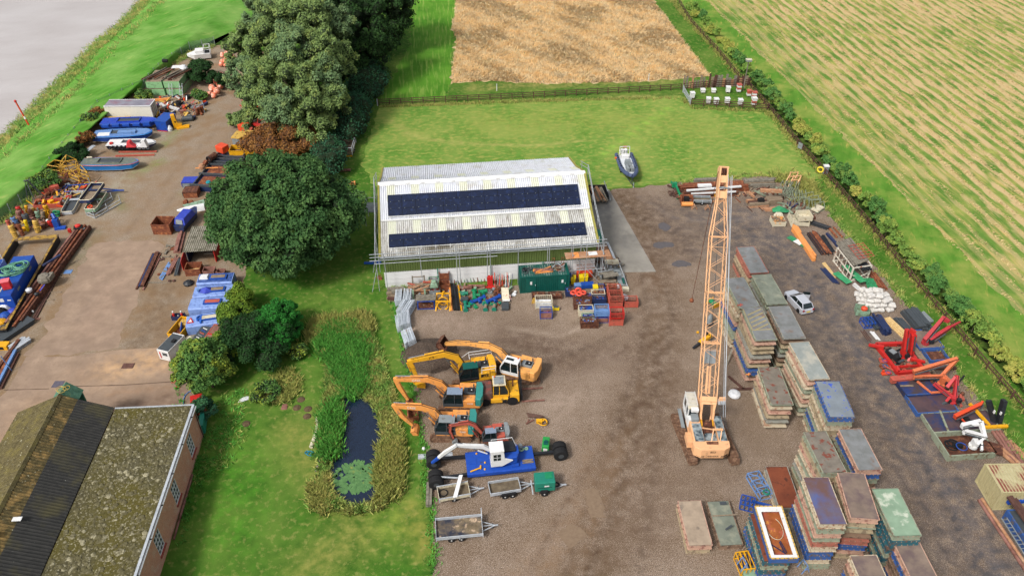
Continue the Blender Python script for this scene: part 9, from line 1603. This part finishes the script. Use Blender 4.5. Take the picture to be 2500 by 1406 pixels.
for i,(a,b,z,lb)in enumerate([((1095,700),(1210,700),0,'lower left'),((1225,700),(1340,700),0,'lower right'),((1075,645),(1190,648),1.35,'upper left'),((1203,643),(1318,645),1.35,'upper right')]):
 c_,l_,h_=span('C1',a,b,z);t=thg('green_float',lb+' pale green steel float carrying rusty pipes by the flood bank','float',(c_.x,c_.y+2.6,z),0,'pale green floats');l_=min(l_,3.0)
 pt(t,'hull',MB().prism([(-2.6,1.2),(-2.4,.2),(-2.0,0),(2.4,0),(2.6,1.2)],-l_/2,l_/2,'x')if False else MB().box(-l_/2,-2.6,0,l_/2,2.6,1.2),painted('pale green float','8fc08a',.88,'6f8a68',.62));pt(t,'deck',MB().box(-l_/2+.05,-2.55,1.2,l_/2-.05,2.55,1.23),m_wood)
for i,(x,hd,m_)in enumerate([(1150,62,mrd),(1290,66,mru)]):
 c_=C1(x,565,2.6)
 for k in range(9):l_=ru(2.2,3.0);sol('rusty_pipe',f'rusty pipe on the {["left", "right"][i]} upper green float, {nth(k, 9, "left")}','pipe',MB().tube((-l_,0,.1),(l_,0,.1),.1,7),rc([mrd,mru,mwg,m_rustp]),(c_.x-1.2+k*.28,c_.y+ru(-.3,.3)+1.0,2.6+.12*(k%3)),hd+ru(-5,5),grp='rusty pipes on the green floats')
sol('white_board','white panel lying on the right upper green float','panel',MB().box(-.8,-.6,0,.8,.6,.08),mwt,C1(1290,495,3.0)+Vc((0,0,.1)),5);sol('white_bundle','white bundle of sheeting at the back of the right green float','bundle',MB().lat([(.6,0),(.7,.4),(.4,.8),(.02,.9)],10),m_plast,C1(1345,510,2.7));sol('black_drum','black drum at the far end of the left green float','drum',MB().tube((-.5,0,.35),(.4,.1,.35),.33,10),mbk,C1(1210,460,2.7))
for i in range(2):sol('aluminium_ladder',['left','right'][i]+' silver ladder leaning on the lower green floats','ladder',MB().bar((0,0,0),(.1,1.0,2.3),.06).bar((.5,0,0),(.6,1.0,2.3),.06).bar((.05,.5,1.1),(.55,.5,1.1),.05).bar((.02,.2,.5),(.52,.2,.5),.05).bar((.08,.8,1.8),(.58,.8,1.8),.05),mgv,C1(1240+i*75,715),grp='ladders at the green floats')
wc=thg('white_cabin_boat','small white boat with metal frame on the bank behind the bush','boat',C1(1470,430),15);pt(wc,'hull',MB().loft([[(-2.4,-.2,.8),(-2.4,.2,.8),(-2.4,.2,1.2),(-2.4,-.2,1.2)],[(-1,-1,.3),(-1,1,.3),(-1,1.2,1.3),(-1,-1.2,1.3)],[(2,-.9,.3),(2,.9,.3),(2,1.1,1.3),(2,-1.1,1.3)]]),mwt);pt(wc,'cabin',MB().box(-.8,-.8,1.3,.8,.8,1.9),mwt,bev=.08);pt(wc,'rail_frame',MB().path([(.9,-1,1.3),(.9,-1,2.4),(2,-1,2.4),(2,-1,1.3)],.05).path([(.9,1,1.3),(.9,1,2.4),(2,1,2.4),(2,1,1.3)],.05).tube((.9,-1,2.4),(.9,1,2.4),.05).tube((2,-1,2.4),(2,1,2.4),.05),mwt);pt(wc,'dark_hold',MB().box(1.0,-.8,1.3,1.9,.8,1.35),mbk)
m_buoy=painted('faded orange buoy','ef8a68',.9,'f0cdbc',.56,rough=.6);bm_=MB();bm_.smooth=True;bm_.lat([(.02,0),(.3,.08),(.46,.35),(.46,.55),(.28,.82),(.02,.9)],10);bme=bm_.mesh('buoy',m_buoy)
k=0
for(a,b,w_,n,z)in[((1560,720),(1620,560),2.4,30,0),((1575,700),(1615,580),1.6,18,.6),((1640,470),(1760,490),2.2,26,0),((1650,440),(1720,480),1.6,14,.6),((1700,440),(1800,500),2.2,16,.1)]:
 p,q=C1(*a),C1(*b)
 for i in range(n):
  c_=p.lerp(q,random.random())+Vc((ru(-w_/2,w_/2),ru(-w_/2,w_/2),z));o=link('buoy',bme,None,c_,ru(0,360));s_=ru(.8,1.25);o.scale=(s_,s_,s_*ru(.8,1));near=a[1]>550
  tag(o,'faded orange buoy in the near end of the long heap' if near else 'faded orange buoy in the heap under the tall pale tree','buoy','buoys in the near heap' if near else 'buoys under the tree');k+=1
def wireframe(label,loc,hd,L,W,H,m_,nm='safety_cage',gable=False):
 t=thg(nm,label,'cage',loc,hd,'yellow tubular cages');P=[(-L/2,-W/2),(L/2,-W/2),(L/2,W/2),(-L/2,W/2)]
 for z in(.1,H*.55,H):pt(t,'rail',MB().path([(x,y,z)for x,y in P],.06,5,True),m_)
 for x,y in P:pt(t,'post',MB().tube((x,y,0),(x,y,H),.06),m_)
 if gable:pt(t,'gable_bar',MB().path([(-L/2,-W/2,H),(0,-W/2,H+1.0),(L/2,-W/2,H)],.06).path([(-L/2,W/2,H),(0,W/2,H+1.0),(L/2,W/2,H)],.06).tube((0,-W/2,H+1.0),(0,W/2,H+1.0),.06),m_)
 pt(t,'floor',MB().box(-L/2,-W/2,.05,L/2,W/2,.1),mrd);return t
m_yr=painted('rusty yellow tube','d9a93a',.85,'9a6a30',.58)
wireframe('nearest yellow tubular cage with tan tubes beside the blue boat',D5(1230,330)+Vc((0,.9,0)),-30,2.2,1.6,1.5,m_yr,gable=True);wireframe('middle yellow cage standing behind the nearest one',D5(1090,200)+Vc((0,.8,0)),20,2.2,1.8,1.8,m_yr,gable=True);wireframe('farthest yellow cage on the fence side',D5(900,180)+Vc((0,.8,0)),-15,2.0,1.6,1.6,m_yr);wireframe('rusty brown open cage left of the yellow ones',D5(1000,350)+Vc((-.5,.6,0)),5,1.8,1.4,1.4,mru,nm='rusty_cage')
sol('orange_crate','orange red louvred crate tipped against the fence bramble','crate',MB().box(-1.0,-.7,0,1.0,.7,.9).box(-.95,-.74,.1,.95,-.7,.2).box(-.95,-.74,.35,.95,-.7,.45).box(-.95,-.74,.6,.95,-.7,.7),mrf,D5(800,470)+Vc((0,.5,.2)),35)
tp_=thg('derrick_tripod','tall thin dark metal tripod frame beside the fence','tripod',D5(560,580));
for a in((-1.0,-.3),(.2,-.5),(1.6,.3),(.6,1.0)):pt(tp_,'leg',MB().tube((a[0],a[1],0),(-.3+a[0]*.15,.2,3.4),.06,5),mgy)
pt(tp_,'cross_bar',MB().tube((-.6,0,3.3),(.3,.3,3.4),.06),mgy)
sol('red_tray','orange red steel tray holding yellow parts near the fence','tray',MB().box(-1.8,-.8,0,1.8,-.7,.7).box(-1.8,.7,0,1.8,.8,.7).box(-1.8,-.7,0,-1.7,.7,.7).box(1.7,-.7,0,1.8,.7,.7).box(-1.7,-.7,.05,1.7,.7,.15),mrf,D5(740,690)+Vc((0,.6,0)),10)
sc2=thg('scrap_heap','heap of yellow, red and rusty pieces between tray and jon boats','scrap heap',D5(900,560))
for i in range(46):
 x,y=ru(-2.8,2.6),ru(-2.4,2.8);l_=ru(.4,1.4);a=random.random()*3.14;m_=rc([m_yel,mru,m_red,mrd,mwp,mrd,m_grey,m_orr,m_yelf])
 pt(sc2,'scrap_piece',MB().bar((x,y,.15),(x+l_*cos(a),y+l_*sin(a),ru(.1,.8)),ru(.08,.3)),m_)
def jon(label,a,b,W,m_,inn,z=0,nm='jon_boat',H=.55):
 p,q=D5(*a,z),D5(*b,z);d=q-p;L=d.length;t=thg(nm,label,'boat',(p.x,p.y,z),math.degrees(math.atan2(d.y,d.x)),'flat punts on the racks')
 o_=[(0,-W*.4),(.5,-W/2),(L,-W/2),(L,W/2),(.5,W/2),(0,W*.4)];i_=[(x*.96+.06,y*.86)for x,y in o_]
 for k in range(6):a_,b_=o_[k],o_[(k+1)%6];pt(t,'side',MB().plate([(a_[0],a_[1],.1),(b_[0],b_[1],.1),(b_[0],b_[1],H),(a_[0],a_[1],H)],.06),m_)
 pt(t,'bottom',MB().prism(i_,.1,.16),inn);pt(t,'gunwale',MB().path([(x,y,H+.02)for x,y in o_],.06,5,True),mcr);pt(t,'seat',MB().box(L*.62,-W/2+.1,.3,L*.7,W/2-.1,.38),m_);return t
jon('long silver punt with dark floor, left of the pair',(1060,800),(1230,480),1.7,mgv,mgy);jon('blue sided punt with tan floor stacked on the right',(1340,620),(1540,350),1.8,mnv,m_wood,z=1.4);jon('silver punt under the blue sided one',(1420,760),(1590,500),1.7,m_pgrn,m_wood,z=.6)
rk_=thg('boat_rack','silver rack frame under the two stacked punts','rack',D5(1420,830),62)
for z in(.1,.6):pt(rk_,'rail',MB().bar((0,-.9,z),(4.5,-.9,z),.08).bar((0,.8,z),(4.5,.8,z),.08).bar((0,-.9,z),(0,.8,z),.08),mgv)
for x in(0,2.2,4.5):pt(rk_,'post',MB().bar((x,-.9,0),(x,-.9,1.3),.08).bar((x,.8,0),(x,.8,1.3),.08),mgv)
sol('blue_trailer_frame','blue boat trailer drawbar poking right of the punts','drawbar',MB().bar((-1.6,.5,.5),(1.5,0,.5),.12).bar((-1.6,-.6,.5),(1.5,0,.5),.12).bar((1.2,0,.5),(2.0,0,.5),.15),m_blue,D5(1740,460));sol('blue_chassis','blue trailer frame with white rollers above the silver punt','frame',MB().path([(-1.8,-.9,.5),(1.8,-.9,.5),(1.8,.9,.5),(-1.8,.9,.5)],.07,5,True).bar((0,-.9,.5),(0,.9,.5),.1),m_blue,D5(1250,420),8);sol('orange_life_ring','orange rope coil hanging on the punt bow','rope',MB().ring((0,0,0),.32,.09,14),m_orr,D5(1405,670,1.2))
cols_=[(250,1150,1.9,.34,m_yelf,'pale yellow cratered column nearest the blue barge'),(360,1120,1.7,.28,mru,'rusty column just right of the pale yellow one'),(440,1050,1.9,.22,m_yelplastic,'slim bright yellow column'),(600,1070,2.0,.36,m_yelf,'stout tan yellow column beside the slim one'),(170,1000,1.4,.25,mrf,'faded red column at the fence corner'),(330,900,1.9,.36,m_rustp,'tall rusty tan column at the back'),(380,830,1.8,.3,m_red,'dark red column behind the tall rusty one'),(480,980,2.0,.4,mgy,'dark blue grey column with round top'),(430,790,1.4,.2,m_yel,'small yellow column at the back'),(620,880,1.6,.3,m_pgrn,'grey green column mid row'),(680,900,1.5,.25,m_wood,'tan column mid row'),(740,850,1.5,.22,m_yel,'slender yellow column beside the green hose'),(770,790,1.7,.3,m_yel,'leaning yellow column at the back right'),(540,850,1.4,.3,mrd,'dark brown column in the middle back'),(270,930,1.1,.3,m_bluel,'short pale blue column by the fence'),(820,980,1.0,.3,m_red,'short dark red pump beside the blue stand'),(740,980,.8,.3,mru,'low rusty pump in front')]
for x,y,h_,r_,m_,lb in cols_:
 t=thg('pump_column',lb,'pump',D5(x,y),ru(0,360),'upright pump columns by the fence');mx=ru(-.35,-.1);my=ru(.0,.25);b=MB();b.loft([[(mx*z/h_+rr*cos(a),my*z/h_+rr*sin(a),z)for a in np.linspace(0,6.283,11)[:-1]]for rr,z in((r_*.8,0),(r_,.15),(r_*.95,h_*.7),(r_*1.1,h_*.75),(r_*1.05,h_*.95),(r_*.6,h_))]);pt(t,'barrel',b,m_)
 pt(t,'flange',MB().lat([(r_*1.25,h_*.45),(r_*1.25,h_*.5)],12,(mx*.45,my*.45,0)),m_);pt(t,'cap',MB().lat([(r_*.5,h_),(r_*.5,h_+.08)],8,(mx,my,0)),mrd)
for i in range(18):x,y=rc([(560,980),(700,970),(500,900),(300,1000),(650,1000),(850,900)]);sol('rusty_part','small rusty machine part among the pump columns','scrap',MB().cb(0,0,0,ru(.3,.7),ru(.3,.6),ru(.2,.7)).tube((0,0,.2),(.4,.1,.6),.12,7),rc([mru,mrd,m_rustp]),D5(x+ru(-60,60),y+ru(-40,40)),ru(0,180),grp='rusty parts among the pumps')
t=thg('blue_pump_stand','bright blue pump stand with green hose behind it','pump',D5(920,1000),10);pt(t,'body',MB().cb(-.2,.3,0,.7,.8,1.3),m_blue);pt(t,'foot',MB().box(-.4,-.6,0,1.0,.1,.25),m_blub);pt(t,'pipe',MB().tube((-.2,.4,1.3),(-.5,.9,1.8),.25,8),m_blue);sol('green_hose_bundle','bundle of bright green hose above the blue pump','hose',MB().ring((0,0,.6),.45,.12,12,'y').ring((.1,.1,.7),.35,.12,12),m_grn,D5(900,830))
t=thg('white_pump','white and dark red motor beside the blue pump','motor',D5(800,940),0);pt(t,'motor',MB().tube((-.4,0,.5),(.5,-.2,.5),.28,10),mwt);pt(t,'base',MB().box(-.5,-.4,0,.6,.3,.25),m_red)
t=thg('red_rotavator','red and black engine driven plate machine alone on the gravel','machine',D5(1230,1130)+Vc((0,.3,0)),20);pt(t,'base',MB().plate([(-1.0,-.5,.05),(1.1,-.2,.05),(1.1,.4,.4),(-.9,.2,.4)],.12),mrf);pt(t,'engine',MB().cb(0,.7,.3,1.1,.9,.6),mbk);pt(t,'fuel_tank',MB().lat([(.35,.9),(.38,1.1),(.1,1.25)],12,(0,.8,0)),mat('engine red','e23c34','b83028'));pt(t,'bar',MB().bar((-.4,-.4,.3),(.9,.3,.8),.08),m_grey);pt(t,'red_can',MB().cb(-1.2,.9,.2,.4,.4,.5),m_red)
def D1(x,y,z=0):return G(x,y,z,'D1')
a,b=G(15,820),G(142,590);d=b-a;hd=math.degrees(math.atan2(d.y,d.x));L=d.length
m_yg=painted('worn ochre edge','b8923c',.8,'6a5236',.52);bg2=thg('hopper_barge','long black steel barge with yellow edged sides and brown plank floor','barge',a+Vc((0,0,0)),hd);W=5.0
pt(bg2,'side',MB().box(0,-.35,0,L,0,1.0),mbp);pt(bg2,'side',MB().box(0,W,0,L,W+.35,1.0),mbp);pt(bg2,'gunwale',MB().box(0,-.36,1.0,L,-.1,1.08),m_yg);pt(bg2,'gunwale',MB().box(0,W+.1,1.0,L,W+.36,1.08),m_yg);pt(bg2,'end_deck',MB().box(-.1,-.4,1.0,.5,W+.4,1.09),m_yg);pt(bg2,'end_deck',MB().box(L-.7,-.4,1.0,L+.1,W+.4,1.09),m_yg);pt(bg2,'end',MB().box(-.05,0,0,.2,W,1.0),mbp)
for i in range(11):pt(bg2,'floor_plank',MB().box(.3+i*.42,.05,.3,.66+i*.42,W-.05,.36),m_brown if i%2 else m_wood)
bx=thg('blue_deck_house','big bright blue steel box with hoses on its roof standing in the barge','deck house',on(bg2,9.0,1.6,.3),hd);LB,WB,HB=8.2,2.5,1.9
pt(bx,'body',MB().box(-LB/2,-WB/2,0,LB/2,WB/2,HB),m_blub,bev=.03);pt(bx,'roof',MB().box(-LB/2+.05,-WB/2+.05,HB,LB/2-.05,WB/2-.05,HB+.03),m_blue);pt(bx,'notice',MB().box(-LB/2-.02,-.2,1.0,-LB/2,.25,1.5),mwt);pt(bx,'notice',MB().box(-LB/2-.02,-1.0,1.1,-LB/2,-.6,1.25),mwt)
for s in(-1,1):pt(bx,'vent',MB().box(s*2.0-.4,-WB/2-.02,1.2,s*2.0+.4,-WB/2,1.5),m_grey)
pt(bx,'roof_strip',MB().box(-LB/2+.2,.2,HB+.03,-LB/2+3,.34,HB+.06).box(-LB/2+.2,.6,HB+.03,-LB/2+3,.74,HB+.06),mcr)
h2=sol('green_hose_coil','large coil of pale green hose on the blue box roof','hose',MB().ring((0,0,.1),1.25,.08,26).ring((.1,.1,.22),1.15,.08,26).ring((-.1,0,.34),1.2,.08,26).ring((.6,.4,.45),.95,.08,22).ring((.7,.4,.55),.8,.08,20).ring((.5,.3,.62),.6,.08,18).ring((-.7,-.5,.3),1.1,.08,22).ring((-.7,-.6,.42),.9,.08,22).ring((-.65,-.5,.5),.6,.07,18).ring((-.6,-.5,.55),.35,.07,14),m_hose,on(bx,1.0,-.1,HB+.03))
t=thg('red_cabinet','bright red and pink box standing on the end of the blue roof','box',on(bx,-2.6,-.45,HB+.03),hd-78);pt(t,'body',MB().box(-.45,-.4,0,.45,.4,1.1),mat('cabinet red','e2343c','c02a34'));pt(t,'lid',MB().box(-.47,-.42,1.1,.47,.42,1.16),mat('cabinet pink','f07a80','e0666e'));pt(t,'base',MB().box(-.5,-.45,-.0,.5,-.41,.1),m_brown)
wbin('dark green wheeled bin standing left of the red box',on(bx,-2.2,.9,HB+.03),m_pgrn if False else painted('bin green','5a8a62',.85,'4a6a4c',.66),grp=None)
bx2=thg('blue_deck_house','second pale blue steel box at the left edge with black hose roll','deck house',on(bg2,9.2,5.4,.2),hd);pt(bx2,'body',MB().box(-4.0,-1.3,0,4.0,1.5,1.7),m_bt,bev=.03);pt(bx2,'roof',MB().box(-3.9,-1.2,1.7,3.9,1.4,1.74),m_blue);pt(bx2,'white_rail',MB().path([(3.8,-1.2,1.7),(3.8,-1.2,2.5),(3.8,1.4,2.5),(3.8,1.4,1.7)],.05).path([(2.6,-1.2,1.7),(2.6,-1.2,2.4),(3.8,-1.2,2.5)],.05),mwt)
sol('black_hose_roll','black and brown hose roll on the second blue box','hose',MB().ring((0,0,.15),1.0,.16,22).ring((0,0,.4),.9,.16,22).ring((0,0,.3),.5,.14,18),mbk,on(bx2,.6,.4,1.75));sol('grey_brackets','cluster of dark brackets on the near part of the second blue box','brackets',MB().cb(0,0,0,1.6,.9,.4).bar((-.7,-.5,.4),(.6,.4,.8),.1),mgy,on(bx2,-1.2,.2,1.75))
tgl=thg('white_tangle','tangle of white and orange cloth and pipes on the near deck of the barge','heap',on(bg2,.6,2.5,1.1),hd)
for i in range(16):x,y=ru(-.6,1.2),ru(-1.8,1.8);pt(tgl,'cloth_fold',MB().lat([(ru(.2,.5),0),(ru(.2,.4),.2),(.02,.3)],7,(x,y,0)),rc([m_plast,mwt,mcr,m_blue,mwt]))
pt(tgl,'pipe',MB().tube((-.5,-2.4,.3),(.6,.6,.4),.06),m_grey);pt(tgl,'yellow_tool',MB().bar((.6,1.0,.3),(1.8,1.4,.6),.1),m_yel)
pile('sheet_pile','long brown sheet pile in the stack beside the black barge','sheet pile','D2',(370,360),(1000,-700),[4,4],.5,.28,[mru,m_rustp,mrd],shape='sheet',L=21,gap=.95)
for o in[o for o in bpy.data.objects if o.name.startswith('sheet_pile')]:o.location.z+=.1
c_,l_,h_=span('D1',(480,1400),(1240,350));
for o in[o for o in bpy.data.objects if o.name.startswith('sheet_pile')]:
 k=int(o.name.split('.')[-1])if '.' in o.name else 0;i=k%4;r_=k//4;ux_=Vc((cos(R(h_)),sin(R(h_)),0));uy=Vc((-ux_.y,ux_.x,0));base=(c_+(G(250,1140,0,'C2')-G(480,1400,0,'D1'))*.5);o.location=base+uy*((i-1.5)*.52+.2)+Vc((0,0,.15+r_*.33))+ux_*ru(-.4,.4);o.rotation_euler=(0,0,R(h_+ru(-.6,.6)))
pile('side_rail','thin brown rail on bearers right of the sheet piles','rail','C2',(290,1130),(545,650),[2],.2,.15,m_brown,L=17)
for i,(x,y)in enumerate([(570,683),(510,785),(470,870),(430,890),(400,1000),(340,1055)]):pile('timber_bearer',f'pale timber bearer poking out right of the sheet piles, {ORD[i]} from the far end','bearer','C2',(x-50,y),(x+25,y),[1],.14,.1,m_wood,L=2.0)
pile('cross_beam','dark steel bar lying diagonally over the sheet piles','bar','C2',(330,850),(465,765),[1],.3,.2,mnv,z=.85)
sol('dredger_grab','grey rusty orange peel grab lying on the sheet piles','grab',MB().lat([(.5,0),(.85,.2),(.9,.6),(.6,1.0),(.2,1.1)],8).cb(.6,.2,.3,.5,1.2,.6),mwg,C2(330,930,.8)+Vc((0,.3,0)));sol('white_hood','white plastic hood on the barge edge','hood',MB().lat([(.35,0),(.4,.3),(.1,.5)],9),m_plast,C2(215,990,1.0));sol('purple_strap','purple blue strap hanging on the sheet piles','strap',MB().box(-.06,-.6,0,.06,.6,.06),mat('strap violet','6a68d8','5452b0'),C2(310,965,.9));sol('black_bag','black object with white top on the sheet piles','bag',MB().lat([(.25,0),(.3,.3),(.1,.45)],9),mbp,C2(272,1020,.8));sol('metal_plate','small pale metal plate on gravel beside the piles','plate',MB().box(-.5,-.4,0,.5,.4,.05),m_bluel,C2(497,850),5)
for i in range(4):sol('rail_end_cap',f'white painted rail end at the near end of the sheet piles, {nth(i, 4)}','end cap',MB().tube((0,-.06,0),(0,.06,0),.12,8),mwt,C2(165+i*25,1125+(i%2)*12,.35),grp='white rail ends')
for i,(x,y,m_)in enumerate([(45,1120,m_plast),(120,1090,m_plast),(110,1160,m_tarp),(50,1190,m_blue),(10,1160,mbk),(20,1240,m_yel)]):t=sol('rubbish_bag',['large white bulk bag at the left edge','white bag beside the sheet pile ends','bright blue sheeting heap near the sheet piles','navy bag with red label at the left edge','black bag at the far left edge','yellow sack and frame above the grey plates'][i],'bag',MB().lat([(.6,0),(.8,.3),(.6,.7),(.25,.9),(.02,.95)],9),m_,C2(x,y),grp='bags at the left edge')
for i in range(4):sol('grey_plate',f'dark blue grey flat panel in the pile at the left edge, {nth(3-i, 4, "top")}','panel',MB().box(-1.4,-2.1,0,1.4,2.1,.12),mgy,G(160,615,0,'D2')+Vc((-.3+.06*i,.1*i,.14*i)),-30+i,grp='flat panels at the left edge')
for i in range(3):pile('fence_roll','silver corrugated strip in the small bundle by the grey panels','strip','D2',(180,840),(330,740),[7],.2,.14,mgv,L=2.0,z=.16*i,grp='silver strips in the bundle')if i==0 else None
pile('fence_roll','silver strip of the upper layer in the small bundle','strip','D2',(190,830),(335,735),[6],.2,.14,mgv,L=2.0,z=.16,grp='upper silver strips')
t=thg('yellow_bracket','yellow steel box bracket at the left edge by the silver strips','bracket',G(45,830,0,'D2'));pt(t,'plate',MB().box(-.7,-.4,0,.7,.5,.6),m_yel);pt(t,'gap',MB().box(-.3,-.42,.1,.3,-.4,.5),mbk)
pile('rusty_chain_beam','dark rusty beam with orange ends at the left edge','beam','D2',(90,1000),(200,850),[2,1],.35,.3,mrd,L=5);pile('edge_beam','brown long beam leaving the frame at the lower left','beam','D2',(20,1230),(120,1030),[4,2],.3,.25,[mru,m_brown,m_bluel],L=6)
pile('edge_batten','thin brown board on the gravel above the flat panels','board','D2',(180,480),(470,465),[2],.14,.08,m_rustp,L=3.2)
sol('blue_white_rod','pale blue and white ranging rod leaning on the rusty beams','rod',MB().tube((0,0,0),(-.15,-.2,2.4),.05,6),m_bluel,G(150,1120,0,'D2'))
# ================================================================ denser scrap where the photograph shows it
def clutter(label,pts,n,mats,hmax=.8,lmax=1.5,cat_='scrap heap',nm='scrap_heap'):
 poly=PG(*pts);c_=sum(poly,Vector())/len(poly);t=thg(nm,label,cat_,c_)
 for x,y in scatter(poly,n):
  x-=c_.x;y-=c_.y;l_=ru(.3,lmax);a=random.random()*3.14;k=random.random();m_=rc(mats);h_=ru(.15,hmax)
  if k<.45:mb=MB().bar((x,y,.1),(x+l_*cos(a),y+l_*sin(a),h_),ru(.07,.25))
  elif k<.65:mb=MB();mb.T=MT((x,y,0))@Matrix.Rotation(a,4,'Z');mb.cb(0,0,0,ru(.3,.9),ru(.3,.7),h_*.8)
  elif k<.8:mb=MB().lat([(.12,0),(.2,.05),(.2,h_),(.1,h_+.05)],9,(x,y,0))
  elif k<.92:mb=MB().tube((x,y,.15),(x+l_*cos(a),y+l_*sin(a),.2+h_*.4),ru(.07,.16),8)
  else:mb=MB().ring((x,y,.1+h_*.4),ru(.2,.38),.06,12)
  pt(t,'scrap_piece',mb,m_)
MX=[mru,mrd,m_rustp,m_wood,m_grey,mnv,m_yelf,mrf]
clutter('rusty and yellow scrap between the pump columns and the fence',[(40,540),(110,470),(165,470),(150,540),(70,575)],60,[mru,mrd,m_yelf,m_rustp,mgy,m_yel],1.0)
clutter('low scrap strip between the yellow cages and the punts',[(130,465),(190,440),(245,452),(200,480),(150,500)],45,MX)
clutter('jumble of blue, white and black bags and parts at the left edge',[(0,745),(40,750),(35,800),(0,830)],45,[mnv,m_plast,m_blue,mbk,m_yel,mrd],.7,1.0)
clutter('brown scraps and battens between the rails and the shed',[(395,600),(430,600),(440,690),(385,695)],26,[m_wood,mru,mwg,m_brown],.15,1.1)
clutter('mixed scrap around the black tyres near the green floats',[(385,250),(430,225),(500,250),(480,285),(400,290)],60,MX+[mwt,m_orr,mbk],.8)
clutter('scrap strip under the tall pale tree beside the red tank',[(590,250),(640,270),(640,330),(600,330)],36,[m_red,mrf,mru,mwt,m_orr],.9)
clutter('grey green rods and rusty bits below the orange stands',[(1830,465),(1960,460),(2000,530),(1960,545),(1900,500)],70,[m_ggf,m_ggf,mwg,mrd],.5,1.8)
clutter('timber offcuts between the low baulk stack and the beam pile',[(1790,470),(1850,462),(1850,480),(1800,490)],24,[mwp,m_wood,m_brown],.4,1.3)
clutter('scattered rods and parts at the foot of the barn wall',[(1010,705),(1240,690),(1245,712),(1020,735)],60,[m_wood,mru,m_grey,mwg,mrd,m_pgrn],.5,1.2)
clutter('loose fittings among the green and blue valves',[(1110,720),(1230,705),(1235,745),(1120,755)],34,[mrd,m_grn,mru,m_teal,m_wood],.3,.6)
clutter('parts and rods at the corner by the timber trestle table',[(1455,630),(1510,625),(1525,690),(1465,700)],36,[m_wood,m_grey,m_rustp,mgv,mwg],.5,1.1)
clutter('brackets and hoses around the red crane frame',[(2140,850),(2200,840),(2240,900),(2180,915)],30,[m_red,mrf,mbk,mrd],.6,.9)
clutter('dark parts and hoses in the trays of the orange and red cranes',[(2260,930),(2340,930),(2370,1000),(2290,1010)],34,[mbk,mrd,mrf,mgy],.9,1.1)
clutter('metal bits beside the teal attachment and old engine',[(1640,450),(1690,455),(1690,490),(1650,490)],26,[mru,m_brown,mrd,m_grn],.5,1.0)
